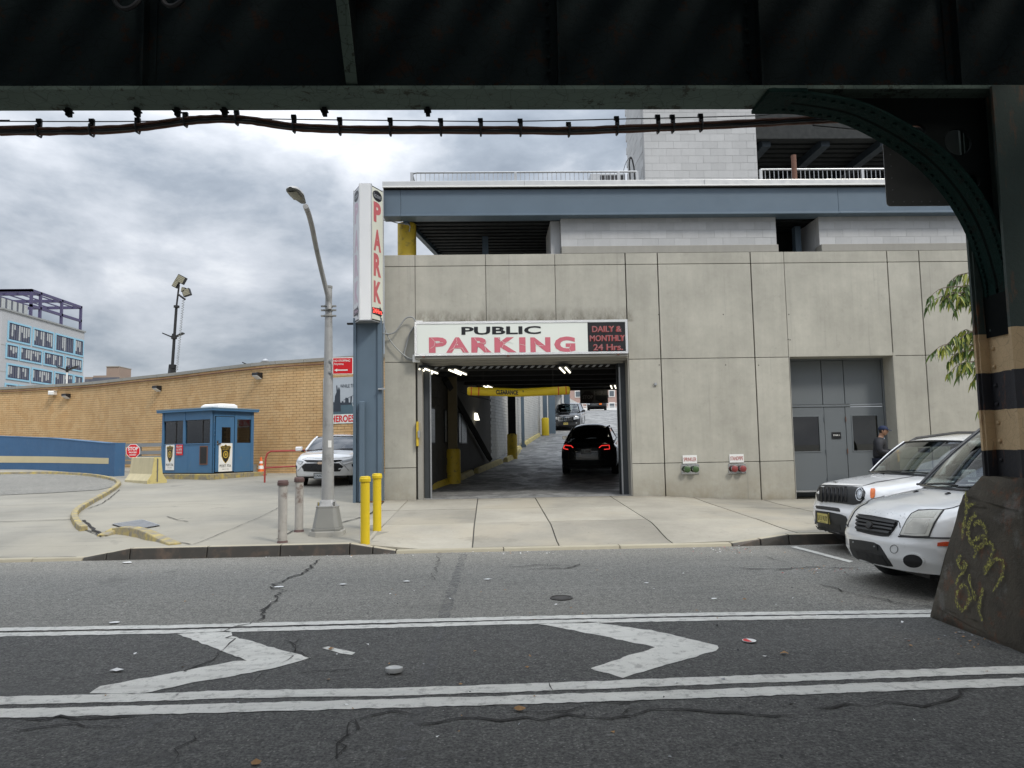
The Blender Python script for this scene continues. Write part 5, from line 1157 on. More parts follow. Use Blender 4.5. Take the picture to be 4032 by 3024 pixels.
# ---- blue parapet wall with cream stripe
bl = empty('blue_parapet', (-20, 30, .8), label='low curved blue painted wall with cream stripe beside the driveway', cat='wall')
BPp = smooth_path([Vector((fp(px, 1800, Y).x, Y, 0)) for px, Y in ((-900, 34.5), (-300, 33.2), (0, 32), (240, 30), (452, 27.6))], 6)
def bz0(p): return zg(p.x, p.y)-.05
def bztop(i): px = 1925+BPp[i].x/BPp[i].y*2850; return interp(px, [(-900, 2.75), (0, 2.46), (240, 2.26), (452, 1.975)])
def stripe_z(i, k): px = 1925+BPp[i].x/BPp[i].y*2850; return interp(px, [(-900, 1.75-k*.33), (0, 1.60-k*.29), (240, 1.53-k*.26), (452, 1.44-k*.22)])
def BLq(name, i0, i1, zf0, zf1, t0, t1, mat):
    mb = MB()
    for i in range(i0, i1):
        a, b = BPp[i], BPp[i+1]; d = (b-a).normalized(); n = nrm_of(d)
        mb.hexa([a+n*t0+Vector((0, 0, zf0(i))), b+n*t0+Vector((0, 0, zf0(i+1))), b+n*t1+Vector((0, 0, zf0(i+1))), a+n*t1+Vector((0, 0, zf0(i)))], [a+n*t0+Vector((0, 0, zf1(i))), b+n*t0+Vector((0, 0, zf1(i+1))), b+n*t1+Vector((0, 0, zf1(i+1))), a+n*t1+Vector((0, 0, zf1(i)))])
    o = mb.build(name, mat, bl); o.location = (20, -30, -.8); return o
nb = len(BPp)-1
M['bluewall'] = paint('blue_wall_paint', (.045, .12, .24), .7, .14, 2.0, dirt=((.10, .15, .22), 3.5, .6, .85))
BLq('wall', 0, nb, lambda i: bz0(BPp[i]), bztop, 0, -.38, M['bluewall'])
BLq('coping', 0, nb, lambda i: bztop(i)+.002, lambda i: bztop(i)+.03, .012, -.39, M['bluepaint'])
BLq('cream_stripe', 0, nb-1, lambda i: stripe_z(i, 1), lambda i: stripe_z(i, 0), .006, .0, paint('cream_paint', (.58, .50, .31), .7, .1, 2))
# ---- guard rail and low wall behind the stop sign
gr = empty('guard_rail', fp(545, 1860, 27.9), label='grey metal guard rails in front of the brick wall beside the booth', cat='railing'); gro = -Vector(gr.location)
a, b = fp(440, 1800, 30), fp(660, 1800, 29.0)
for z in (1.92, 1.62, 1.42, 1.24):
    o = MB().box((0, -.03, -.07), ((b-a).length, .03, .07)).build('rail', M['conduit'], gr); o.location = Vector((a.x, a.y, z))+gro; o.rotation_euler = (0, 0, math.atan2(b.y-a.y, b.x-a.x))
for t in (.1, .5, .9): p = a.lerp(b, t); o = MB().box((-.05, 0, .6), (.05, .1, 2.0)).build('post', M['conduit'], gr); o.location = Vector((p.x, p.y, 0))+gro
# ---- red tube rail
rr = empty('red_rail', (0, 0, 0), label='rusty red tube rail with rounded corner beside the white car', cat='railing')
q = lambda x, y: fp(x, y, 23.6); p0 = gz(1042, 1900); Yr = p0.y; q = lambda x, y: fp(x, y, Yr)
rr.location = p0; o = MB().tube([q(1042, 1902), q(1043, 1850), q(1046, 1805), q(1052, 1786), q(1066, 1777), q(1200, 1774), q(1300, 1774)], .028, 8).build('frame_tube', M['darkred'], rr, smooth=True); o.location = -p0
o = MB().tube([q(1044, 1842), q(1160, 1836), q(1300, 1834)], .024, 8).build('lower_tube', M['darkred'], rr, smooth=True); o.location = -p0
o = MB().tube([q(1290, 1774), q(1290, 1895)], .028, 8).build('far_leg', M['darkred'], rr, smooth=True); o.location = -p0
# ---- cone, bucket, broom
p = gz(1027, 1872); cn_ = empty('traffic_cone', p, label='orange traffic cone with white bands at the corner of the booth', cat='cone')
M['orange'] = paint('cone_orange', (.70, .13, .02), .5, .08)
MB().box((-.17, -.17, 0), (.17, .17, .04)).build('base', M['orange'], cn_, bevel=.01); MB().lathe([(.13, .04), (.03, .66), (.025, .67)], n=20).build('cone_body', M['orange'], cn_, smooth=True)
for a, b in ((.24, .36), (.44, .52)): f = lambda h: .13-.10*(h-.04)/.62+.003; MB().lathe([(f(a), a), (f(b), b)], n=20).build('white_band', M['white'], cn_, smooth=True)
p = gz(998, 1862); bk = empty('bucket', p, label='pale plastic bucket standing by the right corner of the booth', cat='bucket'); MB().lathe([(.11, 0), (.145, .33), (.15, .34), (.135, .33), (.105, .02), (.0001, .02)], n=20).build('shell', M['conduit'], bk, smooth=True)
tag(MB().cyl(p+Vector((.12, .15, 0)), p+Vector((.05, .35, 1.15)), .013, 6).build('broom_handle', M['kerb_yellow']), 'thin broom handle leaning beside the bucket', 'broom')
# ---- trench grate
P4 = [gz(x, y) for x, y in ((440, 2068), (560, 2050), (630, 2072), (520, 2092))]
gt = empty('drain_grate', P4[0], label='long metal drain grate set in the yard near the broken yellow kerb', cat='grate')
o = MB().add([v+Vector((0, 0, .012)) for v in P4], [(0, 1, 2, 3)]).build('pit', M['black'], gt, fix=False); o.location = -P4[0]
for k in range(17):
    t = (k+.3)/17; a, b = P4[0].lerp(P4[1], t), P4[3].lerp(P4[2], t); w = (P4[1]-P4[0])*(.55/17); up = Vector((0, 0, .018)); o = MB().hexa([a+up, a+w+up, b+w+up, b+up], [a+up*1.6, a+w+up*1.6, b+w+up*1.6, b+up*1.6]).build('bar', M['steel'], gt); o.location = -P4[0]
# ---- grey building with blue-framed windows and purple roof frame
XB = -74.0
def pX(px, py): d = ray(px, py); t = XB/d.x; return Vector((XB, d.y*t, EYE+d.z*t))
g1 = lambda x, y: pX(x/2.0733, 1050+y/2.0733)
tl, tr = g1(20, 345), g1(690, 540); ZT_ = (tl.z+tr.z)/2
gb = empty('office_building', (XB, tl.y, 0), label='pale grey building with light blue window surrounds and purple roof frame', cat='building'); gbo = -Vector(gb.location)
def GB(name, mb, mat, par=None, **k):
    o = mb.build(name, mat, par or gb, **k); o.location = gbo if par is None else (0, 0, 0); return o
M['greywall'] = concrete('grey_stucco', (.42, .43, .45), var=.06, streak=.04); M['skyblue'] = paint('light_blue_surround', (.27, .50, .64), .5, .05); M['navy'] = paint('navy_window_frame', (.03, .035, .09), .5); M['purple'] = paint('purple_steel', (.075, .065, .14), .5)
M['farglass'] = paint('far_window_glass', (.10, .105, .13), .12, .45, .35, spec=.8); M['blind'] = paint('window_blind', (.42, .44, .44), .7, .1)
GB('wall', MB().box((XB-30, tl.y, 0), (XB, tr.y, ZT_)), M['greywall'])
rows = [(455, 592, [(72, 246), (278, 433), (460, 602), (618, 680)]), (635, 735, [(56, 142), (170, 336), (364, 513), (540, 668)]), (800, 905, [(60, 236), (266, 421), (450, 592), (610, 672)]), (962, 1075, [(46, 130), (160, 328), (358, 500), (530, 640)])]
for yt, yb, ws_ in rows:
    r_ = g1(ws_[0][0], yt); zt_ = r_.z; zb_ = g1(ws_[0][0], yb).z
    if zt_-zb_ > 3.2: zb_ = zt_-2.6
    for a, b in ws_:
        ya, yb_ = g1(a, yt).y, g1(b, yt).y; f = .26
        fr = MB()
        for p, q in (((ya-f, zb_-f), (yb_+f, zb_)), ((ya-f, zt_), (yb_+f, zt_+f)), ((ya-f, zb_), (ya, zt_)), ((yb_, zb_), (yb_+f, zt_))): fr.box((XB-.01, p[0], p[1]), (XB+.12, q[0], q[1]))
        w = GB('window', fr, M['skyblue']); GB('pane', MB().box((XB+.01, ya, zb_), (XB+.03, yb_, zt_)), M['farglass'], w)
        n_ = max(3, int((yb_-ya)/.55)); mu = MB()
        for k in range(n_+1): y = lerp(ya, yb_, k/n_); mu.box((XB+.03, y-.05, zb_), (XB+.08, y+.05, zt_))
        mu.box((XB+.03, ya, zb_), (XB+.08, yb_, zb_+.12)); mu.box((XB+.03, ya, zt_-.12), (XB+.08, yb_, zt_)); GB('mullions', mu, M['navy'], w)
        m_ = (ya+yb_)/2
        if yb_-ya > 2.5: GB('blind_panel', MB().box((XB+.03, m_-.32, zb_+.12), (XB+.06, m_+.32, zt_-.12)), M['blind'], w)
        for k in range(n_):
            if rnd.random() < .7: y0 = lerp(ya, yb_, k/n_)+.06; y1 = lerp(ya, yb_, (k+1)/n_)-.06; h_ = rnd.uniform(.3, .9)*(zt_-zb_); GB('blind', MB().box((XB+.031, y0, zt_-h_), (XB+.04, y1, zt_-.1)), M['blind'], w)
for k in range(1, 5): GB('wall_joint', MB().box((XB, tl.y, ZT_-1.3-k*4.1), (XB+.02, tr.y, ZT_-1.25-k*4.1)), M['panel_dark'])
GB('parapet_cap', MB().box((XB-30, tl.y-.2, ZT_), (XB+.2, tr.y+.2, ZT_+.25)), M['conduit'])
zf = g1(265, 182).z; zm_ = g1(265, 318).z; ys_ = [g1(x, 300).y for x in (265, 340, 515, 672)]
for y in ys_: GB('roof_frame_post', MB().box((XB-.4, y-.2, ZT_), (XB-.05, y+.2, zf)), M['purple']); GB('roof_frame_post', MB().box((XB-12.4, y-.2, ZT_), (XB-12.0, y+.2, zf)), M['purple'])
for z in (zf-.2, zm_): GB('roof_frame_beam', MB().box((XB-.4, ys_[0]-.2, z-.22), (XB-.05, ys_[-1]+.2, z+.22)), M['purple']); GB('roof_frame_beam', MB().box((XB-12.4, ys_[0], z-.2), (XB-12.05, ys_[-1]+.2, z+.2)), M['purple'])
for y in ys_: GB('roof_frame_beam', MB().box((XB-12.2, y-.2, zf-.5), (XB-.2, y+.2, zf-.02)), M['purple'])
GB('roof_frame_beam', MB().box((XB-30, ys_[0]-.2, zf-.42), (XB-.1, ys_[0]+.2, zf+.02)), M['purple'])
for k in range(5): x = XB-1.6-k*2.2; GB('roof_frame_joist', MB().box((x-.06, ys_[0], zf-.3), (x+.06, ys_[-1], zf-.1)), M['purple'])
ysc = g1(20, 300).y
for k in range(15): y = lerp(ysc, ys_[0]-.4, k/15); GB('screen_panel', MB().box((XB-.5, y, ZT_), (XB-.42, y+(ys_[0]-ysc)/15-.12, ZT_+ (zm_-ZT_)*.95)), M['blind'] if k % 3 else M['farglass'])
# ---- distant tan apartment building
ta = empty('apartment_tower', (-160, 300, 0), label='distant brown brick apartment building above the brick wall', cat='building'); Yt = 300
M['farbrick'] = paint('far_brown_brick', (.28, .215, .175), .9, .1, .1)
fx = lambda px: fp(px, 1500, Yt).x; fz = lambda py: fp(450, py, Yt).z
def TA(name, mb, mat): o = mb.build(name, mat, ta); o.location = (160, -300, 0); return o
for a, b, y, dy in ((333, 398, 1483, 0), (398, 500, 1484, -6), (500, 586, 1493, 2)): TA('wing', MB().box((fx(a), Yt+dy, 0), (fx(b), Yt+14, fz(y))), M['farbrick'])
TA('lift_tower', MB().box((fx(428), Yt-2, fz(1490)), (fx(477), Yt+8, fz(1446))), M['farbrick']); TA('tower_cap', MB().box((fx(427), Yt-2.3, fz(1447)), (fx(478), Yt+8.3, fz(1444))), M['panel_dark'])
wm_ = MB().box((-1.0, -.2, -.75), (1.0, .1, .75)).mesh('window', M['farglass']); wm2 = MB().box((-1.1, -.25, -1.2), (1.1, .1, -.8)).mesh('window', M['panel_dark'])
for j in range(6):
    for i, px in enumerate((345, 365, 385, 407, 424, 441, 458, 475, 490, 512, 535, 560, 577)):
        dy = -6 if 398 < px < 500 else (2 if px > 500 else 0); o = link('window', wm_, ta); o.location = (fx(px)+160, dy, fz(1499)-j*2.9); o2 = link('balcony', wm2, o)
# ---- mobile light tower behind the wall
lt = empty('light_tower', (0, 0, 0), label='tall dark mobile light tower with four lamp heads behind the brick wall', cat='light tower'); Yl = 40.0
b0 = fp(677, 1600, Yl); lt.location = (b0.x, Yl, 0); lo_ = -Vector(lt.location)
def LT(name, mb, mat, **k):
    o = mb.build(name, mat, lt, **k); o.location = lo_; return o
f = lambda x, y: fp(x/2.0733, 1050+y/2.0733, Yl)
a = f(1400, 920); b = f(1408, 800); LT('mast_base', MB().cyl((a.x, Yl, 0), a, .22, 4).cyl(a, b, .24, 4, .2), M['black'])
LT('mast', MB().cyl(b, f(1440, 330), .085, 8, .075), M['black']); LT('upper_mast', MB().cyl(f(1440, 330), f(1462, 150), .05, 8), M['black']); LT('crossbar', MB().tube([f(1455, 225), f(1480, 245), f(1512, 268)], .06, 6), M['black'])
LT('collar', MB().cyl(f(1441, 335), f(1442, 318), .16, 8), M['black']); LT('collar', MB().cyl(f(1421, 590), f(1422, 565), .16, 8), M['black']); LT('collar', MB().cyl(f(1408, 830), f(1409, 800), .2, 8), M['black'])
M['lampgrid'] = paint('lamp_reflector', (.30, .28, .20), .35, .3, 20)
for cx_, cy_, w, h, an in ((1480, 105, 72, 62, 28), (1440, 140, 40, 66, 28), (1525, 212, 62, 58, -18), (1500, 190, 30, 40, 10)):
    c = f(cx_, cy_); s = Yl/2850/2.0733; hw, hh = w*s/2, h*s/2; Mx = Matrix.Translation(c) @ Matrix.Rotation(R_(an), 4, 'Y')
    LT('lamp_head', MB().box((-hw, -.12, -hh), (hw, .12, hh), M=Mx), M['black'], bevel=.02)
    for k in range(4): LT('lamp_panel', MB().box((-hw*.85, -.135, -hh*.85+k*hh*.43), (hw*.85, -.121, -hh*.85+k*hh*.43+hh*.36), M=Mx), M['lampgrid'])
LT('coil_cable', MB().tube([f(1497, 270)+Vector((math.cos(i*1.2)*.06, math.sin(i*1.2)*.06, 0)).lerp(Vector((0, 0, 0)), 0)+(f(1442, 850)-f(1497, 270))*(i/150) for i in range(151)], .016, 4), M['conduit'])
LT('guy_wire', MB().cyl(f(1413, 770), f(1436, 350), .012, 5), M['cable'])
def gull(px0, pyt, pyb, Y, lab, white=True):
    t = fp(px0, pyt, Y); r = empty('yard_lamp', (t.x, Y, 0), label=lab, cat='lamp', group='small twin-headed yard lamps on poles')
    MB().cyl((0, 0, 0), (0, 0, t.z-.1), .055, 8).build('pole', M['white'] if white else M['black'], r, smooth=True); MB().box((-.06, -.06, t.z-.35), (.06, .06, t.z-.02)).build('bracket', M['black'], r)
    for s, ex in ((-1, .5), (1, .5)): MB().hexa([(s*.08, -.1, t.z-.25), (s*(.08+ex), -.16, t.z-.02), (s*(.08+ex), .16, t.z-.02), (s*.08, .1, t.z-.25)], [(s*.08, -.1, t.z-.17), (s*(.08+ex), -.16, t.z+.04), (s*(.08+ex), .16, t.z+.04), (s*.08, .1, t.z-.17)]).build('lamp_head', M['black'], r)
gull(265, 1444, 1535, 46, 'twin-headed lamp on a white pole in front of the grey building'); gull(995, 1428, 1450, 44, 'twin-headed lamp peeking over the brick wall near the lamp post', False); gull(683, 1313, 1500, 42, 'twin-headed lamp on a white pole beside the light tower mast')
p = fp(1045, 1426, 38); tag(MB().cyl((p.x, 38, 0), (p.x, 38, p.z), .10, 12).lathe([(.2, 0), (.2, .05), (.05, .16)], (p.x, 38, p.z+.02), n=12).build('roof_vent', M['steel']), 'small round metal vent cap just above the brick wall', 'vent')
# ================================================================== elevated railway overhead
el = empty('elevated_railway', (0, 5.78, 4.47), label='dark green riveted steel elevated railway structure crossing overhead', cat='railway structure'); elo = -Vector(el.location)
def EL(name, mb, mat, par=None, **k):
    o = mb.build(name, mat, par or el, **k); o.location = elo if par is None else (0, 0, 0); return o
def el_paint(name, c, dirt):
    g = MG(name); peel = g.rng(g.noise(5, 8, .75), .56, .60); cr_ = g.rng(g.vor(9, 'DISTANCE_TO_EDGE'), .0, .03, .7, 0)
    col = g.vary(c, g.noise(1.2, 5, .6), .75, 1.2); col = g.mix(peel, col, dirt); col = g.mix(cr_, col, tuple(x*.4 for x in c))
    return g.out(col, .8, g.noise(12, 8, .8), bs=.6, bd=.02, spec=.08)
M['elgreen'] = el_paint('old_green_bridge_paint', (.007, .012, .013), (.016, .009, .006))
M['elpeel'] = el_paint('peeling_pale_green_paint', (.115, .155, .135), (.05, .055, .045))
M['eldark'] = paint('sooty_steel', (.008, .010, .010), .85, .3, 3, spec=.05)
ZF = 4.470
XA, XZ = -46, 46
riv = MB().lathe([(.020, 0), (.018, .010), (.010, .016), (.0001, .018)], (0, 0, 0), (0, -1, 0), 8).mesh('rivet', M['elgreen'], True)
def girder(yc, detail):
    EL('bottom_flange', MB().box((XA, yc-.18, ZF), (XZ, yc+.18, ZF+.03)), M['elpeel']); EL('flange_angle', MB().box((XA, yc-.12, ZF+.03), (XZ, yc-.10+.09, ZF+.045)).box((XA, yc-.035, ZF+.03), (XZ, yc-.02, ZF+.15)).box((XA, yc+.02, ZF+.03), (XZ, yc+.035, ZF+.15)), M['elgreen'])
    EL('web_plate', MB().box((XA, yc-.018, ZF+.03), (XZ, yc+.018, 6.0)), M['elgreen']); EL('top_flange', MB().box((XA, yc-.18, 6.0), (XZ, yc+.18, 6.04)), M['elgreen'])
    for k in range(-12, 13):
        x = -1.06+k*1.68
        EL('stiffener', MB().box((x-.07, yc-.036, ZF+.045), (x+.07, yc-.019, 6.0)).box((x-.01, yc-.13, ZF+.05), (x+.01, yc-.036, 6.0)).box((x-.01, yc+.019, ZF+.05), (x+.01, yc+.13, 6.0)), M['elgreen'])
    if detail:
        for k in range(60):
            o = link('rivet', riv, el); o.location = Vector((-4.6+k*.155, yc-.035, ZF+.10))+elo
        for k in range(9):
            for x in (-4.42, -1.10, .58, 2.26): o = link('rivet', riv, el); o.location = Vector((x-.04, yc-.036, ZF+.22+k*.12))+elo
girder(5.78, True); girder(-2.6, False)
# knee brackets from the girder up to the cross beams, pale edge plate
for X in (-7.82, -1.06, 5.7):
    EL('bracket_edge', MB().hexa([(X-.045, 5.64, ZF+.06), (X+.045, 5.64, ZF+.06), (X+.045, 5.62, ZF+.06), (X-.045, 5.62, ZF+.06)], [(X-.045, 4.70, 5.62), (X+.045, 4.70, 5.62), (X+.045, 4.68, 5.60), (X-.045, 4.68, 5.60)]), M['elpeel'])
    EL('bracket_web', MB().prism([(X+.005, 5.66, ZF+.06), (X+.005, 4.72, 5.62), (X+.005, 5.70, 5.62)], (.012, 0, 0)), M['eldark'])
for k in range(-7, 8):
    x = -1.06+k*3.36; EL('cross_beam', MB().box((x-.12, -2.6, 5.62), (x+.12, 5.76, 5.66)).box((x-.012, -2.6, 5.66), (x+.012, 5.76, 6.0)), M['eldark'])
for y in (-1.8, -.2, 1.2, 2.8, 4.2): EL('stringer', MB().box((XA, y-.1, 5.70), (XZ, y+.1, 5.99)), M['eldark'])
tie = MB().box((-.12, -5.0, 6.06), (.12, 5.1, 6.26)).mesh('sleeper', M['eldark'])
for k in range(150): o = link('sleeper', tie, el); o.location = Vector((-40+k*.52, 1.5, 0))+elo
for y in (-1.6, -.1, 3.2, 4.7): EL('rail', MB().box((XA, y-.035, 6.26), (XZ, y+.035, 6.41)), M['brown'])
# column with flanges, web and striped paint
def stripes_mat():
    g = MG('striped_column_paint'); sx = g.t.nodes.new('ShaderNodeSeparateXYZ'); g.l(g.pos, sx.inputs[0]); z = g.math('ADD', sx.outputs[2], g.rng(g.noise(4, 3), 0, 1, -.02, .02))
    cr = g.t.nodes.new('ShaderNodeValToRGB'); cr.color_ramp.interpolation = 'CONSTANT'; g.l(g.math('DIVIDE', z, 5.), cr.inputs[0]); E_ = cr.color_ramp.elements
    zs_ = [(0, (.018, .018, .022)), (1.495, (.58, .42, .24)), (1.822, (.018, .018, .024)), (2.145, (.58, .42, .24)), (2.465, (.035, .055, .048))]
    E_[0].position = 0; E_[0].color = (*zs_[0][1], 1); E_[1].position = zs_[1][0]/5; E_[1].color = (*zs_[1][1], 1)
    for p, c in zs_[2:]: e = E_.new(p/5); e.color = (*c, 1)
    col = g.vary(cr.outputs[0], g.noise(3, 6, .6), .78, 1.18); rust = g.rng(g.noise(2.5, 6, .7, vec=g.mp((3.5, 3.5, .7))), .56, .72, 0, .8)
    col = g.mix(rust, col, (.20, .07, .022)); col = g.mix(g.rng(g.vor(12, 'DISTANCE_TO_EDGE'), 0, .02, .35, 0), col, (.03, .025, .02))
    return g.out(col, .7, g.noise(14, 7, .75), bs=.5, bd=.012)
M['stripes'] = stripes_mat()
def column(X, detail):
    r = empty('column', (X, 5.78, 1.2)); r.parent = el; r.location = Vector((X, 5.78, 1.2))+elo; o_ = -Vector((X, 5.78, 1.2))
    def CL(name, mb, mat, **k):
        o = mb.build(name, mat, r, **k); o.location = o_; return o
    zt, zb_ = ZF-.001, 1.1
    CL('far_flange', MB().box((X, 5.97, zb_), (X+.52, 5.995, zt)).box((X+.02, 5.95, zb_), (X+.10, 5.97, zt)), M['stripes'])
    CL('near_flange', MB().box((X, 5.545, zb_), (X+.52, 5.575, zt)).box((X+.02, 5.575, zb_), (X+.10, 5.595, zt)), M['stripes'])
    CL('web', MB().box((X+.10, 5.575, zb_), (X+.125, 5.97, zt)), M['stripes']); CL('web', MB().box((X+.40, 5.575, zb_), (X+.42, 5.97, zt)), M['stripes'])
    if detail:
        rv = MB().lathe([(.020, 0), (.018, .010), (.010, .016), (.0001, .018)], (0, 0, 0), (-1, 0, 0), 8).mesh('rivet', M['stripes'], True)
        for k in range(20):
            for y in (5.66, 5.90): q = link('rivet', rv, r); q.location = Vector((X+.10, y, 1.42+k*.155))+o_
for X in (4.145, -12.9): column(X, X > 0)
# concrete pedestal with rough faces
M['pedestal'] = None
def ped_mat():
    g = MG('weathered_brown_concrete'); n1 = g.noise(1.6, 7, .65); col = g.vary((.085, .072, .052), g.rng(n1, .3, .7), .45, 1.45)
    col = g.mix(g.rng(g.noise(5, 7, .7), .54, .64, 0, .75), col, (.16, .07, .035)); col = g.mix(g.rng(g.noise(3.5, 6, .7), .56, .66, 0, .6), col, (.17, .165, .15))
    return g.out(col, .82, g.noise(16, 8, .8), bs=.9, bd=.03)
M['pedestal'] = ped_mat()
def pedestal(X):
    def sec(z, x0, x1, y0, y1, c=.05): return [(x0+c, y0, z), (x1, y0, z), (x1, y1, z), (x0+c, y1, z), (x0, y1-c, z), (x0, y0+c, z)]
    S = [sec(-.03, X-.20, X+1.5, 5.30, 6.62), sec(.12, X-.185, X+1.5, 5.33, 6.58), sec(1.03, X-.06, X+1.3, 5.42, 6.30), sec(1.11, X-.035, X+1.25, 5.44, 6.27), sec(1.285, X+.0, X+1.15, 5.50, 6.05)]
    mb = MB()
    for a, b in zip(S, S[1:]): mb.hexa(a, b)
    bm = bmesh.new(); me = bpy.data.meshes.new('pedestal'); base = []
    vs = [v for s in S for v in s]; fs = []
    for i in range(len(S)-1): fs += [(i*6+k, i*6+(k+1) % 6, (i+1)*6+(k+1) % 6, (i+1)*6+k) for k in range(6)]
    fs += [tuple(range(6))[::-1], tuple((len(S)-1)*6+k for k in range(6))]
    me.from_pydata(vs, [], fs); bm.from_mesh(me); bmesh.ops.recalc_face_normals(bm, faces=bm.faces); bmesh.ops.triangulate(bm, faces=bm.faces)
    for _ in range(4): bmesh.ops.subdivide_edges(bm, edges=[e for e in bm.edges if e.calc_length() > .07], cuts=1)
    from mathutils import noise as mn
    for v in bm.verts:
        p = v.co*3.1; d = mn.fractal(p, 1.0, 2.1, 5)*.014+mn.noise(v.co*14)*.005
        v.co += v.normal*d
    bm.to_mesh(me); bm.free(); me.materials.append(M['pedestal']); me.polygons.foreach_set('use_smooth', [True]*len(me.polygons)); o = link('pedestal', me, el); o.location = elo; return o
for X in (4.145, -12.9): pedestal(X)
# yellow graffiti strokes on the left face of the pedestal
def ped_plane(px, py):
    # face through these corners
    A_, B_, C2 = Vector((3.96, 5.33, .12)), Vector((3.96, 6.58, .12)), Vector((4.085, 6.30, 1.03)); n = (B_-A_).cross(C2-A_).normalized()
    d = ray(px, py); o_ = Vector((0, 0, EYE)); t = (A_-o_).dot(n)/d.dot(n); return o_+d*t, (n if n.x < 0 else -n)
g2 = lambda x, y: (3100+x/1.8434, 1600+y/1.8434)
M['spray'] = paint('yellow_spray', (.42, .40, .06), .8, .35, 12)
def spray_mat():
    g = MG('yellow_spray_paint'); m = g.m; col = g.vary((.34, .32, .08), g.noise(20, 4), .7, 1.2)
    g.out(col, .8); a = g.rng(g.noise(45, 5, .8), .44, .56); g.l(a, g.b.inputs['Alpha']); return m
M['spray'] = spray_mat()
gf = MB(); r5 = random.Random(2)
strokes = [[(1305, 620), (1318, 690), (1315, 780), (1300, 860), (1285, 960)], [(1300, 745), (1345, 720), (1385, 705)], [(1390, 780), (1345, 830), (1330, 900), (1345, 980), (1395, 1030), (1440, 1000), (1465, 930), (1445, 870), (1400, 840), (1370, 870)],
    [(1345, 1000), (1400, 960), (1450, 940)], [(1375, 1110), (1385, 1060), (1420, 1020), (1480, 990), (1515, 1030), (1500, 1090), (1460, 1160), (1445, 1220), (1480, 1160), (1540, 1110), (1585, 1140), (1580, 1230), (1540, 1300), (1510, 1350)],
    [(1275, 1080), (1255, 1140), (1290, 1180), (1300, 1120)], [(1240, 1300), (1260, 1240), (1300, 1200), (1320, 1140)], [(1300, 1290), (1255, 1340), (1245, 1420), (1285, 1480), (1325, 1440), (1335, 1360), (1310, 1300), (1300, 1290)], [(1340, 1220), (1345, 1290), (1380, 1390), (1340, 1400)], [(1440, 1320), (1420, 1400), (1410, 1480), (1435, 1560)]]
for S in strokes:
    P = []; 
    for a in smooth_path([Vector((x, y, 0)) for x, y in S], 5): q, n = ped_plane(*g2(a.x, a.y)); P.append(q+n*.022)
    vs = []
    for i, p in enumerate(P):
        d = (P[min(i+1, len(P)-1)]-P[max(i-1, 0)]).normalized(); w = d.cross(n).normalized()*(r5.uniform(.006, .026)); vs += [p+w, p-w]
    gf.add(vs, [(2*i, 2*i+2, 2*i+3, 2*i+1) for i in range(len(P)-1)])
o = gf.build('graffiti', M['spray'], el, fix=False); o.location = elo
# knee brace: curved flange and pierced web plate
r3 = lambda x, y: (3000+x/1.659, 350+y/1.659)
arc_px = [(-40, 140), (75, 152), (300, 180), (540, 235), (800, 365), (1000, 505), (1150, 660), (1250, 800), (1330, 950), (1380, 1090), (1420, 1230), (1437, 1310), (1444, 1400)]
arc = smooth_path([fp(*r3(x, y), 5.96) for x, y in arc_px], 4); arc = [Vector((p.x, 0, p.z)) for p in arc]
mb = MB()
def off(i):
    d = (arc[min(i+1, len(arc)-1)]-arc[max(i-1, 0)]).normalized(); return Vector((-d.z, 0, d.x)) if (-d.z*1+d.x*1) > 0 else Vector((d.z, 0, -d.x))
vs = []
for i, p in enumerate(arc):
    n = off(i)*.022; vs += [(p.x, 5.60, p.z), (p.x, 5.96, p.z), (p.x+n.x, 5.96, p.z+n.z), (p.x+n.x, 5.60, p.z+n.z)]
fs = [(4*i+k, 4*i+(k+1) % 4, 4*(i+1)+(k+1) % 4, 4*(i+1)+k) for i in range(len(arc)-1) for k in range(4)]+[(0, 1, 2, 3), tuple(4*(len(arc)-1)+k for k in range(4))]
M['elbright'] = el_paint('green_bridge_paint_lit', (.006, .021, .018), (.008, .014, .012))  # brighter green stands in for light on the brace rim
EL('brace_flange', mb.add(vs, fs), M['elbright'], smooth=True)
for i in range(2, len(arc)-2, 1):
    n = off(i); p = arc[i]
    for y in (5.66, 5.90): EL('rivet', MB().cyl((p.x-n.x*.014, y, p.z-n.z*.014), (p.x+n.x*.01, y, p.z+n.z*.01), .017, 7), M['elbright'])
from mathutils.geometry import tessellate_polygon
outer = [Vector((p.x, p.z, 0)) for p in arc]+[Vector((4.24, arc[-1].z, 0)), Vector((4.24, ZF+.0, 0)), Vector((arc[0].x, ZF+.0, 0))]
holes = []
for hx, hy, hr in ((1012, 285, 35), (1275, 350, 57), (1365, 605, 35)):
    c = fp(*r3(hx, hy), 5.78); rr_ = hr/2850*5.78; holes.append([Vector((c.x+rr_*math.cos(t), c.z+rr_*math.sin(t), 0)) for t in [2*math.pi*k/28 for k in range(28)]])
tri = tessellate_polygon([outer]+holes); allp = outer+[p for h in holes for p in h]; nA = len(allp)
vs = [(p.x, 5.765, p.y) for p in allp]+[(p.x, 5.795, p.y) for p in allp]; fs = [tuple(t) for t in tri]+[tuple(nA+i for i in t[::-1]) for t in tri]; b0 = 0
for loop in [outer]+holes:
    k = len(loop); fs += [(b0+i, b0+(i+1) % k, nA+b0+(i+1) % k, nA+b0+i) for i in range(k)]; b0 += k
EL('brace_web', MB().add(vs, fs), M['eldark'], fix=False)
q0, q1 = fp(*r3(1440, 1365), 5.96), fp(*r3(1610, 1610), 5.78)
EL('brace_foot', MB().prism([(q0.x, 5.60, q0.z), (q0.x, 5.60, q0.z-.09), (4.23, 5.60, q1.z), (4.23, 5.60, q0.z)], (0, .36, 0)), M['eldark'])
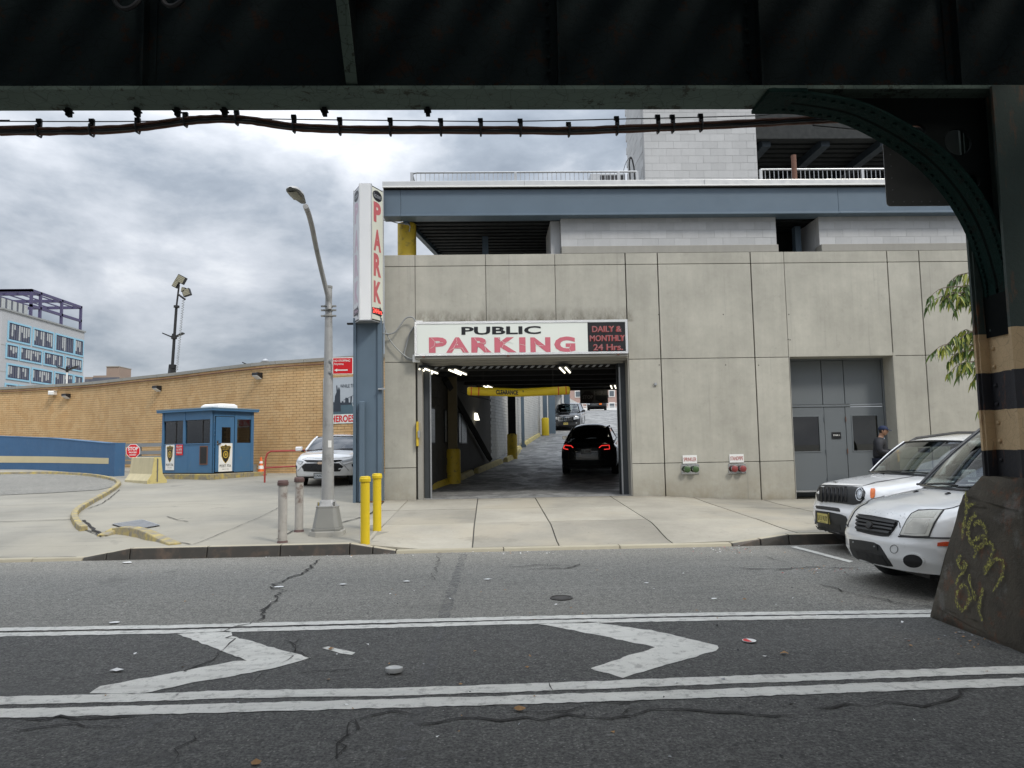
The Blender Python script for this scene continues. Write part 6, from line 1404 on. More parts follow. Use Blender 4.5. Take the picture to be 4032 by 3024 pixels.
EL('brace_tip_plate', MB().box((fp(*r3(-20, 90), 5.8).x, 5.58, ZF-.035), (fp(*r3(-20, 90), 5.8).x+.32, 5.98, ZF-.002)), M['elbright'], bevel=.004)
# ---- traffic sign seen from behind
ts = empty('traffic_sign', (0, 0, 0), label='large blank grey back of a traffic sign hung beside the curved green brace', cat='sign'); Yg = 6.25
s0, s1 = fp(3492, 812, Yg), fp(3772, 500, Yg); ts.location = ((s0.x+s1.x)/2, Yg, s0.z); tso = -Vector(ts.location)
rc = .035; pts = []
for cx_, cz_, a0 in ((s1.x-rc, s0.z+rc, -90), (s1.x-rc, s1.z-rc, 0), (s0.x+rc, s1.z-rc, 90), (s0.x+rc, s0.z+rc, 180)):
    for k in range(6): t = R_(a0+k*18); pts.append((cx_+rc*math.cos(t), Yg, cz_+rc*math.sin(t)))
o = MB().prism(pts, (0, .006, 0)).build('sign_plate', paint('sign_back_grey', (.20, .20, .195), .5, .12, 5, metal=.4), ts); o.location = tso
o = MB().prism([(x, Yg-.003, z) for x, _, z in pts], (0, .0025, 0)); 
mb = MB()
for z in [s0.z+.04+k*.11 for k in range(6)]: mb.cyl((s0.x+.06, Yg-.006, z), (s0.x+.06, Yg, z), .006, 6)
for x in [s0.x+.16+k*.08 for k in range(5)]: mb.cyl((x, Yg-.006, s0.z+.04), (x, Yg, s0.z+.04), .006, 6)
o = mb.build('rivets', M['steel'], ts); o.location = tso
o = MB().box((s1.x+.006, Yg-.03, s0.z-.1), (s1.x+.035, Yg+.03, s1.z+.2)).box((s1.x-.2, Yg-.28, s1.z-.05), (s1.x-.16, Yg, s1.z-.01)).build('bracket', M['steel'], ts); o.location = tso
# ---- cable bundle slung under the structure
r4 = lambda x, y: (x/1.106, y/1.106); Yk = 6.45
cbp_ = [(-300, 575), (0, 572), (170, 571), (400, 568), (600, 555), (780, 530), (900, 519), (1010, 518), (1120, 528), (1280, 552), (1480, 562), (1700, 565), (1920, 565), (2212, 566)]
P = [Vector((-30, Yk, 4.22)), Vector((-15, Yk, 4.20))]+[fp(*r4(x, y), Yk) for x, y in cbp_]+[fp(x, y, Yk) for x, y in ((2240, 515), (2480, 506), (2760, 495), (3000, 483), (3150, 474), (3300, 468), (3500, 470))]+[Vector((6, Yk, 4.36)), Vector((12, Yk, 4.25)), Vector((30, Yk, 4.25))]
bun = empty('cable_bundle', P[0], label='thick bundle of black cables strapped below the steel girder', cat='cable'); bo = -P[0]
path_c = smooth_path(P, 5)
rc_ = random.Random(9)
for k in range(5):
    a = 2*math.pi*k/5; off_ = Vector((0, math.cos(a)*.024, math.sin(a)*.022)); o = MB().tube([p+off_+Vector((0, rc_.uniform(-.003, .003), rc_.uniform(-.003, .003))) for p in path_c], .0165, 6).build('cable', M['cable'] if k % 2 else M['brown'], bun, smooth=True); o.location = bo
o = MB().tube(path_c, .026, 6).build('cable', M['cable'], bun, smooth=True); o.location = bo
wp = [(-400, 480), (0, 478), (550, 478), (900, 466), (1150, 470), (1600, 475), (2000, 478), (2480, 468), (2700, 463), (2980, 456), (3200, 452)]
WPp = smooth_path([Vector((-30, Yk, 4.40)), Vector((-15, Yk, 4.42))]+[fp(x, y, Yk) for x, y in wp]+[Vector((6, Yk, 4.44)), Vector((30, Yk, 4.42))], 4)
tag(MB().tube(WPp, .0055, 5).build('messenger_wire', M['cable'], smooth=True), 'thin messenger wire running just above the cable bundle', 'wire')
for px, top in ((148, 478), (366, 478), (527, 474), (728, 462), (927, 458), (1155, 462), (1348, 472), (1540, 474), (1745, 476), (1905, 476), (2060, 478), (2250, 510), (2472, 468), (2650, 462), (2715, 462), (2806, 458)):
    a = min(path_c, key=lambda p: abs((1925+p.x/p.y*2850)-px)); b = fp(px, top-4, Yk)
    mb = MB().tube([(a.x, Yk-.045, a.z+.04), (a.x, Yk-.05, a.z-.01), (a.x, Yk-.02, a.z-.052), (a.x, Yk+.03, a.z-.045), (a.x, Yk+.05, a.z+.0), (a.x, Yk+.02, a.z+.048), (a.x, Yk-.045, a.z+.04)], .010, 5)
    mb.box((a.x-.016, Yk-.012, a.z+.03), (a.x+.022, Yk+.012, max(a.z+.06, b.z))); mb.box((a.x-.026, Yk-.014, max(a.z+.05, b.z-.02)), (a.x+.02, Yk+.014, max(a.z+.08, b.z+.012)))
    o = mb.build('cable_strap', M['cable'], bun); o.location = bo
for px, py in ((280, 445), (548, 455), (705, 440), (890, 448), (1281, 438), (1685, 440)):
    p = fp(px, py-8, 5.96); o = EL('hanging_clip', MB().box((p.x-.015, 5.90, ZF-.065), (p.x+.02, 5.95, ZF-.001)).box((p.x-.03, 5.89, ZF-.03), (p.x+.03, 5.955, ZF-.02)), M['eldark'])
# looped ropes hanging in front of the web near the top
for px, s in ((500, 1), (680, .8)):
    c = fp(px, -15, 5.3); o = MB().tube([c+Vector((math.cos(t)*.10*s, math.sin(t*2)*.01, math.sin(t)*.10*s)) for t in [2*math.pi*k/24 for k in range(25)]], .018, 6).build('coiled_rope', M['cable'], smooth=True); tag(o, 'small coil of rope hanging under the girder at the top '+('left edge' if s == 1 else 'beside the larger coil'), 'rope')

# ================================================================== street furniture
# lamp post
lb = gz(1290, 2112); lp = empty('street_lamp', lb, label='tall grey steel street lamp with square cast base on the pavement corner', cat='street lamp'); Yp = lb.y+.2
lb.y = Yp; lp.location = (fp(1290, 2100, Yp).x, Yp, zg(-2.6, Yp)); lpo = -Vector(lp.location); X_ = lp.location.x; Zb = lp.location.z
M['polegrey'] = paint('weathered_grey_steel', (.36, .36, .355), .5, .25, 6, metal=.2, dirt=((.14, .14, .135), 4, .55, .75)); M['castgrey'] = paint('cast_base_paint', (.24, .24, .225), .55, .12, 4, dirt=((.12, .11, .10), 5, .6, .8))
def LP(name, mb, mat, **k):
    o = mb.build(name, mat, lp, **k); o.location = lpo; return o
def oct8(hw, z, c=.28, cx=X_, cy=Yp): k = hw*c; return [(cx+a, cy+b, z) for a, b in ((-hw, -hw+k), (-hw+k, -hw), (hw-k, -hw), (hw, -hw+k), (hw, hw-k), (hw-k, hw), (-hw+k, hw), (-hw, hw-k))]
pad = MB(); pad.hexa(oct8(.30, Zb-.05, .5), oct8(.275, Zb+.075, .5)); LP('pad', pad, M['panel_dark'], bevel=.015)
zc0, zc1, zc2 = Zb+.075, Zb+.12, fp(1290, 1998, Yp).z
mb = MB(); mb.hexa(oct8(.235, zc0), oct8(.235, zc1)); mb.hexa(oct8(.222, zc1), oct8(.168, zc2)); LP('base_casing', mb, M['castgrey'], bevel=.008)
mb = MB(); mb.hexa(oct8(.168, zc2), oct8(.175, zc2+.03)); mb.hexa(oct8(.15, zc2+.03), oct8(.105, zc2+.13)); LP('base_collar', mb, M['polegrey'], bevel=.004)
for s in (-1, 1): LP('anchor_bolt', MB().cyl((X_+s*.13, Yp-.13, zc2+.02), (X_+s*.13, Yp-.13, zc2+.10), .018, 6), M['chrome'])
zt1 = fp(1297, 1240, Yp).z; ztop = fp(1302, 1135, Yp).z
LP('pole', MB().cyl((X_, Yp, zc2+.05), (X_+.0, Yp, zt1), .107, 24, .062), M['polegrey'], smooth=True); LP('pole_top', MB().cyl((X_, Yp, zt1), (X_, Yp, ztop), .058, 18), M['polegrey'], smooth=True); LP('pole_cap', MB().cyl((X_, Yp, ztop), (X_, Yp, ztop+.04), .064, 18), M['castgrey'])
for z in (zt1-.03, zt1+.07, zt1+.14): LP('clamp_band', MB().cyl((X_, Yp, z), (X_, Yp, z+.025), .080, 18).box((X_-.13, Yp-.02, z), (X_+.13, Yp+.02, z+.025)), M['castgrey'])
arm_px = [(1297, 1218, Yp-.08), (1290, 1165, Yp-.10), (1268, 1075, Yp-.35), (1245, 975, Yp-.80), (1230, 900, Yp-1.3), (1216, 845, Yp-1.75), (1203, 812, Yp-2.1)]
LP('arm', MB().tube(smooth_path([fp(*a) for a in arm_px], 5), .040, 12), M['polegrey'], smooth=True)
hq = fp(1195, 800, Yp-2.2); hr_ = fp(1164, 752, Yp-2.75)
hd = (hr_-hq); hL = .44; e_ = Vector((-.18, -1, .18)).normalized(); sdv = e_.cross(Vector((0, 0, 1))).normalized(); upv = sdv.cross(e_)
def head_pt(s, a, top):
    w = interp(s, [(0, .04), (.15, .06), (.5, .105), (.8, .10), (.95, .07), (1, .025)]); h = interp(s, [(0, .03), (.2, .05), (.6, .085), (.9, .06), (1, .01)])
    t = math.pi*a; return hq+e_*(s*hL)+sdv*(math.cos(t)*w)+upv*((math.sin(t)*h) if top else (-math.sin(t)*h*.35))
LP('lamp_head', MB().grid(lambda u, v: head_pt(u, v, True), 14, 12), M['polegrey'], smooth=True); LP('lamp_underside', MB().grid(lambda u, v: head_pt(u, v, False), 14, 8), M['castgrey'], smooth=True)
LP('lamp_lens', MB().grid(lambda u, v: hq+e_*((.38+.5*u)*hL)+sdv*(lerp(-.07, .07, v))-upv*(.034+.012*math.sin(math.pi*v)), 4, 6), paint('lamp_lens', (.30, .29, .22), .2, .2, 12), smooth=True)
LP('photocell', MB().lathe([(.03, 0), (.03, .05), (.0001, .06)], hq+e_*.22+upv*.06, upv, 10), M['conduit'])
# sticker on the pole
mb = MB(); zs_ = fp(1308, 1762, Yp).z
def stick(name, z0, z1, c):
    mb = MB().grid(lambda u, v: (X_+.0985*math.cos(R_(-78+u*36)), Yp+.0985*math.sin(R_(-78+u*36)), lerp(z0, z1, v)), 5, 1); return LP(name, mb, c)
stick('sticker', zs_, zs_+.12, M['white']); 
# no stopping sign
sgn = empty('no_stopping_sign', (0, 0, 0), label='red sign with white border reading NO STOPPING Anytime on the lamp post', cat='sign'); Yn = Yp-.10
a, b = fp(1309, 1474, Yn), fp(1390, 1407, Yn); sgn.location = (a.x, Yn, a.z); W_n, H_n = b.x-a.x, b.z-a.z
MB().box((0, 0, 0), (W_n, .004, H_n)).build('plate', M['white'], sgn, bevel=.002); MB().box((.012, -.002, .012), (W_n-.012, -.0002, H_n-.012)).build('red_field', M['red'], sgn)
text('NO STOPPING', (.022, -.004, H_n*.74), (W_n-.07, 0, 0), (0, 0, H_n*.13), M['white'], sgn, .02); text('Anytime', (.022, -.004, H_n*.52), (W_n*.48, 0, 0), (0, 0, H_n*.16), M['white'], sgn, .01)
MB().add([(.03, -.004, H_n*.24), (.08, -.004, H_n*.34), (.08, -.004, H_n*.28), (W_n-.09, -.004, H_n*.28), (W_n-.09, -.004, H_n*.21), (.08, -.004, H_n*.21), (.08, -.004, H_n*.15)], [tuple(range(7))]).build('arrow', M['white'], sgn, fix=False)
MB().box((-.06, .004, .03), (.02, .02, .06)).box((-.06, .004, H_n-.06), (.02, .02, H_n-.03)).build('clamp', M['steel'], sgn)
# bollards
M['oldpipe'] = paint('stained_grey_pipe', (.42, .40, .37), .6, .28, 8, metal=.1, dirt=((.14, .085, .065), 5, .54, .70)); M['rustcap'] = paint('rusty_cap', (.11, .065, .06), .7, .2, 10)
for px, pyb, pyt, rad, top, bodyM, capM, lab in ((1112, 2137, 1890, .070, .033, 'oldpipe', 'rustcap', 'grey pipe bollard with rusty brown cap, nearest the kerb left of the lamp post'), (1177, 2093, 1878, .072, .03, 'oldpipe', 'rustcap', 'grey pipe bollard with brown cap, set back just left of the lamp base'),
        (1438, 2143, 1875, .072, .035, 'yellow', 'yellow', 'yellow capped bollard nearest the kerb right of the lamp post'), (1485, 2090, 1864, .073, .03, 'yellow', 'yellow', 'yellow capped bollard set back near the steel column')):
    p = gz(px, pyb); 
    if p.y < 11.56: p.y = 11.56; p.x = fp(px, 2000, 11.56).x; p.z = zg(p.x, p.y)
    r = empty('bollard', p, label=lab, cat='bollard', group='grey pipe bollards by the lamp post' if bodyM == 'oldpipe' else 'yellow bollards by the lamp post'); h = fp(px, pyt, p.y).z-p.z
    MB().cyl((0, 0, -.03), (0, 0, h-.07), rad, 24).build('pipe', M[bodyM], r, smooth=True); MB().lathe([(rad+.014, h-.085), (rad+.016, h-.075), (rad+.016, h-.035), (rad+.010, h-.028), (rad+.008, h-.006), (rad*.7, h), (.0001, h+.002)], n=24).build('cap', M[capM], r, smooth=True)
    if bodyM == 'oldpipe': MB().lathe([(rad+.02, -.01), (rad+.004, .035)], n=20).build('base_collar', M['rustcap'], r, smooth=True)
# ================================================================== vehicles
from mathutils.bvhtree import BVHTree
def carpaint(name, c, dirt=None):
    g = MG(name); col = g.vary(c, g.noise(1.5, 4), .95, 1.04)
    if dirt: col = g.mix(g.rng(g.noise(6, 7, .75), .60, .72, 0, .35), col, dirt); col = g.mix(g.rng(g.vor(26.), .05, .02, 0, .0), col, dirt)
    g.out(col, .22, metal=0); setsock(g.b, ['Coat Weight'], .9); setsock(g.b, ['Coat Roughness'], .04); return g.m
M['carwhite'] = carpaint('white_car_paint', (.86, .86, .86)); M['carwhite2'] = carpaint('dusty_white_car_paint', (.85, .85, .84), (.50, .48, .44)); M['carblack'] = carpaint('black_car_paint', (.010, .011, .013))
M['trim'] = paint('textured_black_trim', (.022, .023, .024), .5, .15, 20, bump=.15); M['gloss'] = paint('gloss_black', (.008, .008, .009), .12, .05, 2); M['lampclear'] = paint('clear_lamp', (.42, .44, .46), .08, .25, 14, spec=.9); M['lampfog'] = paint('clouded_lamp', (.56, .55, .49), .15, .12, 6)
M['amber'] = paint('amber_lens', (.75, .16, .015), .25, .1, 8); M['alloy'] = paint('alloy', (.45, .46, .47), .3, .1, 3, metal=.8); M['plate_y'] = paint('plate_yellow', (.62, .52, .16), .5, .06); M['plate_w'] = paint('plate_white', (.55, .57, .58), .5, .06)
M['wind'] = glass('windscreen', (.42, .46, .44)); M['winddark'] = glass('tinted_window', (.10, .11, .11)); M['windlight'] = glass('light_side_window', (.55, .60, .58)); M['seat'] = paint('seat_fabric', (.04, .042, .045), .85, .2, 5); M['tail'] = emit('lit_tail_lamp', (1.0, .05, .04), .7)
M['seam'] = paint('panel_gap', (.03, .03, .03), .7)
def shell(nx, ny, nz):
    idx = {}; vs = []; fs = []
    def vid(i, j, k):
        key = (i, j, k)
        if key not in idx: idx[key] = len(vs); vs.append((-1+2*i/nx, -1+2*j/ny, -1+2*k/nz))
        return idx[key]
    for i in range(nx):
        for j in range(ny):
            fs.append((vid(i, j, 0), vid(i, j+1, 0), vid(i+1, j+1, 0), vid(i+1, j, 0))); fs.append((vid(i, j, nz), vid(i+1, j, nz), vid(i+1, j+1, nz), vid(i, j+1, nz)))
    for i in range(nx):
        for k in range(nz):
            fs.append((vid(i, 0, k), vid(i+1, 0, k), vid(i+1, 0, k+1), vid(i, 0, k+1))); fs.append((vid(i, ny, k), vid(i, ny, k+1), vid(i+1, ny, k+1), vid(i+1, ny, k)))
    for j in range(ny):
        for k in range(nz):
            fs.append((vid(0, j, k), vid(0, j, k+1), vid(0, j+1, k+1), vid(0, j+1, k))); fs.append((vid(nx, j, k), vid(nx, j+1, k), vid(nx, j+1, k+1), vid(nx, j, k+1)))
    return vs, fs
class Car:
    def __init__(c, name, X, Y, Z, ang, S, paintm, label, cat, pitch=0.0):
        c.S = S; c.paint = paintm; c.root = empty(name, (X, Y, Z), 0, label, cat); c.root.rotation_euler = (0, 0, ang)
        c.Mw = Matrix.Translation((X, Y, Z)) @ Matrix.Rotation(ang, 4, 'Z')
        if pitch: c.root.rotation_euler = (0, -pitch, ang); c.Mw = Matrix.Translation((X, Y, Z)) @ Matrix.Rotation(ang, 4, 'Z') @ Matrix.Rotation(-pitch, 4, 'Y')
        c.Mi = c.Mw.inverted(); c.body()
    def part(c, name, mb, mat, par=None, **k): return mb.build(name, mat, par or c.root, **k)
    def wx(c, x):
        S = c.S; h = S['L']/2; f = max(0, (x-(h-S.get('tapf', .9)))/S.get('tapf', .9)); r = max(0, (-x-(h-S.get('tapr', .8)))/S.get('tapr', .8)); return 1-S.get('tf', .10)*f**2.2-S.get('tr', .09)*r**2.2
    def pt(c, a, b, k):
        S = c.S; h = S['L']/2; ab = abs(b)
        # height first guess from position along
        x0 = a*h; zt = interp(-x0, [(-x, z) for x, z in S['top']]); sill = S['sill']; zb = sill
        for xw in S['wheels']:
            d = abs(x0-xw)
            if d < S['rw']: zb = max(zb, S['rt']+math.sqrt(max(0, S['rw']**2-d*d))*.98)
        zb = min(zb, zt-.12)
        if ab > .8: zt -= S.get('sh', .07)*(1-math.sqrt(max(0, 1-((ab-.8)/.2)**2)))
        zt -= S.get('crown', .035)*ab**2
        zb2 = zb + (.06 if ab > .98 else 0)*0
        z = lerp(zb2, zt, (k+1)/2)
        bf, br = S.get('bf', .22), S.get('br', .16); pf = S.get('pf', 2.6)
        xf = h-bf*ab**pf-interp(z, S['rake']); xr = -h+br*ab**3+interp(z, S.get('raker', [(0, .05), (.5, 0), (1.2, .06)]))
        t = (a+1)/2; x = lerp(xr, xf, t)
        w = interp(z, S['wz'])*S['W']/2*c.wx(x0); y = b*w
        return Vector((x, y, z))
    def body(c):
        vs, fs = shell(72, 26, 22)
        # cluster samples towards the ends so the corners are round
        def warp(t): return math.copysign(abs(t)**.8, t)
        P = [c.pt(warp(a) if abs(a) < 1 else a, math.copysign(abs(b)**.75, b), k) for a, b, k in vs]
        mb = MB().add(P, fs); c.bodyo = c.part('body', mb, c.paint, smooth=True); c.bodyo.data.set_sharp_from_angle(angle=R_(50)) if hasattr(c.bodyo.data, 'set_sharp_from_angle') else None
        c.bvh = BVHTree.FromPolygons(P, fs)
    def lray(c, px, py):
        o = c.Mi @ Vector((0, 0, EYE)); d = (c.Mi.to_3x3() @ ray(px, py)).normalized(); return o, d
    def hit(c, px, py):
        o, d = c.lray(px, py); h = c.bvh.ray_cast(o, d)
        if h[0] is None:
            t = -(o.dot(d)); best = None
            for i in range(60):
                q = o+d*(t-3+i*.1); n = c.bvh.find_nearest(q)
                if best is None or n[3] < best[0]: best = (n[3], n[0], n[1])
            h = (best[1], best[2])
        loc, n = h[0], h[1]
        if n.dot(d) > 0: n = -n
        return loc, n
    def patch(c, name, px, mat, lift=.006, mirror=False, rings=5, par=None, dens=14, thick=.012, smooth=True):
        """raised piece hugging the body, outlined by photo pixels"""
        O = [Vector((x, y, 0)) for x, y in px]; Q = []
        for a, b in zip(O, O[1:]+O[:1]):
            n = max(1, int((b-a).length/dens)); Q += [a.lerp(b, i/n) for i in range(n)]
        cen = sum(Q, Vector())/len(Q); n = len(Q); vs = []; fs = []
        for r in range(rings):
            s = 1-r/rings
            for q in Q:
                p = cen.lerp(q, s); l, nn = c.hit(p.x, p.y); vs.append(l+nn*lift)
        l, nn = c.hit(cen.x, cen.y); vs.append(l+nn*lift)
        for r in range(rings-1): fs += [(r*n+i, r*n+(i+1) % n, (r+1)*n+(i+1) % n, (r+1)*n+i) for i in range(n)]
        fs += [((rings-1)*n+i, (rings-1)*n+(i+1) % n, rings*n) for i in range(n)]
        base = len(vs)
        for q in Q: l, nn = c.hit(q.x, q.y); vs.append(l+nn*(lift-thick))
        fs += [(i, base+i, base+(i+1) % n, (i+1) % n) for i in range(n)]
        o = c.part(name, MB().add(vs, fs), mat, par, smooth=smooth)
        if mirror:
            vs2 = [(v[0], -v[1], v[2]) for v in vs]; c.part(name, MB().add(vs2, [f[::-1] for f in fs]), mat, par, smooth=smooth)
        return o
    def line(c, name, px, r, mat, lift=.0, mirror=False, par=None, dens=12):
        P = []; O = [Vector((x, y, 0)) for x, y in px]
        for a, b in zip(O, O[1:]):
            n = max(1, int((b-a).length/dens)); P += [a.lerp(b, i/n) for i in range(n)]
        P.append(O[-1]); Q = []
        for p in P:
            l, nn = c.hit(p.x, p.y); Q.append(l+nn*lift)
        o = c.part(name, MB().tube(Q, r, 5), mat, par, smooth=True)
        if mirror: c.part(name, MB().tube([(q.x, -q.y, q.z) for q in Q], r, 5), mat, par, smooth=True)
        return o
    def plate(c, px4, s, mat, txt=None, tc_=None, sub=None):
        """flat licence plate whose centre sits on the body at the centre of the quad"""
        cx_ = sum(p[0] for p in px4)/4; cy_ = sum(p[1] for p in px4)/4; l, n = c.hit(cx_, cy_); n = Vector((math.copysign(1, n.x), 0, 0)); w, h = s
        l = l+n*.03; uy = Vector((0, 1, 0)) if n.x > 0 else Vector((0, -1, 0)); o0 = l-uy*(w/2)-Vector((0, 0, h/2))
        lo = [o0-n*.03, o0+uy*w-n*.03, o0+uy*w, o0]; pl_ = c.part('licence_plate', MB().hexa(lo, [p+Vector((0, 0, h)) for p in lo]), mat, bevel=.002)
        e = o0+n*.0; fr = MB()
        for a, b in (((-.006, -.006), (w+.006, .008)), ((-.006, h-.008), (w+.006, h+.006)), ((-.006, .008), (.006, h-.008)), ((w-.006, .008), (w+.006, h-.008))):
            q = [o0+uy*a[0], o0+uy*b[0], o0+uy*b[0]+n*.006, o0+uy*a[0]+n*.006]; fr.hexa([p+Vector((0, 0, a[1])) for p in q], [p+Vector((0, 0, b[1])) for p in q])
        c.part('plate_frame', fr, M['black'], pl_)
        if txt: text(txt, o0+n*.003+uy*(w*.08)+Vector((0, 0, h*.26)), uy*(w*.84), (0, 0, h*.48), tc_ or M['signblack'], pl_, .015)
        if sub: text(sub, o0+n*.003+uy*(w*.25)+Vector((0, 0, h*.08)), uy*(w*.5), (0, 0, h*.10), tc_ or M['signblack'], pl_, .0)
        return pl_
    def wheels(c, rimm=None):
        S = c.S; r = S['rt']; 
        for xw in S['wheels']:
            for s in (-1, 1):
                y = s*(S['W']/2*.985-.02); wr = empty('wheel', (xw, y, r)); wr.parent = c.root
                MB().lathe([(r*.62, -.10), (r*.92, -.115), (r*.99, -.09), (r, -.05), (r, .05), (r*.99, .09), (r*.92, .115), (r*.62, .10), (r*.60, 0), (r*.62, -.10)], (0, -s*.115, 0), (0, s, 0), 36).build('tyre', M['rubber'], wr, smooth=True)
                mb = MB().lathe([(r*.62, .10), (r*.58, .09), (r*.55, .03), (r*.2, .02), (.0001, .02)], (0, -s*.115, 0), (0, s, 0), 30)
                for k in range(5):
                    a = 2*math.pi*k/5; d = Vector((math.cos(a), 0, math.sin(a))); mb.tube([d*.03+Vector((0, -s*.035, 0)), d*r*.56+Vector((0, -s*.03, 0))], [.045, .028], 6)
                mb.build('rim', rimm or M['alloy'], wr, smooth=True)
        # dark liner filling the underside
        h = S['L']/2; mb = MB().box((-h+.25, -S['W']/2+.28, S['sill']-.06), (h-.30, S['W']/2-.28, .55)); c.part('underbody', mb, M['black'])
        for xw in S['wheels']: c.part('axle', MB().cyl((xw, -S['W']/2+.2, r), (xw, S['W']/2-.2, r), .05, 8), M['black'])
    def greenhouse(c, G, glassm=None, frame_mat=None, interior=True):
        """G: xc cowl, xrf roof front, xrr roof rear, xrb rear base, zb belt, zr roof, wb, wr half widths, windows [(x0,x1)...]"""
        gm = glassm or M['wind']; fm = frame_mat or c.paint; xc, xrf, xrr, xrb, zb, zr, wb, wr = [G[k] for k in ('xc', 'xrf', 'xrr', 'xrb', 'zb', 'zr', 'wb', 'wr')]; bow = G.get('bow', .10); zc_ = G.get('zc', zb)
        def WS(s, t, off=0): t2 = t; x = lerp(xc, xrf, t2)-bow*s*s*(1-.45*t)+off; return Vector((x, s*lerp(wb, wr, t)*.985, lerp(zc_, zr, t)+.02*(1-s*s)*t-.03*s*s*0+.03*math.sin(math.pi*t)*(1)))
        c.part('windshield', MB().grid(lambda u, v: WS(lerp(-.955, .955, v), lerp(.0, .97, u)), 10, 16), gm, smooth=True)
        def RW(s, t): x = lerp(xrb, xrr, t)+bow*.6*s*s; return Vector((x, s*lerp(wb, wr, t)*.98, lerp(zb, zr, t)+.02*math.sin(math.pi*t)))
        c.part('windshield_seal', MB().tube([WS(s, 0, .004) for s in [lerp(-.96, .96, k/12) for k in range(13)]]+[WS(.96, t, .004) for t in (.3, .6, .96)]+[WS(s, .965, .004) for s in [lerp(.9, -.9, k/10) for k in range(11)]]+[WS(-.96, t, .004) for t in (.96, .6, .3, 0)], .016, 5), M['gloss'])
        c.part('rear_window', MB().grid(lambda u, v: RW(lerp(-.93, .93, v), lerp(G.get('rw0', .08), .95, u)), 8, 12), G.get('rearglass', gm), smooth=True)
        rr = G.get('crown', .045)
        def RF(u, v):
            s = lerp(-1, 1, v); x = lerp(xrf, xrr, u); x += -bow*s*s*.55*(1-u)+bow*.6*s*s*u*.9
            z = zr+.02*(1-s*s)+rr*math.sin(math.pi*min(1, max(0, u)))**.6*(1-abs(s)**3.5)+G.get('arc', 0)*math.sin(math.pi*u)
            e = abs(s); return Vector((x, s*(wr+.02)*1.0, z-(.035*max(0, (e-.86)/.14)**2)))
        c.part('roof', MB().grid(RF, 24, 24), G.get('roofmat', fm), smooth=True)
        c.part('roof_lining', MB().grid(lambda u, v: RF(u, v)-Vector((0, 0, .05)), 8, 8), M['seat'], smooth=True)
        for s in (-1, 1):
            # pillars
            c.part('a_pillar', MB().tube([WS(s*.985, t) for t in (0, .25, .5, .75, .97)], G.get('ap', .042), 8), G.get('apm', fm), smooth=True)
            c.part('d_pillar', MB().tube([RW(s*.97, t) for t in (0, .5, 1)], G.get('dp', .075), 8), fm, smooth=True)
            top = [RF(u/12, 0 if s < 0 else 1)+Vector((0, -s*.0, -.012)) for u in range(13)]
            c.part('roof_rail_edge', MB().tube(top, .034, 8), fm, smooth=True)
            def SY(x, z): return s*(lerp(wb, wr, (z-zb)/(zr-zb))+.008)
            def xa(z, off=0): return lerp(xc, xrf, (z-zb)/(zr-zb))-bow*.85+off
            def xr_(z, off=0): return lerp(xrb, xrr, (z-zb)/(zr-zb))+bow*.5+off
            z0, z1 = zb+.0, zr-.05
            wins = G['wins']; 
            for i, (a0, a1) in enumerate(wins):
                fa = (lambda z, a=a0: xa(z, -.07)) if a0 is None else (lambda z, a=a0: a)
                fb = (lambda z, a=a1: xr_(z, .12)) if a1 is None else (lambda z, a=a1: a)
                q = [(fa(z0+.02), z0+.02), (fb(z0+.02), z0+.02), (fb(z1), z1), (fa(z1), z1)]
                c.part('side_window', MB().add([(x, SY(x, z), z) for x, z in q], [(0, 1, 2, 3)]), G.get('sideglass', M['winddark']), fix=False)
            # posts between the windows
            cuts = [w[1] for w in wins[:-1]]; cuts2 = [w[0] for w in wins[1:]]
            for a, b in zip(cuts, cuts2):
                lo = [(a+.01, SY(a, zb-.03), zb-.03), (b-.01, SY(b, zb-.03), zb-.03), (b-.01, SY(b, zb-.03)-s*.05, zb-.03), (a+.01, SY(a, zb-.03)-s*.05, zb-.03)]; hi = [(a+.01, SY(a, zr-.03), zr-.03), (b-.01, SY(b, zr-.03), zr-.03), (b-.01, SY(b, zr)-s*.05, zr-.03), (a+.01, SY(a, zr)-s*.05, zr-.03)]
                c.part('b_pillar', MB().hexa(lo, hi), G.get('postmat', M['black']))
            # rear quarter fill
            q = [(xr_(zb-.03, .12), zb-.03), (xr_(zb-.03, -.05), zb-.03), (xr_(zr-.03, -.05), zr-.03), (xr_(zr-.03, .12), zr-.03)]
            c.part('quarter_panel', MB().add([(x, SY(x, z), z) for x, z in q]+[(x, SY(x, z)-s*.06, z) for x, z in q], [(0, 1, 2, 3), (4, 5, 6, 7), (0, 1, 5, 4), (2, 3, 7, 6)]), fm)
            c.part('belt_trim', MB().tube([(xa(zb), SY(0, zb), zb+.005), (xr_(zb), SY(0, zb), zb+.005)], .014, 5), M['black'])
        if interior:
            c.part('dashboard', MB().box((xc-.62, -wb+.08, zb-.28), (xc-.12, wb-.08, zb-.02)), M['seat'], bevel=.05)
            sx_ = xc-1.32
            for s in (-.38, .38):
                st_ = empty('seat', (sx_, s, zb-.55)); st_.parent = c.root
                MB().box((-.12, -.24, 0), (.42, .24, .16)).build('cushion', M['seat'], st_, bevel=.05); MB().hexa([(-.14, -.23, .1), (.0, -.23, .1), (.0, .23, .1), (-.14, .23, .1)], [(-.34, -.20, .72), (-.22, -.20, .72), (-.22, .20, .72), (-.34, .20, .72)]).build('backrest', M['seat'], st_, bevel=.05); MB().box((-.37, -.13, .76), (-.26, .13, .95)).build('headrest', M['seat'], st_, bevel=.04)
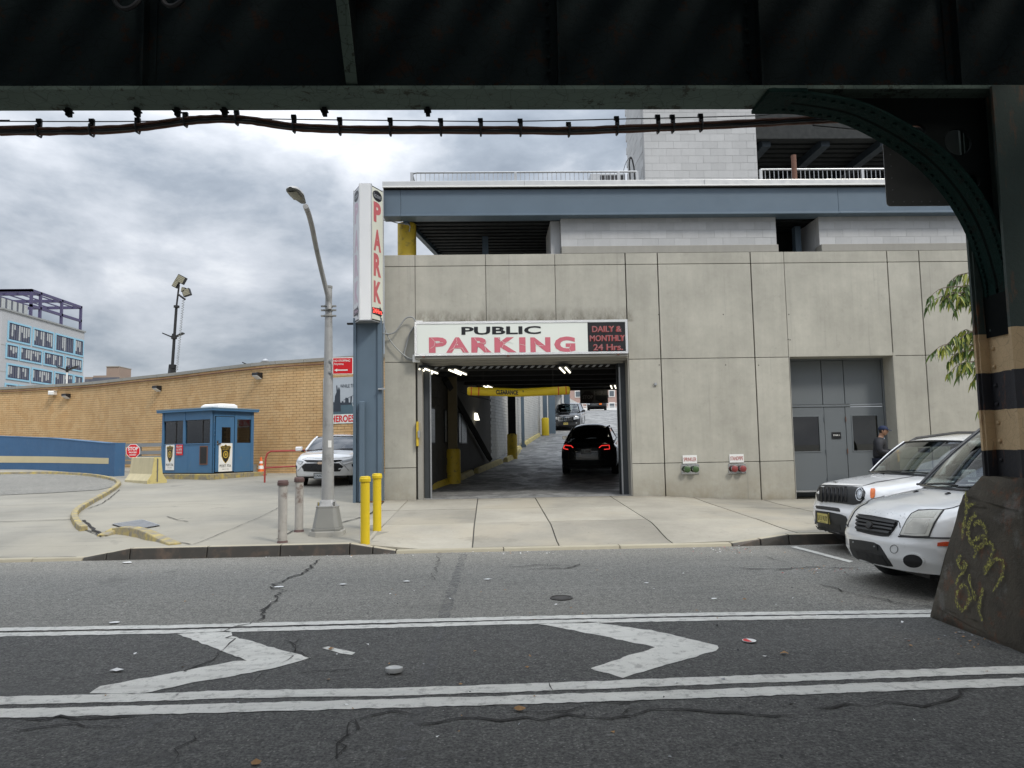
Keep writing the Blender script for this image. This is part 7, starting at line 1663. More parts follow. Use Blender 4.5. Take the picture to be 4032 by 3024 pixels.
            mb = MB(); cc = Vector((xc-.78, -.38*G.get('lhd', -1), zb+.0)); ax = Vector((-1, 0, .45)).normalized(); u, w = frame(ax); mb.tube([cc+(u*math.cos(t)+w*math.sin(t))*.185 for t in [2*math.pi*k/20 for k in range(21)]], .016, 6); mb.cyl(cc, cc+ax*-.12, .05, 8); c.part('steering_wheel', mb, M['black'], smooth=True)
            c.part('rear_view_mirror', MB().box((xrf+.10, -.12, zr-.16), (xrf+.13, .12, zr-.09)), M['black'], bevel=.01); c.part('rear_bench', MB().box((xrr+.05, -wb+.12, zb-.5), (xrr+.45, wb-.12, zb+.05)), M['seat'], bevel=.06)
            c.part('cabin_floor', MB().box((xrb, -wb+.05, zb-.62), (xc-.05, wb-.05, zb-.52)), M['seat'])
        c.WS = WS
    def mirrors(c, x, y, z, mat, w=.20, h=.14):
        for s in (-1, 1):
            m_ = empty('door_mirror', (x, s*y, z)); m_.parent = c.root
            MB().hexa([(-.05, -w/2, -h/2), (.06, -w/2+.02, -h/2+.02), (.06, w/2-.02, -h/2+.02), (-.05, w/2, -h/2)], [(-.05, -w/2, h/2), (.05, -w/2+.02, h/2-.02), (.05, w/2-.02, h/2-.02), (-.05, w/2, h/2)]).build('housing', mat, m_, bevel=.025, seg=3, loc=(0, s*(w/2), 0)); MB().box((-.02, -.04, -h/2-.02), (.02, .05, -h/2+.03)).build('arm', M['black'], m_)
            MB().box((-.054, -w/2+.015, -h/2+.015), (-.050, w/2-.015, h/2-.015)).build('mirror_glass', M['chrome'], m_, loc=(0, s*(w/2), 0))
    def wipers(c, n=2):
        for k in range(n):
            a, b = c.WS(-.6+k*.75, .03, .02), c.WS(.12+k*.72, .05, .02); c.part('wiper', MB().tube([a, a.lerp(b, .5)+Vector((.01, 0, .012)), b], .010, 5), M['black'])
# ------------------------------------------------ white compact jeep-like SUV parked at the kerb
SJ = dict(L=4.24, W=1.80, sill=.28, top=[(2.12, .84), (2.08, .93), (2.0, .985), (1.7, 1.03), (1.2, 1.09), (.95, 1.13), (-1.9, 1.14), (-2.12, 1.0)], rake=[(.2, .10), (.34, .03), (.50, 0), (.60, .01), (.66, .055), (1.0, .085)],
          wz=[(.2, .93), (.4, .985), (.7, 1.0), (.9, .985), (1.1, .93)], wheels=(1.32, -1.27), rw=.41, rt=.345, bf=.17, pf=3.0, tf=.06, sh=.10, crown=.03)
jx, jy = 4.90, 10.42
jp = Car('parked_suv', jx+2.12, jy+.12, .0, math.pi+R_(5), SJ, M['carwhite'], 'white compact SUV with black seven-slot grille parked at the kerb', 'car')
jp.wheels(M['gloss'])
jp.greenhouse(dict(xc=1.10, xrf=.52, xrr=-1.70, xrb=-2.0, zb=1.11, zr=1.57, wb=.80, wr=.67, bow=.12, crown=.09, sideglass=M['windlight'], wins=[(None, -.35), (-.42, -1.15), (-1.2, None)], ap=.026, dp=.08), M['wind'])
jp.wipers(); jp.mirrors(.72, .86, 1.12, M['carwhite'], .19, .16)
for s in (-1, 1): jp.part('roof_rack', MB().tube([(.42, s*.60, 1.57), (.30, s*.61, 1.625), (-.4, s*.61, 1.70), (-1.3, s*.61, 1.69), (-1.6, s*.61, 1.62)], .02, 8), M['black'], smooth=True)
w2 = lambda L_: [(3100+x/1.8434, 1600+y/1.8434) for x, y in L_]
gp_ = jp.patch('grille_panel', w2([(228, 575), (330, 577), (480, 585), (548, 592), (567, 620), (562, 670), (530, 705), (480, 716), (400, 705), (222, 685), (213, 640)]), M['trim'], .008)
for k in range(7):
    x = 240+k*29.5; sl = jp.patch('grille_slot', w2([(x, 592), (x+19, 594), (x+21, 640), (x+19, 694), (x+2, 690), (x-1, 640)]), M['black'], .012, par=gp_, rings=2, dens=8)
    jp.line('slot_rim', w2([(x, 592), (x+19, 594), (x+21, 640), (x+19, 694), (x+2, 690), (x-1, 640), (x, 592)]), .0045, M['gloss'], .014, par=gp_)
def ell(cx_, cy_, a, b, n=20, rot=0): return [(cx_+a*math.cos(t)*math.cos(rot)-b*math.sin(t)*math.sin(rot), cy_+a*math.cos(t)*math.sin(rot)+b*math.sin(t)*math.cos(rot)) for t in [2*math.pi*k/n for k in range(n)]]
hl = jp.patch('headlight', w2(ell(530, 642, 29, 44)), M['chrome'], .020, mirror=False, rings=3, dens=9)
jp.patch('lamp_bezel', w2(ell(533, 642, 24, 38)), M['gloss'], .026, par=hl, rings=2, dens=9); jp.patch('lamp_lens', w2(ell(537, 642, 17, 30)), M['lampclear'], .034, par=hl, rings=3, dens=9)
jp.patch('projector', w2(ell(540, 640, 7, 13)), M['chrome'], .040, par=hl, rings=2, dens=6)
jp.patch('marker_lamp', w2([(608, 600), (636, 598), (640, 612), (634, 655), (625, 668), (608, 668), (604, 640)]), M['amber'], .012, mirror=False, rings=3, dens=8)
jp.patch('upper_intake', w2([(208, 720), (290, 728), (375, 740), (383, 752), (384, 766), (290, 752), (215, 742), (207, 732)]), M['black'], .006)
lb_ = jp.patch('lower_bumper', w2([(182, 752), (300, 765), (395, 785), (428, 800), (450, 850), (470, 905), (440, 925), (380, 930), (280, 915), (205, 895), (180, 850)]), M['trim'], .010)
jp.patch('skid_lip', w2([(178, 880), (280, 905), (380, 922), (460, 918), (462, 932), (400, 950), (290, 930), (180, 895)]), M['black'], .020)
jp.patch('lower_mesh', w2([(225, 842), (300, 848), (385, 858), (392, 895), (300, 892), (230, 880)]), M['black'], .014, par=lb_)
for ex in ((447, 868), (196, 842)): fo = jp.patch('fog_lamp', w2(ell(ex[0], ex[1], 13, 20, 14)), M['lampclear'], .02, par=lb_, rings=2, dens=6)
jp.plate([w2([(228, 765)])[0], w2([(312, 765)])[0], w2([(312, 855)])[0], w2([(228, 855)])[0]], (.30, .155), M['plate_y'], 'U13·VUY' if False else 'U13 VUY', None, 'GARDEN STATE')
jp.line('hood_seam', w2([(230, 571), (330, 572), (480, 578), (545, 580), (570, 574), (640, 552), (760, 534), (880, 515), (1010, 492)]), .007, M['seam'], .001)
jp.line('hood_crease', w2([(560, 576), (700, 545), (850, 517), (1000, 496)]), .003, M['seam'], 0)
a, n = jp.hit(*w2([(342, 556)])[0]); text('Jeep', a+Vector((.012, -.075, .004)), (0, .15, 0), (-.045, 0, .022), M['gloss'], jp.root, .03, 'emblem')
for px in (697,): a, n = jp.hit(*w2([(px, 492)])[0]); jp.part('washer_nozzle', MB().box((a.x-.02, a.y-.02, a.z), (a.x+.02, a.y+.02, a.z+.015)), M['black'])
# papers on the dashboard
for k, (yy, cc) in enumerate(((.55, 'white'), (.42, 'red'), (.30, 'white'), (.62, 'orange'), (.10, 'white'))): jp.part('dashboard_paper', MB().box((.62, yy-.05, 1.095+k*.002), (.74, yy+.05, 1.10+k*.002)), M[cc])
# ------------------------------------------------ white delivery van, nearer
ST = dict(L=4.55, W=1.80, sill=.30, top=[(2.275, .70), (2.25, .80), (2.17, .885), (2.0, .96), (1.7, 1.02), (1.4, 1.07), (1.22, 1.09), (1.1, 1.10), (-2.1, 1.14), (-2.275, 1.10)], rake=[(.2, .16), (.30, .06), (.42, .0), (.58, .0), (.64, .03), (.8, .07), (1.2, .16)],
          wz=[(.2, .93), (.4, .985), (.65, 1.0), (.9, .985), (1.2, .93)], wheels=(1.42, -1.48), rw=.40, rt=.33, bf=.30, pf=2.8, tf=.05, sh=.11, crown=.04)
tv = Car('delivery_van', 4.09+2.275, 8.03, -.04, math.pi+R_(3), ST, M['carwhite2'], 'white delivery van with chipped hood standing beside the concrete pedestal', 'van')
tv.wheels(M['steel'])
tv.greenhouse(dict(xc=1.25, xrf=.40, xrr=-2.0, xrb=-2.2, zb=1.09, zr=1.77, sideglass=M['windlight'], wb=.82, wr=.68, bow=.20, wins=[(None, -.35), (-.43, -1.25), (-1.3, None)], ap=.024, apm=M['gloss'], dp=.10, crown=.10), M['wind'])
tv.wipers(); tv.mirrors(.50, .88, 1.22, M['trim'], .18, .22)
gt_ = tv.patch('grille', w2([(520, 786), (620, 800), (740, 822), (803, 836), (800, 862), (770, 905), (735, 945), (690, 945), (600, 930), (505, 905), (502, 880)]), M['black'], .006)
for t in (.12, .36, .60, .84):
    def gl_(t): a = Vector((512-10*t, 792+105*t, 0)); b = Vector((800-60*t*t, 842+95*t, 0)); return a, b
    a, b = gl_(t); tv.line('grille_bar', w2([(a.x+4, a.y), ((a.x+b.x)/2, (a.y+b.y)/2+2), (b.x-8, b.y)]), .018, M['trim'], .014, par=gt_)
tv.patch('emblem_ring', w2(ell(612, 868, 27, 27)), M['gloss'], .030, par=gt_, rings=3, dens=8); tv.patch('emblem', w2(ell(612, 868, 19, 19)), M['trim'], .038, par=gt_, rings=2, dens=7)
hd_ = tv.patch('headlight', w2([(822, 930), (845, 880), (872, 830), (905, 785), (950, 764), (1040, 757), (1128, 757), (1105, 785), (1062, 850), (1040, 905), (1025, 943), (920, 942)]), M['lampfog'], .010, mirror=True)
tv.patch('reflector', w2([(868, 862), (912, 822), (1040, 822), (1015, 905), (1000, 930), (850, 925)]), paint('lamp_inner', (.34, .33, .29), .2, .3, 9, metal=.3), .0115, par=hd_, thick=.004)
tv.patch('turn_lamp', w2([(905, 795), (960, 772), (1095, 768), (1062, 810), (895, 812)]), paint('lamp_upper', (.52, .51, .44), .25, .2, 9), .0115, par=hd_, thick=.004)
tv.line('headlight_gap', w2([(816, 935), (840, 880), (866, 828), (900, 780), (948, 756), (1040, 750), (1135, 752)]), .006, M['seam'], .003, mirror=True); tv.line('headlight_gap', w2([(820, 938), (920, 946), (1030, 948)]), .006, M['seam'], .003, mirror=True)
tv.line('fender_gap', w2([(1135, 752), (1080, 830), (1045, 900), (1028, 950)]), .008, M['seam'], .002)
tv.line('bumper_gap', w2([(806, 944), (920, 950), (1030, 954), (1130, 956), (1225, 956)]), .008, M['seam'], .002, mirror=True)
tv.line('hood_seam', w2([(512, 782), (620, 795), (740, 818), (806, 832), (815, 850), (820, 880)]), .005, M['seam'], .002); tv.line('hood_seam', w2([(950, 752), (1030, 752), (1130, 750), (1200, 738), (1268, 715)]), .005, M['seam'], .002, mirror=True)
li = tv.patch('lower_intake', w2([(452, 962), (540, 972), (630, 988), (672, 1010), (705, 1060), (768, 1160), (760, 1180), (640, 1155), (510, 1115), (478, 1085), (456, 1030)]), M['trim'], .006)
tv.patch('plate_holder', w2([(475, 970), (560, 980), (655, 1000), (662, 1045), (560, 1040), (480, 1025)]), M['trim'], .014, par=li); tv.patch('intake_mouth', w2([(500, 1045), (600, 1058), (690, 1082), (735, 1150), (640, 1135), (520, 1095)]), M['black'], .010, par=li)
for e in ((488, 985), (640, 1016)): tv.patch('bolt', w2(ell(e[0], e[1], 6, 6, 8)), M['conduit'], .019, par=li, rings=2, dens=6)
fo = tv.patch('fog_lamp_rim', w2(ell(915, 1120, 82, 55, 24, .15)), M['carwhite2'], .012, rings=3); tv.patch('fog_lamp_recess', w2(ell(915, 1120, 70, 45, 24, .15)), M['black'], .015, par=fo, rings=4)
tv.patch('side_marker', w2([(1092, 990), (1150, 984), (1220, 983), (1216, 1012), (1150, 1016), (1088, 1015)]), paint('orange_marker', (.55, .07, .02), .3), .010, mirror=True, rings=3)
tv.line('tow_cover', w2(ell(775, 1036, 28, 30, 20)+[(803, 1036)]), .0025, M['seam'], .002)
tv.patch('bumper_scuff', w2([(860, 1205), (1000, 1218), (1130, 1232), (1170, 1225), (1150, 1243), (1000, 1240), (870, 1222)]), paint('scuffed_bumper', (.16, .15, .13), .9, .6, 25), .004)
for px in ((933, 622), (1165, 637)): a, n = tv.hit(*w2([px])[0]); tv.part('washer_nozzle', MB().hexa([(a.x-.03, a.y-.02, a.z), (a.x+.03, a.y-.02, a.z), (a.x+.03, a.y+.02, a.z), (a.x-.03, a.y+.02, a.z)], [(a.x-.02, a.y-.01, a.z+.02), (a.x-.0, a.y-.01, a.z+.02), (a.x, a.y+.01, a.z+.02), (a.x-.02, a.y+.01, a.z+.02)]), M['black'])
r8 = random.Random(5); chips = MB()
for k in range(70):
    x, y = r8.uniform(515, 860), 0; y = 745+(x-515)*.16+r8.gauss(0, 16)
    l, n = tv.hit(*w2([(x, y)])[0]); u, w = frame(n); s = r8.uniform(.003, .009); chips.add([l+n*.0012+(u*math.cos(t)+w*math.sin(t)*.7)*s*r8.uniform(.6, 1) for t in [2*math.pi*i/6 for i in range(6)]], [tuple(range(6))])
o = tv.part('paint_chips', chips, M['conduit'], fix=False); o['kind'] = 'stuff'
for yy, h in ((-.3, .0), (.25, 0)): tv.part('dashboard_paper', MB().box((.80, yy-.16, 1.185), (1.0, yy+.16, 1.20)), M['white'])
# ------------------------------------------------ white crossover in the yard, seen head on behind the lamp post
SX = dict(L=4.5, W=1.80, sill=.30, top=[(2.25, .78), (2.22, .86), (2.1, .93), (1.7, 1.0), (1.2, 1.05), (.95, 1.06), (-2.0, 1.08), (-2.25, 1.0)], rake=[(.2, .14), (.32, .05), (.5, .0), (.66, .01), (.8, .06), (1.0, .12)],
          wz=[(.2, .93), (.4, .985), (.65, 1.0), (.9, .975), (1.1, .92)], wheels=(1.37, -1.33), rw=.40, rt=.345, bf=.30, pf=2.4, tf=.08, sh=.10, crown=.05)
xr = Car('white_crossover', -4.98+.1, 21.15+2.25, zg(-4.9, 22)-.02, R_(-90)+R_(2.0), SX, M['carwhite'], 'white crossover with black hexagon grille parked between the lamp post and steel column', 'car')
xr.wheels(); xr.greenhouse(dict(xc=1.0, xrf=.15, xrr=-1.5, xrb=-2.05, zb=1.05, zr=1.47, wb=.80, wr=.60, bow=.22, wins=[(None, -.45), (-.5, -1.25), (-1.3, None)], crown=.07), M['winddark']); xr.wipers(); xr.mirrors(.75, .90, 1.10, M['carwhite'], .22, .15)
w4 = lambda L_: [(1050+x/2.0738, 1400+y/2.0738) for x, y in L_]
xr.patch('upper_grille', w4([(300, 852), (455, 855), (600, 852), (620, 858), (560, 872), (455, 876), (330, 872)]), M['gloss'], .008)
g5 = xr.patch('main_grille', w4([(285, 905), (318, 882), (455, 878), (590, 880), (625, 905), (598, 945), (455, 950), (305, 945)]), M['black'], .010)
for k in range(6): x = 325+k*48; xr.line('grille_mesh', w4([(x, 884), (x-12, 912), (x+8, 945)]), .007, M['trim'], .014, par=g5)
xr.patch('emblem', w4([(412, 878), (425, 870), (475, 870), (485, 876), (472, 888), (422, 888)]), paint('dull_gold', (.52, .38, .26), .4), .02, rings=2, dens=8)
xr.patch('headlight', w4([(225, 848), (298, 862), (300, 872), (240, 868)]), M['lampclear'], .010, rings=3, dens=6); xr.patch('headlight', w4([(608, 862), (722, 832), (728, 850), (620, 874)]), M['lampclear'], .010, rings=3, dens=6)
xr.patch('side_lamp', w4([(215, 888), (232, 880), (249, 905), (240, 965), (218, 985), (211, 940)]), M['gloss'], .010, rings=3, dens=6); xr.patch('side_lamp', w4([(690, 890), (725, 868), (735, 900), (732, 945), (715, 935)]), M['gloss'], .010, rings=3, dens=6)
xr.line('chrome_line', w4([(228, 862), (280, 888), (298, 870)]), .008, M['alloy'], .01); xr.line('chrome_line', w4([(252, 945), (300, 892), (320, 880)]), .008, M['alloy'], .01); xr.line('chrome_line', w4([(598, 868), (640, 905), (672, 942)]), .008, M['alloy'], .01); xr.line('chrome_line', w4([(625, 892), (725, 865)]), .008, M['alloy'], .01)
xr.patch('lower_bumper', w4([(222, 1018), (300, 1000), (345, 995), (560, 992), (620, 1000), (725, 1010), (728, 1045), (600, 1056), (455, 1060), (300, 1055), (230, 1050)]), M['trim'], .010)
xr.plate([w4([(395, 955)])[0], w4([(468, 955)])[0], w4([(468, 1010)])[0], w4([(395, 1010)])[0]], (.31, .155), M['plate_w'], 'LNG 7042'.replace(' 7042', '-'))
xr.line('hood_seam', w4([(290, 850), (330, 835), (455, 840), (590, 838), (700, 828)]), .005, M['seam'], .001)
# ------------------------------------------------ black car climbing the ramp, seen from behind
SB = dict(L=4.75, W=1.90, sill=.30, top=[(2.37, .70), (2.2, .85), (1.2, .98), (.9, 1.0), (-1.9, 1.08), (-2.2, 1.08), (-2.33, 1.03), (-2.375, .96)], rake=[(.2, .14), (.5, 0), (.8, .1)], raker=[(.2, .14), (.35, .04), (.55, .0), (.8, .02), (1.0, .08)],
          wz=[(.2, .92), (.4, .985), (.65, 1.0), (.9, .985), (1.1, .90)], wheels=(1.44, -1.44), rw=.42, rt=.36, br=.26, tr=.07, tapr=1.0, sh=.14, crown=.04)
ang = math.atan2(GD.y, GD.x); cen = Vector((3.17, 23.1, 0))+GD*2.375
tb = Car('black_car', cen.x, cen.y, rz(0, cen.y)-.03, ang, SB, M['carblack'], 'black hatchback with glowing red tail lamps driving up the ramp', 'car', pitch=math.atan(.075))
tb.wheels(M['gloss']); tb.greenhouse(dict(xc=.95, xrf=.25, xrr=-.95, xrb=-2.12, zb=1.05, zr=1.50, wb=.80, wr=.60, bow=.16, wins=[(None, -.3), (-.35, None)], crown=.10, dp=.055, rw0=.0), M['winddark']); tb.mirrors(.70, .93, 1.08, M['carblack'], .20, .14)
w8 = lambda L_: [(1650+x/2.6024, 1400+y/2.6024) for x, y in L_]
tl_ = tb.patch('tail_lamp', w8([(1475, 930), (1490, 915), (1560, 915), (1590, 945), (1575, 955), (1535, 968), (1480, 965)]), M['gloss'], .010, rings=3)
tb.line('light_tube', w8([(1580, 945), (1560, 928), (1495, 922), (1485, 955), (1530, 963)]), .013, M['tail'], .02, par=tl_, dens=8)
tr_ = tb.patch('tail_lamp', w8([(1838, 945), (1862, 915), (1945, 915), (1956, 930), (1955, 965), (1890, 968), (1850, 958)]), M['gloss'], .010, rings=3)
tb.line('light_tube', w8([(1845, 945), (1870, 926), (1945, 922), (1950, 958), (1895, 963)]), .013, M['tail'], .02, par=tr_, dens=8)
tb.plate([w8([(1665, 958)])[0], w8([(1757, 958)])[0], w8([(1757, 1005)])[0], w8([(1665, 1005)])[0]], (.30, .155), M['plate_w'], 'L5 1924')
tb.patch('rear_diffuser', w8([(1530, 1110), (1720, 1120), (1920, 1110), (1930, 1150), (1720, 1160), (1520, 1150)]), M['trim'], .008); tb.line('tailgate_seam', w8([(1585, 1000), (1600, 1045), (1720, 1055), (1850, 1045), (1870, 990)]), .004, M['seam'], .002)
# ------------------------------------------------ black SUV coming down the ramp
SG = dict(L=4.82, W=1.94, sill=.34, top=[(2.41, .90), (2.38, 1.0), (2.28, 1.06), (1.9, 1.11), (1.3, 1.16), (1.15, 1.17), (-2.2, 1.18), (-2.41, 1.1)], rake=[(.2, .12), (.35, .04), (.55, 0), (.7, .02), (1.1, .08)],
          wz=[(.2, .93), (.4, .985), (.7, 1.0), (.95, .985), (1.2, .92)], wheels=(1.48, -1.43), rw=.45, rt=.385, bf=.26, tf=.05, sh=.12, crown=.04)
cen = fp(2228, 1690, 46.3); cy_ = 46.3+2.36
gj = Car('black_suv', (cen.x)+.2*2.41, cy_, rz(0, 46.6)-.02+.17, ang+math.pi, SG, M['carblack'], 'black SUV with chrome slotted grille coming down the open ramp', 'car', pitch=-math.atan(.082))
gj.wheels(); gj.greenhouse(dict(xc=1.20, xrf=.50, xrr=-1.9, xrb=-2.25, zb=1.16, zr=1.66, wb=.84, wr=.66, bow=.16, wins=[(None, -.3), (-.35, -1.3), (-1.35, None)], crown=.07), M['windlight']); gj.mirrors(.85, .95, 1.22, M['carblack'], .22, .17)
gg = gj.patch('grille', w8([(1425, 630), (1575, 630), (1572, 672), (1430, 672)]), M['chrome'], .012, rings=3)
for k in range(7): x = 1438+k*19; gj.patch('grille_slot', w8([(x, 636), (x+12, 636), (x+12, 667), (x, 667)]), M['black'], .018, par=gg, rings=2, dens=5)
gj.patch('headlight', w8([(1372, 630), (1418, 630), (1422, 658), (1380, 652)]), M['lampclear'], .012, rings=2); gj.patch('headlight', w8([(1582, 632), (1640, 622), (1640, 645), (1585, 658)]), M['lampclear'], .012, rings=2)
gj.plate([w8([(1480, 686)])[0], w8([(1528, 686)])[0], w8([(1528, 708)])[0], w8([(1480, 708)])[0]], (.31, .155), M['plate_y'], 'K42 NRT')
gj.patch('fog_lamp', w8(ell(1395, 690, 8, 7, 10)), M['alloy'], .012, rings=2, dens=4); gj.patch('fog_lamp', w8(ell(1612, 690, 8, 7, 10)), M['alloy'], .012, rings=2, dens=4)
gj.patch('lower_intake', w8([(1430, 712), (1575, 712), (1570, 730), (1435, 730)]), M['black'], .01, rings=2)
# ------------------------------------------------ dark van beyond the crest, lower half visible under the hanging sign
SV = dict(L=5.4, W=2.0, sill=.36, top=[(2.7, 1.0), (2.62, 1.14), (2.0, 1.22), (1.8, 1.25), (-2.6, 1.3), (-2.7, 1.25)], rake=[(.2, .1), (.5, 0), (1.1, .06)], wz=[(.2, .94), (.5, 1), (1.3, .96)], wheels=(1.7, -1.7), rw=.42, rt=.36, bf=.14, sh=.08)
p = fp(2347, 1618, 71)
dv = Car('dark_van', p.x+.5, 71+2.7, rz(0, 71.5), ang+math.pi+R_(3), SV, paint('dark_van_paint', (.022, .022, .024), .35, .1), 'dark full-size van at the top of the ramp behind the STOP HERE board', 'van')
dv.wheels(); dv.greenhouse(dict(xc=1.85, xrf=1.35, xrr=-2.5, xrb=-2.65, zb=1.25, zr=2.05, wb=.92, wr=.80, bow=.12, wins=[(None, .3), (.2, -1.2), (-1.3, None)]), M['winddark']); dv.mirrors(1.5, 1.0, 1.4, M['black'], .2, .3)
gg = dv.patch('grille', w8([(1760, 488), (1835, 488), (1835, 512), (1760, 512)]), M['conduit'], .012, rings=2, dens=5)
for k in range(3): dv.line('grille_bar', w8([(1762, 493+k*7), (1833, 493+k*7)]), .02, M['black'], .02, par=gg)
dv.patch('headlight', w8([(1722, 486), (1750, 488), (1750, 505), (1722, 503)]), M['lampclear'], .012, rings=2, dens=5); dv.patch('headlight', w8([(1845, 488), (1872, 486), (1872, 503), (1845, 505)]), M['amber'], .012, rings=2, dens=5)
dv.plate([w8([(1770, 530)])[0], w8([(1800, 530)])[0], w8([(1800, 548)])[0], w8([(1770, 548)])[0]], (.31, .155), M['plate_w'])
# ================================================================== people, tree, litter
def skin_body(name, verts, edges, radii, mat, parent, sub=2, root=0):
    """one continuous surface grown round a skeleton of joints"""
    me = bpy.data.meshes.new(name); me.from_pydata([tuple(v) for v in verts], edges, []); o = link(name, me, parent)
    sk = o.modifiers.new('skin', 'SKIN'); sk.use_smooth_shade = True; lay = me.skin_vertices[0].data if me.skin_vertices else None
    if lay is None:
        bm = bmesh.new(); bm.from_mesh(me); bm.verts.layers.skin.verify(); bm.to_mesh(me); bm.free(); lay = me.skin_vertices[0].data
    for i, r in enumerate(radii):
        lay[i].radius = r if isinstance(r, tuple) else (r, r); lay[i].use_root = (i == root)
    ss = o.modifiers.new('sub', 'SUBSURF'); ss.levels = sub; ss.render_levels = sub
    dg = bpy.context.evaluated_depsgraph_get(); m2 = bpy.data.meshes.new_from_object(o.evaluated_get(dg)); o.modifiers.clear(); o.data = m2
    m2.materials.clear(); m2.materials.append(mat); m2.polygons.foreach_set('use_smooth', [True]*len(m2.polygons)); return o
M['skin'] = paint('skin', (.36, .20, .13), .55, .08); M['jacket'] = paint('black_jacket', (.012, .013, .018), .7, .2, 14, bump=.2); M['jeans'] = paint('dark_jeans', (.015, .022, .045), .85, .2, 14); M['cap'] = paint('navy_cap', (.010, .020, .06), .8, .15, 12); M['shirt'] = paint('pale_shirt', (.45, .50, .58), .8, .1); M['envelope'] = paint('manila_envelope', (.62, .36, .07), .7, .08); M['shoe'] = paint('dark_shoe', (.02, .018, .016), .6); M['hair'] = paint('dark_hair', (.015, .012, .010), .8)
pz = zg(9.1, 17.0); fpn = fp(3478, 1960, 17.02)
per = empty('person', (fpn.x, 17.02, pz), 0, 'person in navy cap and black jacket looking down beside the right grey door', 'person')
per.rotation_euler = (0, 0, R_(-38))      # local +y: the way the person faces is turned below
# local frame: x = person's forward, y = left, z = up
def pv(x, y, z): return Vector((x, y, z))
V_ = [pv(0, 0, .93), pv(.0, 0, 1.08), pv(.01, 0, 1.28), pv(.0, 0, 1.42), pv(.03, 0, 1.50), pv(.06, 0, 1.56),            # pelvis..head base 0-5
      pv(.0, .10, .88), pv(.03, .11, .50), pv(-.02, .11, .09), pv(.10, .12, .05),                                       # left leg 6-9
      pv(.0, -.10, .88), pv(.04, -.11, .50), pv(.0, -.11, .09), pv(.12, -.12, .05),                                     # right leg 10-13
      pv(.0, .19, 1.40), pv(.02, .26, 1.13), pv(.24, .13, 1.12), pv(.30, .08, 1.13),                                    # left arm 14-17
      pv(.0, -.19, 1.40), pv(.02, -.26, 1.13), pv(.24, -.12, 1.10), pv(.30, -.06, 1.12),                                # right arm 18-21
      pv(.085, 0, 1.66)]
E_ = [(0, 1), (1, 2), (2, 3), (3, 4), (4, 5), (0, 6), (6, 7), (7, 8), (8, 9), (0, 10), (10, 11), (11, 12), (12, 13), (3, 14), (14, 15), (15, 16), (16, 17), (3, 18), (18, 19), (19, 20), (20, 21), (5, 22)]
Rr = [(.10, .08), (.10, .08), (.11, .08), (.06, .05), .052, .058, .06, .045, .035, .03, .06, .045, .035, .03, .035, .034, .030, .027, .035, .034, .030, .027, .075]
bd = skin_body('body', V_, E_, Rr, M['skin'], per)
def ellip(name, c, r, mat, parent, n=16, lo=0, hi=1, shear=(0, 0)):
    mb = MB().grid(lambda u, v: Vector((c[0]+r[0]*math.sin(math.pi*lerp(lo, hi, u))*math.cos(2*math.pi*v), c[1]+r[1]*math.sin(math.pi*lerp(lo, hi, u))*math.sin(2*math.pi*v), c[2]+r[2]*math.cos(math.pi*lerp(lo, hi, u)))), n//2+2, n); return mb.build(name, mat, parent, smooth=True)
# clothing over the same skeleton
def cloth(name, ids, rad, mat):
    mp_ = {v: i for i, v in enumerate(ids)}; ed = [(mp_[a], mp_[b]) for a, b in E_ if a in mp_ and b in mp_]; return skin_body(name, [V_[i] for i in ids], ed, rad, mat, per)
cloth('jacket', [0, 1, 2, 3, 14, 15, 16, 18, 19, 20], [(.185, .155), (.19, .16), (.20, .155), (.14, .125), .115, .082, .062, .115, .082, .062], M['jacket'])
cloth('trousers', [0, 6, 7, 8, 10, 11, 12], [(.165, .135), .115, .085, .068, .115, .085, .068], M['jeans'])
for s in (1, -1): MB().hexa([(-.10, s*.115-.05, .0), (.17, s*.115-.045, .0), (.17, s*.115+.045, .0), (-.10, s*.115+.05, .0)], [(-.08, s*.115-.04, .10), (.13, s*.115-.035, .055), (.13, s*.115+.035, .055), (-.08, s*.115+.04, .10)]).build('shoe', M['shoe'], per, bevel=.02)
MB().hexa([(.125, -.045, 1.10), (.16, -.045, 1.10), (.16, .045, 1.10), (.125, .045, 1.10)], [(.06, -.03, 1.46), (.105, -.03, 1.46), (.105, .03, 1.46), (.06, .03, 1.46)]).build('shirt', M['shirt'], per, bevel=.01)
hdc = (.095, 0, 1.625); head = ellip('head', hdc, (.095, .078, .118), M['skin'], per)
for s in (-1, 1): ellip('ear', (.08, s*.078, 1.62), (.018, .010, .03), M['skin'], head, 8); ellip('eye', (.176, s*.032, 1.632), (.010, .012, .008), M['hair'], head, 8)
MB().hexa([(.18, -.012, 1.60), (.205, -.014, 1.595), (.205, .014, 1.595), (.18, .012, 1.60)], [(.176, -.006, 1.645), (.186, -.006, 1.64), (.186, .006, 1.64), (.176, .006, 1.645)]).build('nose', M['skin'], head, bevel=.004)
MB().box((.17, -.025, 1.570), (.184, .025, 1.578)).build('mouth', M['darkred'], head); ellip('hair', (.075, 0, 1.64), (.092, .085, .10), M['hair'], head, 14, .30, .72)
ellip('cap_crown', (.085, 0, 1.665), (.110, .093, .085), M['cap'], per, 18, 0, .55)
MB().hexa([(.15, -.075, 1.655), (.27, -.05, 1.615), (.27, .05, 1.615), (.15, .075, 1.655)], [(.15, -.075, 1.667), (.27, -.05, 1.625), (.27, .05, 1.625), (.15, .075, 1.667)]).build('cap_peak', M['cap'], per, bevel=.006)
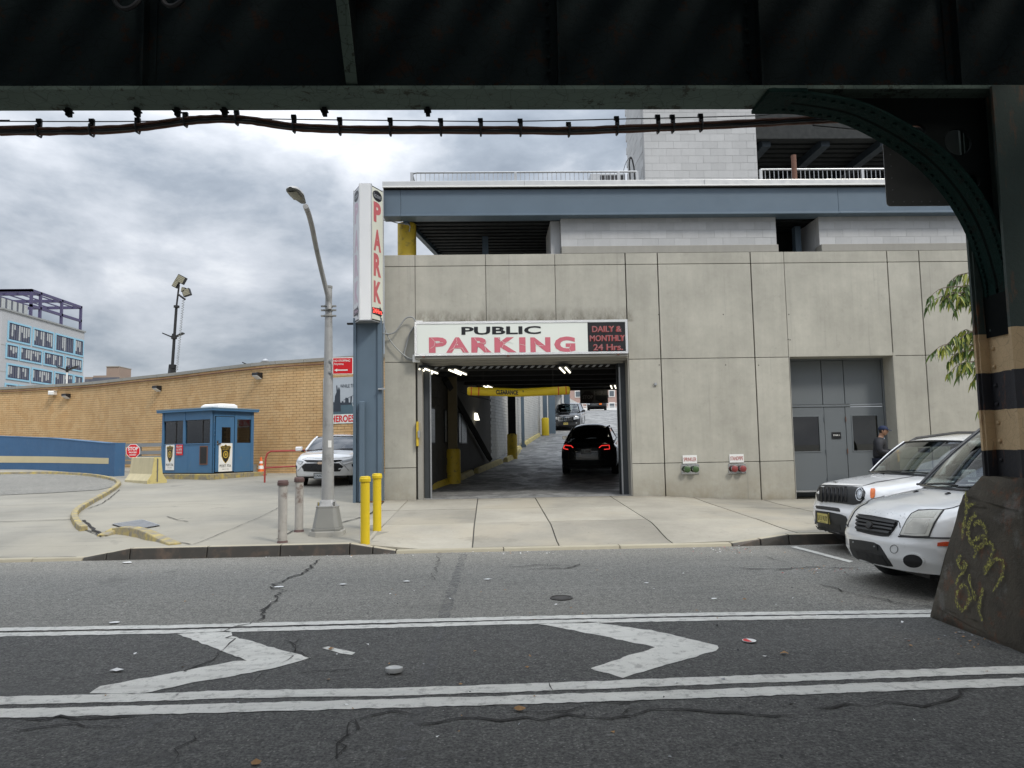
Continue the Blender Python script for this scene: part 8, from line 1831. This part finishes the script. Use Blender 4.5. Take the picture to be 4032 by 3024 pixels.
def hand(c, sy, par):
    V = [pv(0, 0, 0), pv(.045, 0, 0), pv(.08, 0, -.005)]; E = [(0, 1), (1, 2)]; R = [.022, .032, .028]
    for k, (dy, ln) in enumerate(((-.028, .055), (-.010, .068), (.009, .064), (.026, .050))):
        b = len(V); V += [pv(.095, dy, -.004), pv(.095+ln*.6, dy, -.022), pv(.095+ln*.75, dy*.9, -.045)]; E += [(2, b), (b, b+1), (b+1, b+2)]; R += [.0105, .0095, .008]
    b = len(V); V += [pv(.04, sy*.040, -.004), pv(.075, sy*.052, -.016), pv(.10, sy*.040, -.028)]; E += [(1, b), (b, b+1), (b+1, b+2)]; R += [.012, .0105, .009]
    return skin_body('hand', [Vector(c)+v for v in V], E, R, M['skin'], par, 1)
hand((.28, .085, 1.13), -1, per); hand((.28, -.065, 1.12), 1, per)
ev = empty('envelope', (fpn.x, 17.02, pz), 0, 'yellow manila envelope held by the person at the doors', 'envelope'); ev.rotation_euler = per.rotation_euler
MB().box((.36, -.13, 1.00), (.375, .11, 1.17)).build('flap', M['envelope'], ev); MB().hexa([(.37, -.14, .88), (.385, -.14, .88), (.385, .07, .92), (.37, .07, .92)], [(.37, -.12, 1.16), (.385, -.12, 1.16), (.385, .12, 1.17), (.37, .12, 1.17)]).build('sleeve', M['envelope'], ev)
# person seated in the booth
bp_ = bp(1.05, 1.0, bz+.05); gpn = empty('person', bp_, 0, 'person in dark clothing seated behind the booth window', 'person'); gpn.rotation_euler = (0, 0, R_(200))
V2 = [pv(0, 0, .62), pv(0, 0, .8), pv(0, 0, 1.0), pv(.02, 0, 1.14), pv(.04, 0, 1.20), pv(0, .17, 1.08), pv(.08, .22, .86), pv(.28, .12, .88), pv(0, -.17, 1.08), pv(.08, -.22, .86), pv(.28, -.1, .88), pv(.06, 0, 1.29), pv(.1, .1, .6), pv(.4, .12, .6), pv(.42, .12, .1), pv(.1, -.1, .6), pv(.4, -.12, .6), pv(.42, -.12, .1)]
E2 = [(0, 1), (1, 2), (2, 3), (3, 4), (2, 5), (5, 6), (6, 7), (2, 8), (8, 9), (9, 10), (4, 11), (0, 12), (12, 13), (13, 14), (0, 15), (15, 16), (16, 17)]
skin_body('body', V2, E2, [(.16, .13), (.16, .13), (.17, .12), .07, .055, .08, .06, .045, .08, .06, .045, .085, .09, .07, .05, .09, .07, .05], M['jacket'], gpn); ellip('head', (.06, 0, 1.31), (.09, .075, .11), M['skin'], gpn); ellip('hair', (.05, 0, 1.34), (.095, .08, .10), M['hair'], gpn, 14, 0, .6)
# ---- tree beside the pavement, mostly hidden behind the column
def leafm(name, c):
    g = MG(name); col = g.vary(c, g.noise(30, 3), .75, 1.3); m = g.out(col, .45); 
    t = g.t; tr = t.nodes.new('ShaderNodeBsdfTranslucent'); g.inp(tr.inputs[0], col); mx = t.nodes.new('ShaderNodeMixShader'); mx.inputs[0].default_value = .3; out = [n for n in t.nodes if n.type == 'OUTPUT_MATERIAL'][0]
    t.links.new(g.b.outputs[0], mx.inputs[1]); t.links.new(tr.outputs[0], mx.inputs[2]); t.links.new(mx.outputs[0], out.inputs[0]); return m
LM = [leafm('leaf_dark', (.045, .09, .02)), leafm('leaf_mid', (.11, .175, .03)), leafm('leaf_yellow', (.32, .34, .06))]
Yt_ = 12.4; tp = Vector((9.35, Yt_, zg(9.3, Yt_)))
tree = empty('street_tree', tp, label='young street tree with drooping narrow green and yellow leaves behind the striped column', cat='tree')
bark = paint('tree_bark', (.11, .085, .06), .9, .3, 18, bump=.4)
rt_ = random.Random(21)
tips = []; branches = MB()
def W(px, py, Y): p = fp(px, py, Y); return p-tp
cl = [((3745, 1120), 12.3), ((3840, 1150), 12.6), ((3700, 1195), 12.2), ((3790, 1175), 12.5), ((3650, 1205), 12.2), ((3660, 1170), 12.1), ((3760, 1220), 12.3), ((3830, 1240), 12.6), ((3790, 1345), 12.4), ((3770, 1350), 12.2), ((3665, 1395), 12.0), ((3710, 1375), 12.2), ((3740, 1425), 12.3), ((3800, 1420), 12.5), ((3775, 1480), 12.3), ((3830, 1500), 12.5), ((3735, 1470), 12.2), ((3850, 1620), 12.4)]
crownmb = MB()
def leaf(mb, p, d, ln, w, mi):
    d = d.normalized(); s = d.cross(Vector((rt_.uniform(-.4, .4), rt_.uniform(-1, -.4), rt_.uniform(-.2, .4)))).normalized(); n = s.cross(d); dr = Vector((0, 0, -1))
    P = [p, p+d*ln*.3+s*w, p+d*ln*.3-s*w, p+d*ln*.65+dr*ln*.10+s*w*.75, p+d*ln*.65+dr*ln*.10-s*w*.75, p+d*ln+dr*ln*.28, p+d*ln*.3-n*w*.5, p+d*ln*.65+dr*ln*.1-n*w*.4]
    mb.add(P, [(0, 1, 6), (0, 6, 2), (1, 3, 7, 6), (6, 7, 4, 2), (3, 5, 7), (7, 5, 4)], mi)
def spray(P, n, dense=1.0, shade=0):
    for i in range(n):
        t = i/(n-1); k = t*(len(P)-1); j = min(int(k), len(P)-2); p = P[j].lerp(P[j+1], k-j)
        for s in (-1, 1):
            if rt_.random() < dense:
                ax = (P[j+1]-P[j]).normalized(); side = ax.cross(Vector((0, 0, 1))).normalized()*s; d = ax*rt_.uniform(.1, .7)+side*rt_.uniform(.2, .8)+Vector((0, 0, rt_.uniform(-1.3, -.5)))
                leaf(crownmb, p, d, rt_.uniform(.13, .21), rt_.uniform(.016, .025), rt_.choices((0, 1, 2), (3, 5, 4))[0])
trunk = [Vector((0, 0, -.1)), Vector((.02, 0, 1.5)), Vector((-.03, .05, 2.8)), Vector((.05, .0, 4.2)), Vector((.0, .1, 5.6))]
tr_o = MB().tube(smooth_path(trunk, 4), [.075-.0028*i for i in range(17)], 10).build('trunk', bark, tree, smooth=True)
def grow(tip, h, n=9, dense=.95, sub=2):
    st = trunk[0].lerp(trunk[-1], max(.2, min(.95, h/5.6))); mid = st.lerp(tip, .5)+Vector((0, rt_.uniform(-.15, .15), .28))
    P = smooth_path([st, st.lerp(mid, .5)+Vector((0, 0, .12)), mid, tip.lerp(mid, .35)+Vector((0, 0, .10)), tip], 4); branches.tube(P, [max(.004, .022-.0012*i) for i in range(len(P))], 5)
    spray(P[6:], n, dense)
    for k in range(sub):
        q = P[8+k*3] if 8+k*3 < len(P) else P[-3]; e = q+Vector((rt_.uniform(-.35, .05), rt_.uniform(-.3, .3), rt_.uniform(-.18, .10))); S = [q, q.lerp(e, .5)+Vector((0, 0, .05)), e]; branches.tube(S, [.008, .006, .003], 4); spray(S, 6, dense)
for (px, py), Y in cl:
    t = W(px, py, Y); grow(t, t.z-.1+.35*0)
for k in range(46):
    a = rt_.uniform(-1.9, 1.9); r = rt_.uniform(.5, 1.5); z = rt_.uniform(2.2, 6.3); t = Vector((r*math.cos(a)*1.0, r*math.sin(a), z)); wq = tp+t
    if 1925+wq.x/wq.y*2850 < 4000: continue
    grow(t, z-.3, 8, .9, 2)
branches.build('branches', bark, tree, smooth=True); crownmb.build('crown', LM, tree, fix=False)
# ---- litter on the road
def litter(name, px, py, w, h, mat, label, cat='litter', seed=0, group=None):
    p = gp(px, py, .012); r = random.Random(seed); n = 9; vs = [(0, 0, h)]; 
    for k in range(n): t = 2*math.pi*k/n; q = r.uniform(.6, 1.0); vs.append((math.cos(t)*w*q, math.sin(t)*w*.6*q, r.uniform(0, h*.5)))
    o = MB().add(vs, [(0, 1+k, 1+(k+1) % n) for k in range(n)]).build(name, mat, loc=p, fix=False); return tag(o, label, cat, group)
litter('crumpled_paper', 460, 2640, .055, .02, M['white'], 'crumpled white paper scrap lying between the left chevron and the near lane line')
mb = MB().lathe([(.045, 0), (.052, .02), (.050, .04), (.03, .052), (.0001, .055)], n=16); p = gp(1552, 2646, .014); o = mb.build('crushed_cup', paint('clear_plastic', (.50, .50, .48), .2, .2, 20), loc=p, smooth=True); o.scale = (1.25, .8, .8); tag(o, 'crushed pale plastic cup lying between the two chevrons', 'cup')
p = gp(2950, 2524, .012); r = empty('paper_plate', p, label='small red and white printed disc lying right of the right chevron', cat='litter'); MB().lathe([(.050, 0), (.055, .006), (.0001, .004)], n=20).build('disc', M['white'], r); MB().add([(.048*math.cos(t), .048*math.sin(t), .0075) for t in [math.pi*(.55+k/10) for k in range(11)]], [tuple(range(11))]).build('red_print', M['red'], r, fix=False)
M['deadleaf'] = paint('dead_leaf', (.34, .20, .09), .8, .2, 20)
for i, (x, y, s, lab) in enumerate(((2043, 2795, .045, 'curled tan leaf below the near lane lines left of centre'), (1008, 3005, .04, 'brown leaf at the bottom edge of the road'), (3088, 2573, .035, 'small pale leaf right of the red and white disc'), (1302, 2556, .03, 'brown leaf lying on the short white paint fragment'), (2075, 2628, .02, 'tiny tan leaf between the chevrons near the lane lines'), (2930, 2361, .03, 'reddish brown leaf in the far lane beyond the right chevron'))):
    litter('dead_leaf', x, y, s, s*.6, M['deadleaf'], lab, 'leaf', i+20)
for i, (x, y, w, lab) in enumerate(((500, 2214, .10, 'pale flat scrap against the dark kerb at the left'), (1100, 2310, .07, 'white paint flake beside the long road crack'), (1350, 2300, .06, 'white paper flecks in the far lane left of centre'), (1600, 2288, .06, 'pale flecks in the far lane near the centre'), (1920, 2280, .06, 'white flecks in the far lane below the entrance'), (2545, 2295, .04, 'pale scrap in the far lane right of the valve cover'), (2810, 2357, .04, 'white crumb near the far lane line at right'), (450, 2450, .07, 'thin pale strip on the road near the left far line'))):
    litter('paper_scrap', x, y, w, .008, M['white'], lab, 'litter', i+40, 'paper scraps on the road')
def debris(name, pts, n, label_seed, sx, sy, mats):
    r = random.Random(label_seed); mb = MB()
    for k in range(n):
        c = gp(r.gauss(pts[0], sx), r.gauss(pts[1], sy), .006); s = r.uniform(.005, .018); a = r.uniform(0, 6.28)
        mb.add([(c.x+s*math.cos(a+t)*r.uniform(.6, 1.2), c.y+s*math.sin(a+t)*r.uniform(.6, 1.2), .006+r.uniform(0, .012)) for t in (0, 1.6, 3.1, 4.7)], [(0, 1, 2, 3)], r.randrange(len(mats)))
    o = mb.build(name, mats, fix=False); o['kind'] = 'stuff'; return o
debris('gutter_litter', (2860, 2165), 60, 1, 55, 7, [M['white'], M['deadleaf'], M['conduit'], M['darkred']]); debris('gutter_litter', (3270, 2243), 70, 2, 70, 7, [M['white'], M['deadleaf'], M['conduit'], M['darkred']])
debris('road_crumbs', (2000, 2330), 120, 3, 1100, 90, [M['white'], M['deadleaf'], M['conduit'], M['black']]); debris('road_crumbs', (2000, 2780), 60, 4, 1100, 160, [M['white'], M['deadleaf'], M['conduit'], M['black']]); debris('gutter_litter', (1240, 2190), 30, 5, 120, 5, [M['white'], M['conduit'], M['deadleaf']])
debris('gutter_litter', (2000, 2178), 60, 6, 420, 4, [M['conduit'], M['deadleaf'], M['white']]); debris('pedestal_debris', (3800, 2500), 50, 7, 120, 30, [M['deadleaf'], M['brown'], M['conduit']])
